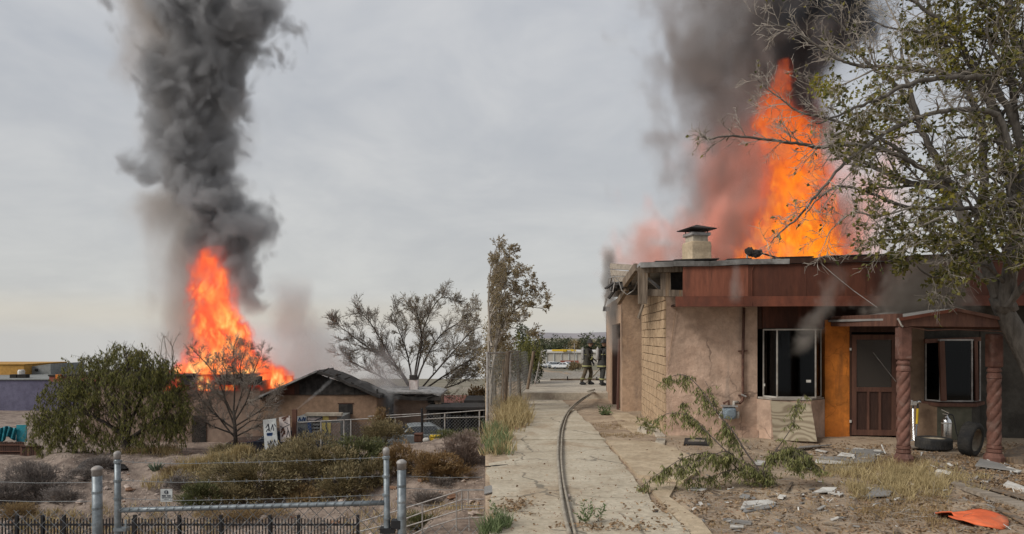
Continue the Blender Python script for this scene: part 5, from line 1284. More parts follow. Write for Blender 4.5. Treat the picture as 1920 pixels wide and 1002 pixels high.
# bare brushy tree right of it
b2=thing('bare_tree','thin bare grey tree in front of the flames by the dark car','tree',P(442,838,34))
T=Tree(81,seg=.2,wob=.25,nb=(6,8),ratio=(.5,.85),ang=(.35,1.0),rk=.55,rmin=.0065,upb=.1,leafL=.08,leafW=.022,nleaf=2,leafp=.5)
T.wood.tube([P(442,845,34),P(441,810,34),P(438,770,34)],[.11,.09,.07],7)
for l in ([(440,800),(425,760),(410,715),(385,680),(365,660)],[(438,770),(440,720),(436,680),(440,645)],[(440,790),(465,745),(475,700),(490,665)],[(440,805),(400,775),(375,745),(362,720)],[(440,800),(480,775),(505,755),(520,740)],[(439,780),(455,730),(450,690),(462,655)],[(440,812),(470,790),(490,790)],[(440,815),(400,800),(375,790),(365,800)],[(440,820),(415,790),(395,760),(385,730)],[(440,820),(480,800),(515,785)],[(438,780),(420,740),(425,700),(415,680)]):
    T.limb(lp(l,34,34+T.rng.uniform(-.8,.8)),.045,.012,.8,2,.17)
T.build(b2,M_['bark_d'],M_['twig'],LM['mauve'])
for lab,px,y0,y1,sd,n in (('dead branches poking out of the smoke left of the flames',318,705,610,5,4),('pale bare saplings in front of the long wall',330,850,762,9,7)):
    o=thing('bare_branches' if n==4 else 'bare_sapling',lab,'dead tree' if n==4 else 'sapling',P(px,y0,36)); T=Tree(sd,seg=.25,wob=.18,nb=(3,4),ratio=(.4,.65),ang=(.3,.8),rk=.55,rmin=.006,upb=.15)
    for k in range(n): a=px+(k-n/2)*9; T.limb([P(a,y0+5,36),P(a+T.rng.uniform(-8,8),(y0+y1)/2,36),P(a+T.rng.uniform(-22,16),y1+T.rng.uniform(0,25),36)],.03,.008,.6,1,.3)
    T.build(o,M_['twig'],M_['twig'],LM['mauve'],'branches')
# big bare tree behind the gabled house
b3=thing('leafless_tree','wide leafless tree with a few green patches behind the gabled house','tree',P(775,790,47))
def c3(p,rng):
    px=CX+p.x/p.y*F; y=HY-(p.z-CH)/p.y*F
    return rng.random()<(.95 if (px>765 and y>640) else (.45 if px>740 else .15))
T=Tree(91,seg=.3,wob=.22,nb=(6,9),ratio=(.5,.8),ang=(.35,.95),rk=.5,rmin=.011,upb=.1,leafL=.13,leafW=.055,nleaf=3,leafp=.4,cond=c3); T.lim=(-1,905)
T.wood.tube([P(778,800,47),P(776,755,47),P(774,725,47)],[.3,.26,.22],8)
for l in ([(775,740),(745,690),(715,640),(690,600),(672,588)],[(774,730),(765,670),(748,620),(735,585)],[(774,730),(785,660),(800,600),(825,560),(848,562)],[(776,745),(815,700),(850,660),(880,625),(905,612)],[(775,745),(720,710),(680,690),(645,670)],[(776,750),(830,730),(870,715),(905,695)],[(775,735),(795,680),(825,630),(868,600),(888,580)],[(774,735),(735,680),(695,655),(650,622),(636,612)],[(775,730),(790,650),(785,600),(778,575)],[(776,745),(840,700),(890,670),(908,655)],[(775,740),(755,700),(720,670),(665,645)]):
    T.limb(lp(l,47,47+T.rng.uniform(-2,2)),.07,.018,1.35,2,.26)
T.build(b3,M_['bark_d'],M_['twig'],LM['olive'])
# ---------------------------------------------------------------- other trees
def bushytree(lab,px,yb,yt,rx,Y,m,n,seed,size,group=None,name='tree',wood='bark_d'):
    b=P(px,yb,Y); tp=P(px,yt,Y); H=tp.z-b.z; o=thing(name,lab,'tree',b,0,group); rng=random.Random(seed); R=rx/F*Y
    st=MB(); st.tube([b,b+Vector((R*.05,0,H*.35)),b+Vector((R*.03,0,H*.7))],[H*.035,H*.028,H*.012],6)
    lumps=[]
    for k in range(12):
        a=rvec(rng); c=Vector((b.x+a.x*R*.65,Y+a.y*R*.6,b.z+H*(.6+a.z*.27))); lumps.append((c,rng.uniform(.28,.45)))
        st.tube([b+Vector((0,0,H*.3)),b.lerp(c,.6)+Vector((0,0,H*.08)),c],[H*.015,H*.01,H*.004],4,cap=False)
    st.build('trunk',M_[wood],o); lv=MB()
    for i in range(n):
        c,r=rng.choice(lumps); a=rvec(rng)*rng.random()**.4; p=c+Vector((a.x*R*r,a.y*R*r,a.z*H*r*.62))
        leaf(lv,p,a+rvec(rng)*.7,size*rng.uniform(.6,1.3),size*.5,rng)
    q=lv.build('crown',LM[m],o); q['kind']='stuff'; return o
bushytree('yellow brown leafy tree beyond the open black shed',885,790,722,30,50,'rusty',1500,3,.22)
# trees along the drive fence, seen over the chain link
dt=thing('tan_tree','pale brown bare tree leaning over the chain link fence by the drive','tree',(SEAM*19+.32,19,-.1))
def c4(p,rng): return rng.random()<.8
T=Tree(101,seg=.2,wob=.2,nb=(4,6),ratio=(.45,.75),ang=(.35,.95),rk=.55,rmin=.005,upb=.1,leafL=.06,leafW=.028,nleaf=7,leafp=.8,cond=c4); T.lim=(1,914)
for l in ([(920,760),(924,690),(932,620),(938,575),(950,540),(975,525),(1005,545)],[(920,760),(918,680),(920,600),(925,540),(935,500),(950,475)],[(924,690),(935,630),(955,590),(985,575),(1020,580)],[(918,690),(916,620),(922,560),(945,520),(975,500)],[(920,720),(930,650),(940,610),(960,615),(990,620)],[(919,640),(914,560),(920,510),(928,470)],[(922,650),(918,600),(940,560),(965,552),(990,545)]):
    T.limb(lp([(max(a,916),b) for a,b in l],19,20+T.rng.uniform(-.6,2.2)),.034,.007,.62,2,.15)
T.build(dt,M_['twig'],M_['twig'],LM['tanleaf'])
bushytree('grey green loose tree pressing through the near fence panels',925,760,600,34,21.5,'tanleaf',2600,15,.07,wood='twig')
bushytree('rounded olive tree behind the chain link fence by the drive',985,745,610,42,30,'darktree',3000,12,.13)
wt=thing('drooping_shrub','drooping yellow green shrub at the far end of the chain link fence','shrub',P(985,722,27.5)); lv=MB(); st=MB(); rng=random.Random(13)
for k in range(260):
    q=rvec(rng)*rng.random()**.4; p=P(988+q.x*30,648+q.z*36,27.5+q.y*.6); d=Vector((rng.gauss(.1,.25),rng.gauss(0,.25),-1)); ln=rng.uniform(.2,.7)
    for j in range(9): leaf(lv,p+d*ln*rng.random(),rvec(rng)*.5+Vector((0,0,-1)),rng.uniform(.08,.14),.022,rng)
for k in range(7): st.tube([P(985,722,27.5),P(985+k*3-9,680,27.5),P(975+k*6,630+abs(k-3)*5,27.5)],[.03,.02,.008],4)
st.build('stems',M_['twig_d'],wt); q=lv.build('foliage',LM['willow'],wt); q['kind']='stuff'
bushytree('brown leafless thicket tree above the near chain link panels',940,745,585,40,24,'tanleaf',2600,14,.08,wood='twig')
# far town trees
ft=[(1044,668,632,26,300,'darktree',2),(1072,664,638,20,310,'tanleaf',3),(1104,668,626,24,270,'darktree',4),(1132,668,633,22,280,'darktree',5),(1035,668,647,22,255,'darktree',6),(1088,660,638,16,330,'darktree',7),(1060,658,634,18,360,'darktree',8),(1120,660,636,18,340,'tanleaf',9),(1018,668,636,22,320,'darktree',10),(1150,668,630,26,300,'darktree',11)]
lab=['broad dark tree left of centre on the far town skyline','brownish tree between two dark ones in the far town','tall dark conifer shaped tree just above the warehouse roof','dark tree behind the firefighters on the skyline','low round dark bush tree above the left warehouse end','small dark tree in the gap beside the tall conifer','distant dark tree near the pale house roof','brown tree between the conifer and the firefighters','olive tree mostly behind the drive fence foliage','dark tree hidden partly by the house corner']
for (px,yb,yt,rx,Y,m,sd),lb in zip(ft,lab): bushytree(lb,px,yb,yt,rx,Y,m,420,sd,1.1,'trees of the far town','town_tree')
# ================================================================ FENCE, YARD THINGS, PEOPLE, TOWN
rf=thing('drive_fence','tall chain link fence along the left side of the driveway with leaning posts','fence',(SEAM*16.3,16.3,-.1))
FP=[(914,16.4),(944,19.2),(957,20.8),(975,24.0),(986,26.5),(1000,29.2)]
pts=[Vector(((px-CX)/F*Y,Y,-.35)) for px,Y in FP]
mb=MB()
for i in range(len(pts)-1): diamond(mb,(pts[i].x,pts[i].y,0),(pts[i+1].x,pts[i+1].y,0),-.3,1.62-.05*i,.2,.0042)
o=mb.build('wire_mesh',M_['slat'],rf); o['kind']='stuff'
for i,(p,m,r,ln) in enumerate(zip(pts,('galv2','oldwood','galv2','oldwood','oldwood','galv2'),(.03,.065,.03,.06,.06,.04),(0,.12,0,-.1,.3,.35))):
    MB().tube([p,p+Vector((ln,0,2.0-.05*i))],r,8).build('post',M_[m],rf)
MB().tube([pts[0]+Vector((0,0,1.96)),pts[1]+Vector((.0,0,1.9)),pts[2]+Vector((0,0,1.92)),pts[3]+Vector((0,0,1.86))],.018,6).build('rail',M_['galv2'],rf)
MB().bar(pts[1]+Vector((-.06,-.6,.2)),pts[1]+Vector((.0,-.55,1.75)),.1,.03,(1,0,0)).build('leaning_plank',M_['oldwood'],rf)
# hoses: two lines run together, one goes up to the firefighters
def gz(px,y,up=.04): x,Y,z=gpos(px,y); return Vector((x,Y,max(z,.012)+up))
def hose(name,lab,pts,r): o=MB().tube(smoothpts(pts,8),r,10).build(name,M_['hose'],smooth=True); tag(o,lab,'hose','fire hoses on the driveway'); return o
HPT=[(1068,1012),(1056,960),(1049,900),(1046,850),(1051,805),(1066,774),(1090,752),(1112,738)]
base=[gz(*q) for q in HPT]
hose('fire_hose','thick pale fire hose curving up the driveway from the frame bottom to the slab',base+[Vector((2.75,25.2,.02)),Vector((3.1,26.0,.03))],.024)
hose('fire_hose','thinner fire hose pressed against the right side of the thick pale hose',[q+Vector((.058+.012*math.sin(i*2.2),0,-.006)) for i,q in enumerate(base)]+[Vector((2.9,25.1,-.1)),Vector((3.3,25.2,.0))],.017)
FY=30.4
def fp(px,y,Y=FY): return P(px,y,Y)
hose('fire_hose','charged hose slanting from the slab up to the second firefighter',[fp(1126,722,29.8),fp(1112,722,29.6),fp(1098,719,29.7),fp(1106,712,29.9),fp(1122,694,30.0),fp(1134,678,30.1),fp(1142,664,30.3)],.035)
# wheels
def tyre(name,lab,c,M,R=.29,wd=.2,rimon=True):
    o=thing(name,lab,'tyre',c); 
    MB().lathe([(R*.66,-wd*.42),(R*.8,-wd*.52),(R*.95,-wd*.47),(R,-wd*.36),(R,wd*.36),(R*.95,wd*.47),(R*.8,wd*.52),(R*.66,wd*.42)],c,36,M=M,caps=(0,0)).build('tyre_body',M_['rubber'],o,smooth=True)
    tr=MB()
    for i in range(40):
        a=2*PI*i/40
        for h0,h1,s in ((-wd*.36,-.004,.04),(.004,wd*.36,-.04)):
            q=[]
            for rr in (R-.006,R+.003):
                for (aa,h) in ((a,h0),(a+.09,h0),(a+s,h1),(a+s+.09,h1)): q.append(Vector(c)+M@Vector((math.cos(aa)*rr,math.sin(aa)*rr,h)))
            tr.hexa([q[0],q[1],q[2],q[3],q[4],q[5],q[6],q[7]])
    tr.build('tread',M_['rubber'],o)
    if rimon:
        rm=MB(); b=len(rm.v); prof=[(R*.68,-wd*.45),(R*.70,-wd*.40),(R*.60,-wd*.3),(R*.56,wd*.1),(R*.3,wd*.16),(R*.28,wd*.05),(R*.08,wd*.05)]
        rm.lathe(prof,c,28,M=M,caps=(0,1)); r_=rm.build('rim',M_['rim'],o,smooth=True)
        hb_=MB()
        for k in range(4): a=PI/2*k+.4; hb_.lathe([(R*.05,wd*.02),(R*.05,wd*.045)],Vector(c)+M@Vector((math.cos(a)*R*.18,math.sin(a)*R*.18,0)),8,M=M)
        hb_.lathe([(R*.09,wd*.0),(R*.09,wd*.045)],c,10,M=M); hb_.build('hub',M_['dark'],r_)
    return o
x,Y,z=gpos(1766,847); tyre('tyre','old tyre lying flat on the dirt under the porch window',(x,Y+.24,z+.115),Matrix.Rotation(PI,4,'X'),.29,.2)
x,Y,z=gpos(1828,858); tyre('tyre','upright tyre with a beige rim leaning on the right porch post',(x+.02,Y+.13,z+.285),Matrix.Rotation(.62,4,'Z')@Matrix.Rotation(-PI/2+.12,4,'X'),.285,.21)
# striking tools against the wall
def tool(lab,px0,px1,head,hm,handle):
    x,Y,z=gpos(px0,829); o=thing('forcible_entry_tool',lab,'tool',(x,Y,z)); top=P(px1,757,Y+.22)
    b=Vector((x,Y,z)); MB().tube([b,b.lerp(top,.45)],.016,8).build('lower_shaft',M_['steel'],o); MB().tube([b.lerp(top,.45),b.lerp(top,.86)],.021,8).build('grip',M_[handle],o); MB().tube([b.lerp(top,.86),top],.017,8).build('neck',M_['blackp'],o)
    h=MB(); c=top
    if head=='axe': h.prism([c+Vector(q) for q in ((-.02,-.03,-.04),(-.02,-.03,.06),(-.09,-.03,.09),(-.1,-.03,-.03))],(0,.05,0)); h.box(tuple(c+Vector((-.02,-.03,-.035))),tuple(c+Vector((.06,.02,.045))))
    else: h.lathe([(.028,-.06),(.036,-.05),(.036,.05),(.028,.06)],c+Vector((0,0,.02)),12,M=Matrix.Rotation(.9,4,'X')@Matrix.Rotation(.5,4,'Y'))
    h.build('head',M_['steel'],o,bevel=.006)
    if head=='axe':
        f=MB(); f.tube([b+Vector((0,0,.01)),b+Vector((-.05,-.04,.015)),b+Vector((-.1,-.02,-.01))],.014,6).tube([b+Vector((0,0,.01)),b+Vector((.06,-.05,.012)),b+Vector((.1,-.06,0))],.014,6); f.build('fork',M_['steel'],o)
tool('steel forcible entry bar with a shiny adze head standing by the post',1713,1712,'axe','steel','steel')
tool('yellow handled striking tool leaning beside the steel entry bar',1717,1721,'maul','steel','yellow')
# water can extinguisher
x,Y,z=gpos(1775,829); ex=thing('fire_extinguisher','silver water can extinguisher with a black hose below the porch window','fire extinguisher',(x,Y,z)); c=Vector((x,Y,z))
MB().lathe([(.075,0),(.088,.015),(.09,.05),(.09,.36),(.08,.41),(.05,.45),(.03,.47),(.03,.50)],c,24).build('cylinder',M_['steel'],ex,smooth=True)
MB().lathe([(.092,.34),(.092,.36)],c,24).build('band',M_['frame_w'],ex)
MB().bar(c+Vector((-.02,0,.52)),c+Vector((.03,0,.51)),.04,.05).build('valve',M_['blackp'],ex)
MB().bar(c+Vector((.03,-.01,.54)),c+Vector((-.12,-.02,.61)),.022,.014).build('lever',M_['steel'],ex); MB().bar(c+Vector((.03,-.01,.51)),c+Vector((-.1,-.02,.53)),.022,.012).build('carry_handle',M_['steel'],ex)
MB().tube(smoothpts([c+Vector((.02,-.02,.51)),c+Vector((.10,-.03,.50)),c+Vector((.13,-.04,.36)),c+Vector((.16,-.05,.16)),c+Vector((.23,-.06,.0))],5),.011,8).build('hose',M_['blackp'],ex,smooth=True)
# orange disc half buried in the dry weeds
od=MB(); n=40; C_=gpos(1822,978); cx_,cy_=C_[0],C_[1]
R0=(1880-1762)/2/F*cy_
rows_=6
for k in range(rows_+1):
    for i in range(n):
        a=2*PI*i/n; r=k/rows_*R0*(1+.03*math.sin(3*a+1)); x=cx_+math.cos(a)*r; y=cy_+math.sin(a)*r*.92
        z=.05+.04*math.sin(a*2+.6)*(k/rows_)**2+.022*nz(x,y,9,7)+.03*(1-(k/rows_)**2)+(.03 if math.cos(a-2.8)>.9 and k>3 else 0)
        od.v.append((x,y,z+C_[2]))
for k in range(rows_):
    for i in range(n): 
        if k>=4 and i in (20,21): continue
        od.f.append((k*n+i,k*n+(i+1)%n,(k+1)*n+(i+1)%n,(k+1)*n+i)); od.m.append(0)
o=od.build('plastic_disc',M_['red_disc'],smooth=True); tag(o,'big warped orange plastic disc lying in dry weeds at the frame bottom','disc'); s=o.modifiers.new('thick','SOLIDIFY'); s.thickness=.012
# fallen boards, shingles, scraps: every piece a thing -----------------------------------------
def scrap(name,lab,cat,quad,m,th=.012,lift=.012,tilt=0.,group=None,sub=None):
    q=[]
    for i,(a,b) in enumerate(quad):
        x,Y,z=gpos(a,b); q.append(Vector((x,Y,max(z,-.02)+lift+(tilt if i in (2,3) else 0))))
    mb=MB(); mb.prism(q,(0,0,th)); o=mb.build(name,M_[m]); tag(o,lab,cat,group); return o
SC=[
 ('slate_sheet','dark grey ribbed sheet on the near left of the driveway','sheet',[(908,928),(908,914),(934,908),(967,912)],'shingle',.012),
 ('stick','short dark stick on the slab above the ribbed grey sheet','stick',[(908,876),(930,873),(953,872),(930,875)],'dark',.02),
 ('wood_strip','thin grey wood strip on the slab right of the hose','strip',[(1071,803),(1072,800),(1103,798),(1103,801)],'greywood',.03),
 ('broken_board','broken white edged board by the weeds left of the sapling foot','board',[(1290,919),(1298,914),(1326,916),(1322,920)],'white',.02),
 ('torn_sheet','torn white panel leaning over a grey shingle near the bottom','panel',[(1388,962),(1395,947),(1440,941),(1456,947)],'white',.03),
 ('shingle_piece','grey shingle under the torn white panel','shingle',[(1392,966),(1398,956),(1456,946),(1450,956)],'shingle',.012),
 ('white_scrap','small white scrap beyond the torn white panel','scrap',[(1458,938),(1462,933),(1475,936),(1468,940)],'white',.03),
 ('white_chip','white chip lying left of the orange disc row at the bottom','scrap',[(1368,993),(1370,988),(1394,988),(1394,992)],'white',.03),
 ('grey_board','long thin grey board half buried near the bottom weeds','board',[(1355,979),(1357,976),(1410,981),(1408,985)],'greywood',.02),
 ('torn_sheet','white torn panel with a raised edge in the middle of the yard','panel',[(1522,930),(1545,921),(1570,921),(1562,927)],'white',.04),
 ('torn_sheet','crumpled white panel overlapping the raised edge panel','panel',[(1552,928),(1560,923),(1582,929),(1575,934)],'white',.03),
 ('grey_shingle','flat grey shingle square with a white corner strip','shingle',[(1622,935),(1640,917),(1675,918),(1668,935)],'shingle',.03),
 ('white_strip','white strip along the edge of the flat grey shingle square','strip',[(1608,919),(1612,917),(1640,918),(1633,922)],'white',.035),
 ('wood_splinter','pale wood splinter pointing at the grey shingle square','splinter',[(1606,928),(1608,925),(1625,936),(1620,937)],'plank',.02),
 ('wood_splinter','brown wood splinter standing in the dirt right of the sapling','splinter',[(1470,924),(1484,905),(1488,906),(1476,925)],'oldwood',.03),
 ('white_strip','long white slat right of the sapling foliage','strip',[(1528,869),(1530,865),(1600,870),(1598,873)],'white',.035),
 ('white_strip','white slat before the longest white slat','strip',[(1486,872),(1488,868),(1530,880),(1526,884)],'white',.03),
 ('white_strip','short white slat right below the longest slat','strip',[(1574,877),(1577,874),(1615,877),(1610,879)],'white',.025),
 ('white_strip','white slat tucked on the grey shingle pile','strip',[(1570,862),(1578,857),(1603,861),(1600,864)],'white',.05),
 ('white_strip','white slat beneath the leaning plywood sheet edge','strip',[(1528,848),(1532,846),(1552,850),(1548,852)],'white',.03),
 ('white_strip','white slat on the far side of the shingle pile','strip',[(1600,848),(1604,846),(1622,846),(1620,848)],'white',.05),
 ('white_strip','white slat at the far right end of the shingle pile','strip',[(1638,850),(1640,847),(1653,848),(1652,851)],'white',.05),
 ('shingle_piece','wide grey shingle with slats lying across it','shingle',[(1530,866),(1540,860),(1605,863),(1600,870)],'shingle',.02),
 ('shingle_piece','square grey shingle in the shingle pile','shingle',[(1600,872),(1602,856),(1640,855),(1640,871)],'shingle',.04),
 ('shingle_piece','dark grey shingle heaped at the back of the shingle pile','shingle',[(1590,858),(1600,847),(1650,845),(1658,853)],'shingle',.06),
 ('shingle_piece','grey shingle below the short white slat','shingle',[(1560,884),(1565,872),(1605,874),(1600,883)],'shingle',.015),
 ('white_scrap','white scrap left of the drooping sapling shoot','scrap',[(1412,874),(1418,868),(1436,869),(1430,875)],'white',.03),
 ('dark_board','dark framed board lying against the pink wall foot','board',[(1282,838),(1284,828),(1326,826),(1330,838)],'char',.06),
 ('tan_board','tan board lying on top of the dark framed board','board',[(1290,834),(1298,830),(1322,831),(1320,834)],'plank',.075),
 ('board_length','board length lying under the plywood sheet','board',[(1495,848),(1500,843),(1560,838),(1556,841)],'greywood',.05),
 ('timber_beam','long weathered beam in the dirt above the orange disc','beam',[(1783,914),(1790,907),(1925,952),(1925,966)],'plank',.07),
 ('timber_beam','narrow dark beam behind the long weathered beam','beam',[(1785,905),(1788,902),(1925,935),(1925,941)],'oldwood',.05),
 ('plank','grey brown plank running out of the right edge past the disc','plank',[(1868,965),(1874,962),(1925,985),(1925,993)],'oldwood',.05),
 ('roof_felt','grey roofing felt sheet in front of the right porch post','roofing felt',[(1828,878),(1838,865),(1875,872),(1905,889)],'shingle',.04),
 ('white_strip','white slat at the tip of the roofing felt sheet','strip',[(1884,883),(1890,880),(1917,889),(1908,891)],'white',.04),
 ('white_strip','curled white edging strip at the right edge of the yard','strip',[(1881,915),(1890,908),(1925,921),(1925,926)],'white',.06),
 ('flat_stone','flat greenish stone slab in the dry grass','stone',[(1728,898),(1735,890),(1768,891),(1772,899)],'pale_concrete',.06),
 ('white_strip','thin broken white strip behind the flat greenish stone','strip',[(1754,888),(1758,885),(1785,890),(1780,893)],'white',.03),
 ('brown_brick','broken brown brick on the slab left of the hose','brick',[(974,803),(976,797),(986,798),(985,804)],'dstone',.07),
 ('brown_brick','smaller brown brick piece before the broken brick','brick',[(963,807),(965,802),(973,803),(972,808)],'dstone',.05),
 ('concrete_chunk','grey concrete chunk by the house corner','chunk',[(1195,812),(1200,806),(1214,808),(1212,816)],'pale_concrete',.12),
 ('concrete_chunk','flat concrete piece below the wall corner','chunk',[(1228,833),(1232,826),(1248,828),(1246,836)],'pale_concrete',.06),
 ('grey_stone','small dark pebble on the slab right of the near weed','pebble',[(1224,963),(1227,958),(1234,959),(1233,964)],'char',.03),
 ('grey_stone','small stone beside the hose on the near slab','pebble',[(1059,938),(1061,932),(1069,933),(1067,939)],'stone',.05),
 ('door_sill_plank','long thin plank at the foot of the porch wall','plank',[(1706,843),(1707,840),(1738,840),(1738,843)],'plank',.05),
 ('slate_chip','dark slate chip in the dirt below the sapling','chip',[(1386,936),(1392,931),(1410,933),(1402,939)],'shingle',.02),
 ('weathered_log','grey weathered log end at the right edge by the porch','log',[(1880,866),(1890,850),(1925,842),(1925,872)],'oldwood',.12),
]
for nm,lb,ct,qd,m,up in SC: scrap(nm,lb,ct,qd,m,.014 if up<.06 else up*.7,max(.01,up-.01) if up<.06 else .0)
for p in ([(1653,849),(1660,855)],): MB().tube([gz(*p[0],.12),gz(*p[1],.03)],.012,5).build('bent_tube',M_['white']) and tag(COL.objects[-1],'bent white tube standing out of the shingle pile','tube')
# leaf litter and twigs: uncountable
mb=MB(); rng=random.Random(91); tw=MB()
def lit(px,y,n,sx,sy):
    for i in range(n):
        a=rng.gauss(px,sx); b=rng.gauss(y,sy)
        if b<826 or b>1003 or a<912 or a>1925 or MN.noise(Vector((a*.03,b*.09,1)))<rng.uniform(-.35,.25): continue
        x,Y,z=gpos(a,b)
        if Y>13.7: continue
        z=max(z,.036) if x<1.8 and Y<14 else z
        leaf(mb,Vector((x,Y,z+.012)),Vector((rng.gauss(0,1),rng.gauss(0,1),rng.gauss(.1,.25))),rng.uniform(.025,.065),rng.uniform(.015,.035),rng)
for q in ((1800,875,1500,70,14),(1880,905,2200,45,22),(1850,880,2200,50,16),(1700,860,1300,90,10),(1620,838,500,60,6),(1890,950,700,40,22),(1850,840,700,50,8),(1650,925,900,120,32),(1480,960,700,140,26),(1400,920,500,80,22),(1330,955,400,80,25),(1260,960,180,30,22),(1150,995,260,60,5),(960,957,420,24,9),(1270,835,200,60,8),(1450,845,300,50,8),(1720,960,800,100,28),(1800,995,400,80,6),(1590,985,500,160,14),(1050,900,70,90,50),(1170,800,60,30,10)): lit(*q)
mb.build('fallen_leaves',LM['brownleaf'],origin=(0,0,0),kind='stuff')
for i in range(900):
    a=rng.uniform(1250,1925); b=rng.uniform(845,1003); x,Y,z=gpos(a,b)
    d=Vector((rng.gauss(0,1),rng.gauss(0,.7),rng.gauss(0,.12))).normalized(); L_=rng.uniform(.06,.3)
    tw.tube([Vector((x,Y,z+.012)),Vector((x,Y,z+.02))+d*L_*.5+rvec(rng)*.012,Vector((x,Y,z+.015))+d*L_],[.003,.0028,.0015],3,cap=False)
tw.build('fallen_twigs',M_['twig'],origin=(0,0,0),kind='stuff')
mb=MB()
for i in range(2600):
    a=rng.uniform(912,1925); b=rng.uniform(840,1004); x,Y,z=gpos(a,b); r=rng.choice((.006,.008,.012,.02)); 
    if x<1.75: r*=.6; z=max(z,.03)
    an=rng.uniform(0,6); c,s=math.cos(an)*r,math.sin(an)*r; z-=.003
    mb.add(((x+c,Y+s,z),(x-s*.8,Y+c*.8,z),(x-c,Y-s,z),(x+s*.8,Y-c*.8,z),(x+r*.2,Y,z+r*.8)),((0,1,4),(1,2,4),(2,3,4),(3,0,4)))
mb.build('yard_gravel',M_['dstone'],origin=(0,0,0),kind='stuff')
# broken bits of board and shingle too small to name
for nm,m,n,sd in (('board_crumbs','white',110,1),('shingle_crumbs','shingle',150,2),('wood_crumbs','oldwood',420,3)):
    mb=MB(); rng=random.Random(sd)
    for i in range(n):
        a,b=rng.choice(((rng.gauss(1580,70),rng.gauss(862,12)),(rng.gauss(1560,170),rng.gauss(935,26)),(rng.gauss(1820,70),rng.gauss(890,22)),(rng.uniform(1260,1920),rng.uniform(850,1003))))
        if not(1255<a<1925 and 838<b<1003): continue
        x,Y,z=gpos(a,b); an=rng.uniform(0,3.14); L_=rng.uniform(.012,.05); w_=L_*rng.uniform(.2,.6); c,s=math.cos(an),math.sin(an); h=rng.uniform(.004,.014); tl=rng.gauss(0,.012)
        q=[Vector((x+c*L_*i_-s*w_*j_,Y+s*L_*i_+c*w_*j_,z+.006+tl*i_+abs(tl))) for i_,j_ in ((-1,-1),(1,-1),(1,1),(-1,1))]
        mb.prism(q,(0,0,h))
    mb.build(nm,M_[m],origin=(0,0,0),kind='stuff')
# sooty roof wreck: lamp-like charred lump on a pole
rw=thing('charred_fixture','charred lumpy fixture on a slanting pole at the roof edge before the flames','fixture',P(1412,484,14.2)); rng=random.Random(3)
mb=MB()
for k in range(7): mb.blob(P(1402+k*3.6,472+k*.9+rng.uniform(-2,2),14.2),(.06,.06,.07+.015*(k in (1,2))),k,.4,8,6)
mb.build('lump',M_['char'],rw); MB().tube([P(1424,474,14.2),P(1462,485,14.25)],.018,6).build('pole',M_['char'],rw); MB().tube([P(1401,478,14.2),P(1401,489,14.2)],.02,6).build('stand',M_['galv2'],rw)
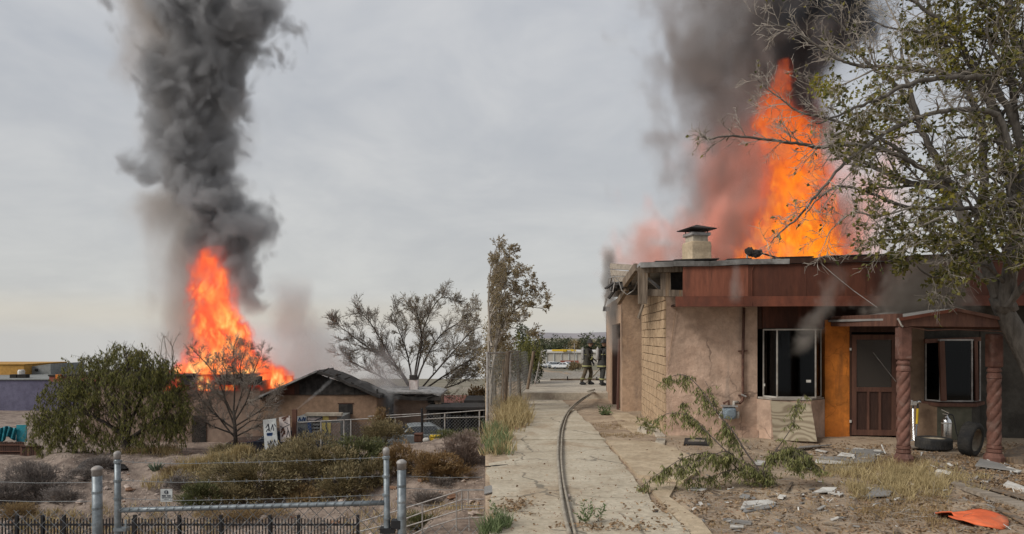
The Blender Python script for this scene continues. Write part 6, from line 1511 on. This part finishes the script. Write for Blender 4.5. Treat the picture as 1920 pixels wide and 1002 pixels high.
# ---------------------------------------------------------------- firefighters
def skin_body(name,joints,edges,mats,zones,parent):
    me=bpy.data.meshes.new(name); me.from_pydata([j[0] for j in joints],edges,[]); me.update()
    o=bpy.data.objects.new('tmp',me); COL.objects.link(o)
    sk_=o.modifiers.new('s','SKIN'); sub=o.modifiers.new('u','SUBSURF'); sub.levels=2; sub.render_levels=2
    for d,j in zip(me.skin_vertices[0].data,joints): d.radius=j[1]
    me.skin_vertices[0].data[0].use_root=True
    dg=bpy.context.evaluated_depsgraph_get(); r=bpy.data.meshes.new_from_object(o.evaluated_get(dg)); bpy.data.objects.remove(o)
    r.materials.clear()
    for m in mats: r.materials.append(m)
    for p in r.polygons:
        p.use_smooth=True; p.material_index=zones(p.center)
    r.name=name; return r
def person(lab,loc,rz,coat,lean=.0,arms=None,stride=.12,scale=1.,hel='coat2',trous='trouser'):
    o=thing('person',lab,'person',loc,rz); M=W[o]; V=Vector
    f=lean
    J=[(V((0,0,.93)),(.15,.12)),(V((0,f*.3,1.12)),(.155,.125)),(V((0,f*.7,1.33)),(.19,.135)),(V((0,f,1.46)),(.12,.09)),(V((0,f*1.15,1.54)),(.06,.06)),
       (V((-.10,.02,.86)),(.105,.115)),(V((-.13,stride*.6,.5)),(.085,.09)),(V((-.14,stride*.2,.12)),(.075,.08)),(V((-.15,stride*.2+.13,.05)),(.055,.045)),
       (V((.10,.02,.86)),(.105,.115)),(V((.14,-stride*.2,.5)),(.085,.09)),(V((.16,-stride*.9,.12)),(.075,.08)),(V((.18,-stride*.9+.13,.05)),(.055,.045))]
    E=[(0,1),(1,2),(2,3),(3,4),(0,5),(5,6),(6,7),(7,8),(0,9),(9,10),(10,11),(11,12)]
    a=arms or [((-.23,f,1.40),(-.31,f+.05,1.16),(-.24,f+.24,1.0)),((.23,f,1.40),(.31,f+.06,1.14),(.2,f+.27,1.02))]
    ends=[]
    for A in a:
        b=len(J)
        J+=[(V(A[0]),(.085,.085)),(V(A[1]),(.065,.065)),(V(A[2]),(.05,.05))]; E+=[(2,b),(b,b+1),(b+1,b+2)]; ends.append((V(A[1]),V(A[2])))
    def zone(c):
        if c.z<.14: return 2
        if c.z<.80 and abs(c.x)<.26: return 1
        return 0
    me=skin_body('body',J,E,[coat,M_[trous],M_['blackp']],zone,o); body=obj('body',me,o)
    # coat skirt
    MB().lathe([(.235,.70),(.225,.85),(.185,1.02)],(0,0,0),18,M=Matrix.Diagonal((1,.8,1,1))).build_local('coat_skirt',coat,o)
    def band(nm,c,r,h,d=(0,0,1),sq=.85): MB().lathe([(r,-h/2),(r*1.03,0),(r,h/2)],c,14,M=V((0,0,1)).rotation_difference(V(d)).to_matrix().to_4x4()@Matrix.Diagonal((1,sq,1,1))).build_local(nm,M_['stripe'],o)
    band('reflective_band',(0,0,.77),.238,.05); band('reflective_band',(0,f*.6,1.24),.2,.035)
    for s,yy,xx in ((-1,stride*.3,-.137),(1,-stride*.65,.155)): band('reflective_band',(xx,yy,.26),.098,.05,sq=1)
    for (el,hd) in ends:
        c=el.lerp(hd,.55); band('reflective_band',c,.075,.045,(hd-el),1)
        # gloved hand: palm, four fingers and a thumb
        d=(hd-el).normalized(); sx=d.cross(V((0,0,1))).normalized(); up=sx.cross(d); g=MB()
        g.bar(hd,hd+d*.1,.085,.04,up)
        for k in range(4):
            b0=hd+d*.095+sx*(.032-.021*k); L_=(.07,.08,.075,.06)[k]; g.tube([b0,b0+d*L_*.55-up*.012,b0+d*L_*.75-up*.045],[.011,.0105,.008],6)
        t0=hd+d*.03+sx*.045; g.tube([t0,t0+sx*.025+d*.035,t0+sx*.012+d*.07-up*.02],[.013,.012,.009],6)
        g.build_local('glove',M_['blackp'],o)
    # head, face, mask, helmet
    hc=V((0,f*1.25+.02,1.67))
    MB().blob(hc,(.082,.1,.118),3,.03,14,12).build_local('head',M_['skin'],o,smooth=True)
    fc=MB(); fc.blob(hc+V((0,.098,-.005)),(.016,.022,.028),1,.02,8,6); fc.build_local('nose',M_['skin'],o,smooth=True)
    for s in (-1,1): MB().blob(hc+V((.032*s,.088,.025)),(.013,.01,.009),1,.0,8,6).build_local('eye',M_['white'],o); MB().blob(hc+V((.083*s,0,0)),(.012,.024,.034),2,.05,8,6).build_local('ear',M_['skin'],o)
    MB().blob(hc+V((0,.075,-.06)),(.055,.05,.05),4,.03,12,8).build_local('face_mask',M_['blackp'],o,smooth=True)
    hm=MB(); hm.lathe([(.165,.035),(.17,.045),(.122,.06),(.118,.10),(.095,.155),(.05,.185),(.01,.192)],hc+V((0,-.012,0)),24,M=Matrix.Diagonal((.92,1.12,1,1))); h=hm.build_local('helmet',M_[hel],o,smooth=True)
    MB().prism([hc+V(q) for q in ((-.04,.118,.06),(.04,.118,.06),(.03,.1,.16),(0,.095,.18),(-.03,.1,.16))],(0,.014,0)).build_local('helmet_shield',M_['stripe'],h)
    MB().lathe([(.05,0),(.07,.02),(.075,.05),(.075,.40),(.05,.45),(.025,.48),(.025,.52)],V((0,f*.6-.24,1.02)),16).build_local('air_tank',M_['galv2'],o,smooth=True)
    MB().box((-.11,f*.6-.19,1.04),(.11,f*.6-.13,1.45)).build_local('tank_harness',M_['blackp'],o,bevel=.02)
    for s in (-1,1): MB().tube([V((.09*s,f-.13,1.44)),V((.11*s,f+.02,1.50)),V((.10*s,f*.8+.135,1.3)),V((.12*s,f*.4+.12,1.1))],.02,6).build_local('shoulder_strap',M_['blackp'],o)
    for s,yy,xx in ((-1,stride*.2,-.145),(1,-stride*.9,.17)): MB().blob((xx,yy+.07,.055),(.062,.15,.06),2,.05,12,8).build_local('boot',M_['blackp'],o,smooth=True)
    o.scale=(scale,)*3
    return o
def build_local(s,name,m,parent,smooth=False,bevel=0.):
    o=obj(name,s.mesh(name,m,None,smooth),parent)
    if bevel: b=o.modifiers.new('edge','BEVEL'); b.width=bevel; b.segments=2
    return o
MB.build_local=build_local
q=P(1101,716,29.0)
person('firefighter with an air tank and dark helmet walking on the slab beside the hose',(q.x,q.y,0.0),-2.0,M_['coat'],.1,[((-.23,.06,1.40),(-.33,.0,1.14),(-.30,.14,.92)),((.23,.06,1.40),(.30,.16,1.17),(.12,.32,1.05))],.22,1.02)
q=P(1129,719,28.6)
person('firefighter in black at the house corner holding the charged hose up',(q.x,q.y,0.0),-1.2,M_['coat2'],.06,[((-.23,.05,1.40),(-.33,.14,1.18),(-.16,.40,1.17)),((.23,.05,1.40),(.3,.1,1.12),(.12,.36,1.02))],.12,1.03,'blackp','coat2')
# ---------------------------------------------------------------- the far town
wh=thing('warehouse','long pale flat roofed warehouse beyond the parking lot','warehouse',P(1090,684,215))
def fq(name,m,px0,px1,y0,y1,Y,dp,par): return qbox(name,m,px0,px1,y0,y1,Y,dp,par)
fq('wall',M_['warehouse'],1018,1160,662,686,215,30,wh); fq('parapet',M_['white'],1017,1161,659.5,662,214.6,31,wh); fq('roof_trim',M_['yellow'],1036,1080,656,659,216,4,wh)
fq('roof_unit',M_['yellow'],1055,1062,655.5,659.4,214.2,2,wh); fq('roof_unit',M_['white'],1064,1070,657.5,659.4,214.2,2,wh)
for i in range(9): fq('pilaster',M_['board_g'],1024+i*14,1025+i*14,663,684,214.7,.3,wh)
fq('red_wall',M_['redwall'],1051,1085,676.5,684,205,1.,tag_wall:=thing('red_brown_wall','low red brown wall in front of the warehouse right half','wall',P(1068,684,205)))
ph=thing('pale_house','small pale house with a dark roof among the far town trees','house',P(1056,655,330)); fq('wall',M_['white'],1049,1064,646,652,330,6,ph); fq('roof',M_['redroof'],1048,1065,644.5,646,329.5,7,ph)
ph2=thing('pale_house','low tan house beside the far town trees left of the conifer','house',P(1037,657,320)); fq('wall',M_['tan'],1030,1044,650,656,320,6,ph2); fq('roof',M_['flash'],1029,1045,649,650,319.5,7,ph2)
for i,(px,lb) in enumerate(((1091,'slim pale lamp mast right of the far conifer'),(1077,'slim pale pole in the far lot near the warehouse'))):
    o=MB().tube([P(px,690,190),P(px,652-8*i,190)],.12,6).build('lamp_mast',M_['galv2']); tag(o,lb,'pole')
cl_=['white car at the left end of the far parking row','white car second in the far parking row with a pale roof','white pickup like car in the middle of the far parking row','pale grey car in front of the red brown wall','dark car right end of the far parking row']
for i,(px,Y,m,su) in enumerate(((1031,178,'carwhite',True),(1042,176,'cargrey',False),(1052,172,'carwhite',True),(1062,178,'carwhite',False),(1070,174,'carblack',True))):
    q=P(px,692,Y); car('parked_car',cl_[i],(q.x,Y,gV(q.x,Y)),.3+.5*math.sin(i*2),M_[m],4.6,1.85,1.6,'cars in the far parking lot',su)
for i,(px,y,lb) in enumerate(((1064,709,'short dark stake standing at the far edge of the raised slab'),(1119,710,'second stake at the far slab edge near the firefighters'))):
    o=MB().bar(P(px,713,31.8),P(px,y-3,31.8),.05,.05,(0,1,0)).build('stake',M_['char']); tag(o,lb,'stake')
o=MB().bar(P(1032,712.6,31.9),P(1150,711.8,31.9),.08,.1).build('slab_edge_pipe',M_['oldwood']); tag(o,'long dark pipe along the far edge of the raised slab','pipe')
bushytree('low bare brush left of the firefighters beyond the slab',1078,699,680,16,60,'tanleaf',700,44,.16,None,'brush')
# ================================================================ SMOKE, FLAMES, WATER
def volume(name,lab,cat,outline,Y,m,vox,fn,depth=1.0,padx=.35):
    rows=sorted((P(0,y,Y).z,(P(a,y,Y).x+P(b,y,Y).x)/2,(P(b,y,Y).x-P(a,y,Y).x)/2) for y,a,b in outline)
    z0,z1=rows[0][0],rows[-1][0]
    xs0=min(c-r for _,c,r in rows); xs1=max(c+r for _,c,r in rows); rm=max(r for *_,r in rows)
    base=Vector((rows[0][1],Y,z0))
    me=bpy.data.volumes.new(name); ob=bpy.data.objects.new(name,me); COL.objects.link(ob); ob.location=base; W[ob]=Matrix.Translation(base)
    t=bpy.data.node_groups.new(name,'GeometryNodeTree')
    t.interface.new_socket('Geometry',in_out='INPUT',socket_type='NodeSocketGeometry'); t.interface.new_socket('Geometry',in_out='OUTPUT',socket_type='NodeSocketGeometry')
    out=t.nodes.new('NodeGroupOutput'); vc=t.nodes.new('GeometryNodeVolumeCube')
    mn=Vector((xs0-base.x-rm*padx,-rm*depth*1.3,-.0)); mx=Vector((xs1-base.x+rm*padx,rm*depth*1.3,z1-z0))
    vc.inputs['Min'].default_value=mn; vc.inputs['Max'].default_value=mx
    for i,ax in enumerate('XYZ'): vc.inputs['Resolution '+ax].default_value=max(8,int((mx[i]-mn[i])/vox))
    pos=t.nodes.new('GeometryNodeInputPosition'); sp=t.nodes.new('ShaderNodeSeparateXYZ'); t.links.new(pos.outputs[0],sp.inputs[0])
    x,y,z=[N(t,sp.outputs[i]) for i in range(3)]
    h=z/(z1-z0)
    cx=h.curve([((a-z0)/(z1-z0),c-base.x) for a,c,r in rows]); r=h.curve([((a-z0)/(z1-z0),q) for a,c,q in rows])
    t.links.new(fn(t,x,y*(1/depth),z,h,cx,r).s,vc.inputs['Density'])
    sm=t.nodes.new('GeometryNodeSetMaterial'); sm.inputs['Material'].default_value=m
    t.links.new(vc.outputs[0],sm.inputs[0]); t.links.new(sm.outputs[0],out.inputs[0])
    ob.modifiers.new('volume','NODES').node_group=t; me.materials.append(m)
    if cat: tag(ob,lab,cat)
    return ob
def smoke_mat(name,col,k,aniso=0.,emis=None):
    m=bpy.data.materials.new(name); m.use_nodes=True; nt=m.node_tree; nt.nodes.clear()
    o=nt.nodes.new('ShaderNodeOutputMaterial'); p=nt.nodes.new('ShaderNodeVolumePrincipled')
    p.inputs['Color'].default_value=(*col,1); p.inputs['Density'].default_value=k; p.inputs['Anisotropy'].default_value=aniso
    nt.links.new(p.outputs[0],o.inputs['Volume']); return m
def fire_mat(name,stops,strength,k,smoke=(.05,.03,.02)):
    m=bpy.data.materials.new(name); m.use_nodes=True; nt=m.node_tree; nt.nodes.clear()
    o=nt.nodes.new('ShaderNodeOutputMaterial'); p=nt.nodes.new('ShaderNodeVolumePrincipled')
    a=nt.nodes.new('ShaderNodeAttribute'); a.attribute_name='density'
    rp=nt.nodes.new('ShaderNodeValToRGB'); e=rp.color_ramp.elements
    while len(e)<len(stops): e.new(.5)
    for q,(x,c) in zip(e,stops): q.position=x; q.color=(*c,1)
    nt.links.new(a.outputs['Fac'],rp.inputs[0]); nt.links.new(rp.outputs[0],p.inputs['Emission Color'])
    f=N(nt,a.outputs['Fac']); nt.links.new((f*(f*.9+.55)*strength).s,p.inputs['Emission Strength'])
    p.inputs['Density Attribute'].default_value=''
    nt.links.new((f*k).s,p.inputs['Density']); p.inputs['Color'].default_value=(*smoke,1)
    nt.links.new(p.outputs[0],o.inputs['Volume']); return m
def billow(t,x,y,z,s,seed=0.):
    wv=nvec(t,x+seed,y,z)
    a=noise(t,wv,s,2,.5)-.5
    q=nvec(t,x+a*(1.2/s)+seed,y+a*(-1.0/s),z+a*(.8/s))
    n1=(noise(t,q,s,1,.5)-.5).abs()*2; n2=(noise(t,q,s*2.3,1,.5)-.5).abs()*2; n3=(noise(t,q,s*5.3,2,.5)-.5).abs()*2
    return n1*.6+n2*.3+n3*.16
def smoke_fn(s,amp=1.9,soft=.22,seed=0.,zs=.9,top=None,bot=None,core=0.):
    def fn(t,x,y,z,h,cx,r):
        dx=x-cx; d=(dx*dx+y*y).sqrt()/r
        b=billow(t,x,y,z*zs,s,seed)
        v=(1.0-d+(b-.26)*amp).ramp(.0,soft)
        if core: v=v*(noise(t,nvec(t,x+seed,y,z),s*.8,2,.5).ramp(.3,.62,1-core,1.))
        if bot: v=v*h.ramp(0,bot)
        if top: v=v*h.ramp(1-top,1,1,0)
        return v
    return fn
def fire_fn(s,soft,up=.55,fine=1.,lo=.25,wide=1.6,cool=0.):
    def fn(t,x,y,z,h,cx,r):
        dx=x-cx; d=(dx*dx+y*y).sqrt()/r
        w0=nvec(t,x,y,z*up)
        a=noise(t,w0,s*.8,2,.5)-.5; c=noise(t,nvec(t,x+9.,y,z*up),s*.8,2,.5)-.5
        q=nvec(t,x+a*(1.6/s),y+c*(1.6/s),z*up-a*(1.2/s))
        n1=1-(noise(t,q,s,1,.5)-.5).abs()*4; n2=1-(noise(t,q,s*2.6,2,.6)-.5).abs()*4
        n3=noise(t,q,s*.45,2,.5)-.5; n4=noise(t,w0,s*1.1,3,.6,1.)-.5; n5=noise(t,q,s*2.8,3,.6)-.5
        env=(1.0-d*d+n3*wide+n4*wide*.9+n5*wide*.5).ramp(-.05,soft)
        body=(n1*.6+n2*.4*fine).ramp(lo,1.0)
        return env*(body*.9+.1)*(1-h*cool)
    return fn
# left plume
SM=smoke_mat('dark_smoke',(.49,.49,.505),1.9)
volume('smoke_plume','tall dark grey smoke column rising from the gabled house fire','smoke',
 [(-45,240,575),(0,245,560),(60,250,560),(100,250,530),(150,265,510),(200,275,475),(240,275,475),(300,262,475),(340,262,480),(375,305,515),(420,325,535),(460,345,522),(500,385,515),(560,425,510),(600,440,505)],42,SM,.085,smoke_fn(.30,2.3,.34,0,.9,bot=.06,core=.5))
PALE=smoke_mat('pale_smoke',(.58,.52,.48),.75)
volume('pale_smoke','thin pale smoke drifting left of the dark column','smoke',[(-45,170,330),(60,190,420),(160,200,500),(230,235,500),(330,240,480),(400,235,480),(470,240,470),(560,245,460),(640,255,460),(700,270,480)],43,PALE,.16,smoke_fn(.25,1.7,.9,3.,.6,bot=.1))
PINK=smoke_mat('pinkish_smoke',(.82,.74,.71),.32)
volume('low_smoke','pale pinkish smoke bank low over the gabled roof','smoke',[(500,480,600),(560,475,620),(620,470,660),(670,470,690),(705,460,740),(725,470,760)],44,PINK,.14,smoke_fn(.3,1.8,.6,7.,.8,top=.35),depth=.8)
volume('eave_smoke','grey smoke hanging over the right wing roof and chimney','smoke',[(640,690,740),(680,660,770),(710,650,800),(735,650,800)],43.5,smoke_mat('grey_smoke',(.6,.56,.55),.6),.1,smoke_fn(.5,2.2,.6,2.,.8,top=.4),depth=.8)
volume('eave_smoke','smoke curling out of the dark recess beside the right wing','smoke',[(690,540+60,720),(735,690,760),(765,700,755),(795,712,740)],38.6,smoke_mat('recess_smoke',(.62,.62,.62),1.3),.06,smoke_fn(.9,2.2,.6,5.,.8,top=.35,bot=.2),depth=.35)
FL=fire_mat('left_flame',[(0,(.9,.05,.025)),(.35,(1,.075,.03)),(.55,(1,.13,.035)),(.75,(1,.38,.08)),(.92,(1,.8,.3))],3.4,3.)
volume('flames','tall red orange flames with yellow cores bursting from the low roof','fire',[(462,388,424),(495,366,436),(540,364,440),(580,360,444),(610,358,462),(650,355,478),(685,338,502),(700,322,520),(725,305,530)],42,FL,.06,fire_fn(.8,.55,wide=3.2,lo=.22,cool=.35))
GL_=fire_mat('left_glow',[(0,(1,.16,.08)),(1,(1,.18,.09))],.14,.16,(.7,.6,.55))  # firelight caught in the smoke, put in as emission
volume('fire_glow','soft red smoke around the left flames with firelight built in','fire',[(470,370,450),(560,330,480),(640,310,540),(690,300,560),(728,290,560)],42.6,GL_,.14,smoke_fn(.3,1.8,.9,5.,.8,top=.3))
# right plume
MR=smoke_mat('black_smoke',(.12,.12,.13),3.2)
volume('smoke_plume','dense black smoke above the orange flames behind the bare tree','smoke',
 [(-45,1345,1730),(0,1350,1700),(60,1350,1665),(110,1355,1620),(150,1375,1590),(190,1400,1575),(230,1440,1575),(290,1500,1575)],22.5,MR,.07,smoke_fn(.5,1.9,.45,4.,.8,bot=.15))
MH=smoke_mat('brown_smoke',(.38,.33,.31),1.25)
volume('smoke_veil','brownish veil of smoke spreading left of the orange flames','smoke',[(-45,1150,1560),(60,1140,1570),(150,1150,1590),(250,1165,1620),(350,1180,1650),(420,1175,1690),(500,1165,1710)],23,MH,.085,smoke_fn(.5,2.1,.8,4.,.75,core=.6))
FR=fire_mat('right_flame',[(0,(.9,.06,.012)),(.25,(.95,.10,.010)),(.5,(.97,.185,.009)),(.82,(1,.38,.014))],3.6,3.4)
volume('flames','towering orange flames behind the house roof','fire',[(112,1460,1484),(140,1450,1486),(165,1440,1486),(200,1418,1490),(250,1422,1535),(300,1430,1550),(350,1435,1555),(400,1425,1562),(450,1402,1570),(505,1385,1578)],21,FR,.035,fire_fn(3.6,.7,.5,wide=3.2,lo=.22,cool=.62))
OG=fire_mat('orange_glow',[(0,(1,.13,.035)),(1,(1,.12,.03))],.6,.8,(.5,.4,.36))
volume('fire_glow','deep orange burning gas hugging the left side of the tall flames','fire',[(150,1410,1490),(200,1400,1510),(250,1395,1540),(320,1385,1570),(400,1365,1590),(450,1345,1605),(505,1330,1615)],22.2,OG,.08,smoke_fn(.8,1.9,1.,8.,.6,top=.3))
GR=fire_mat('right_glow',[(0,(1,.20,.085)),(1,(1,.19,.08))],.36,.85,(.62,.52,.48))  # smoke given its own emission in place of scattered firelight
volume('fire_glow','salmon red smoke with firelight built in, spread wide behind the chimney and roof','fire',[(170,1340,1560),(260,1270,1620),(330,1205,1670),(400,1180,1715),(450,1160,1735),(505,1150,1750)],23.2,GR,.09,smoke_fn(.5,2.2,.7,8.,.75,top=.35,core=.5))
volume('smoke_puff','smoke puff with salmon firelight built in over the left roof corner','smoke',[(405,1180,1220),(435,1160,1250),(470,1138,1285),(502,1128,1310)],20,fire_mat('salmon_smoke',[(0,(1,.25,.14)),(1,(1,.25,.14))],.3,2.0,(.6,.5,.46)),.07,smoke_fn(1.1,2.2,.7,1.,.8,top=.3),depth=.7)  # emission stands in for firelight falling on the puff
GS=smoke_mat('thin_smoke',(.50,.46,.42),5.5)
volume('smoke_wisp','smoke pouring from the left eave down the side wall','smoke',[(455,1118,1165),(500,1120,1165),(550,1124,1164),(590,1130,1166),(630,1134,1166),(672,1146,1162)],19.0,smoke_mat('eave_smoke_grey',(.62,.58,.55),11.),.045,smoke_fn(1.6,1.4,.6,2.,.8,top=.15,bot=.25),depth=.6)
volume('smoke_wisp','smoke curling out of the left house window','smoke',[(480,1540,1600),(530,1528,1598),(570,1512,1585),(600,1496,1566),(630,1482,1548),(655,1470,1530),(675,1466,1502)],12.8,GS,.025,smoke_fn(2.0,1.7,.9,3.,.8,top=.5,bot=.2),depth=.5)
volume('smoke_wisp','thin smoke trickling down the rust red fascia','smoke',[(488,1368,1392),(520,1366,1396),(550,1362,1400),(575,1355,1395)],13.05,smoke_mat('thin_smoke_2',(.6,.55,.52),6.),.03,smoke_fn(2.4,1.6,.7,6.,.6,top=.3,bot=.3),depth=.4)
volume('smoke_wisp','brown smoke rolling over the porch roof under the tree','smoke',[(470,1690,1800),(510,1650,1830),(540,1625,1850),(570,1600,1860),(594,1585,1860)],11.9,smoke_mat('thin_smoke_3',(.36,.32,.285),9.),.035,smoke_fn(1.5,1.5,.6,9.,.9,top=.4,bot=.1),depth=.35)
WJ=smoke_mat('water_spray',(.96,.97,.98),3.2)
def jet_fn(t,x,y,z,h,cx,r):
    dx=x-cx; d=(dx*dx*.7+y*y).sqrt()/r; n=noise(t,nvec(t,x,y,z),5.,3,.6)
    return (1.0-d+(n-.5)*1.1).ramp(0,.6)*h.ramp(.6,1,1,.25)
volume('water_jet','white jet of water arching from the rusty post to the charred gable','water jet',[(708,618,632),(724,603,615),(740,586,596),(755,569,576),(771,551,555)],37.2,WJ,.03,jet_fn,depth=.3)
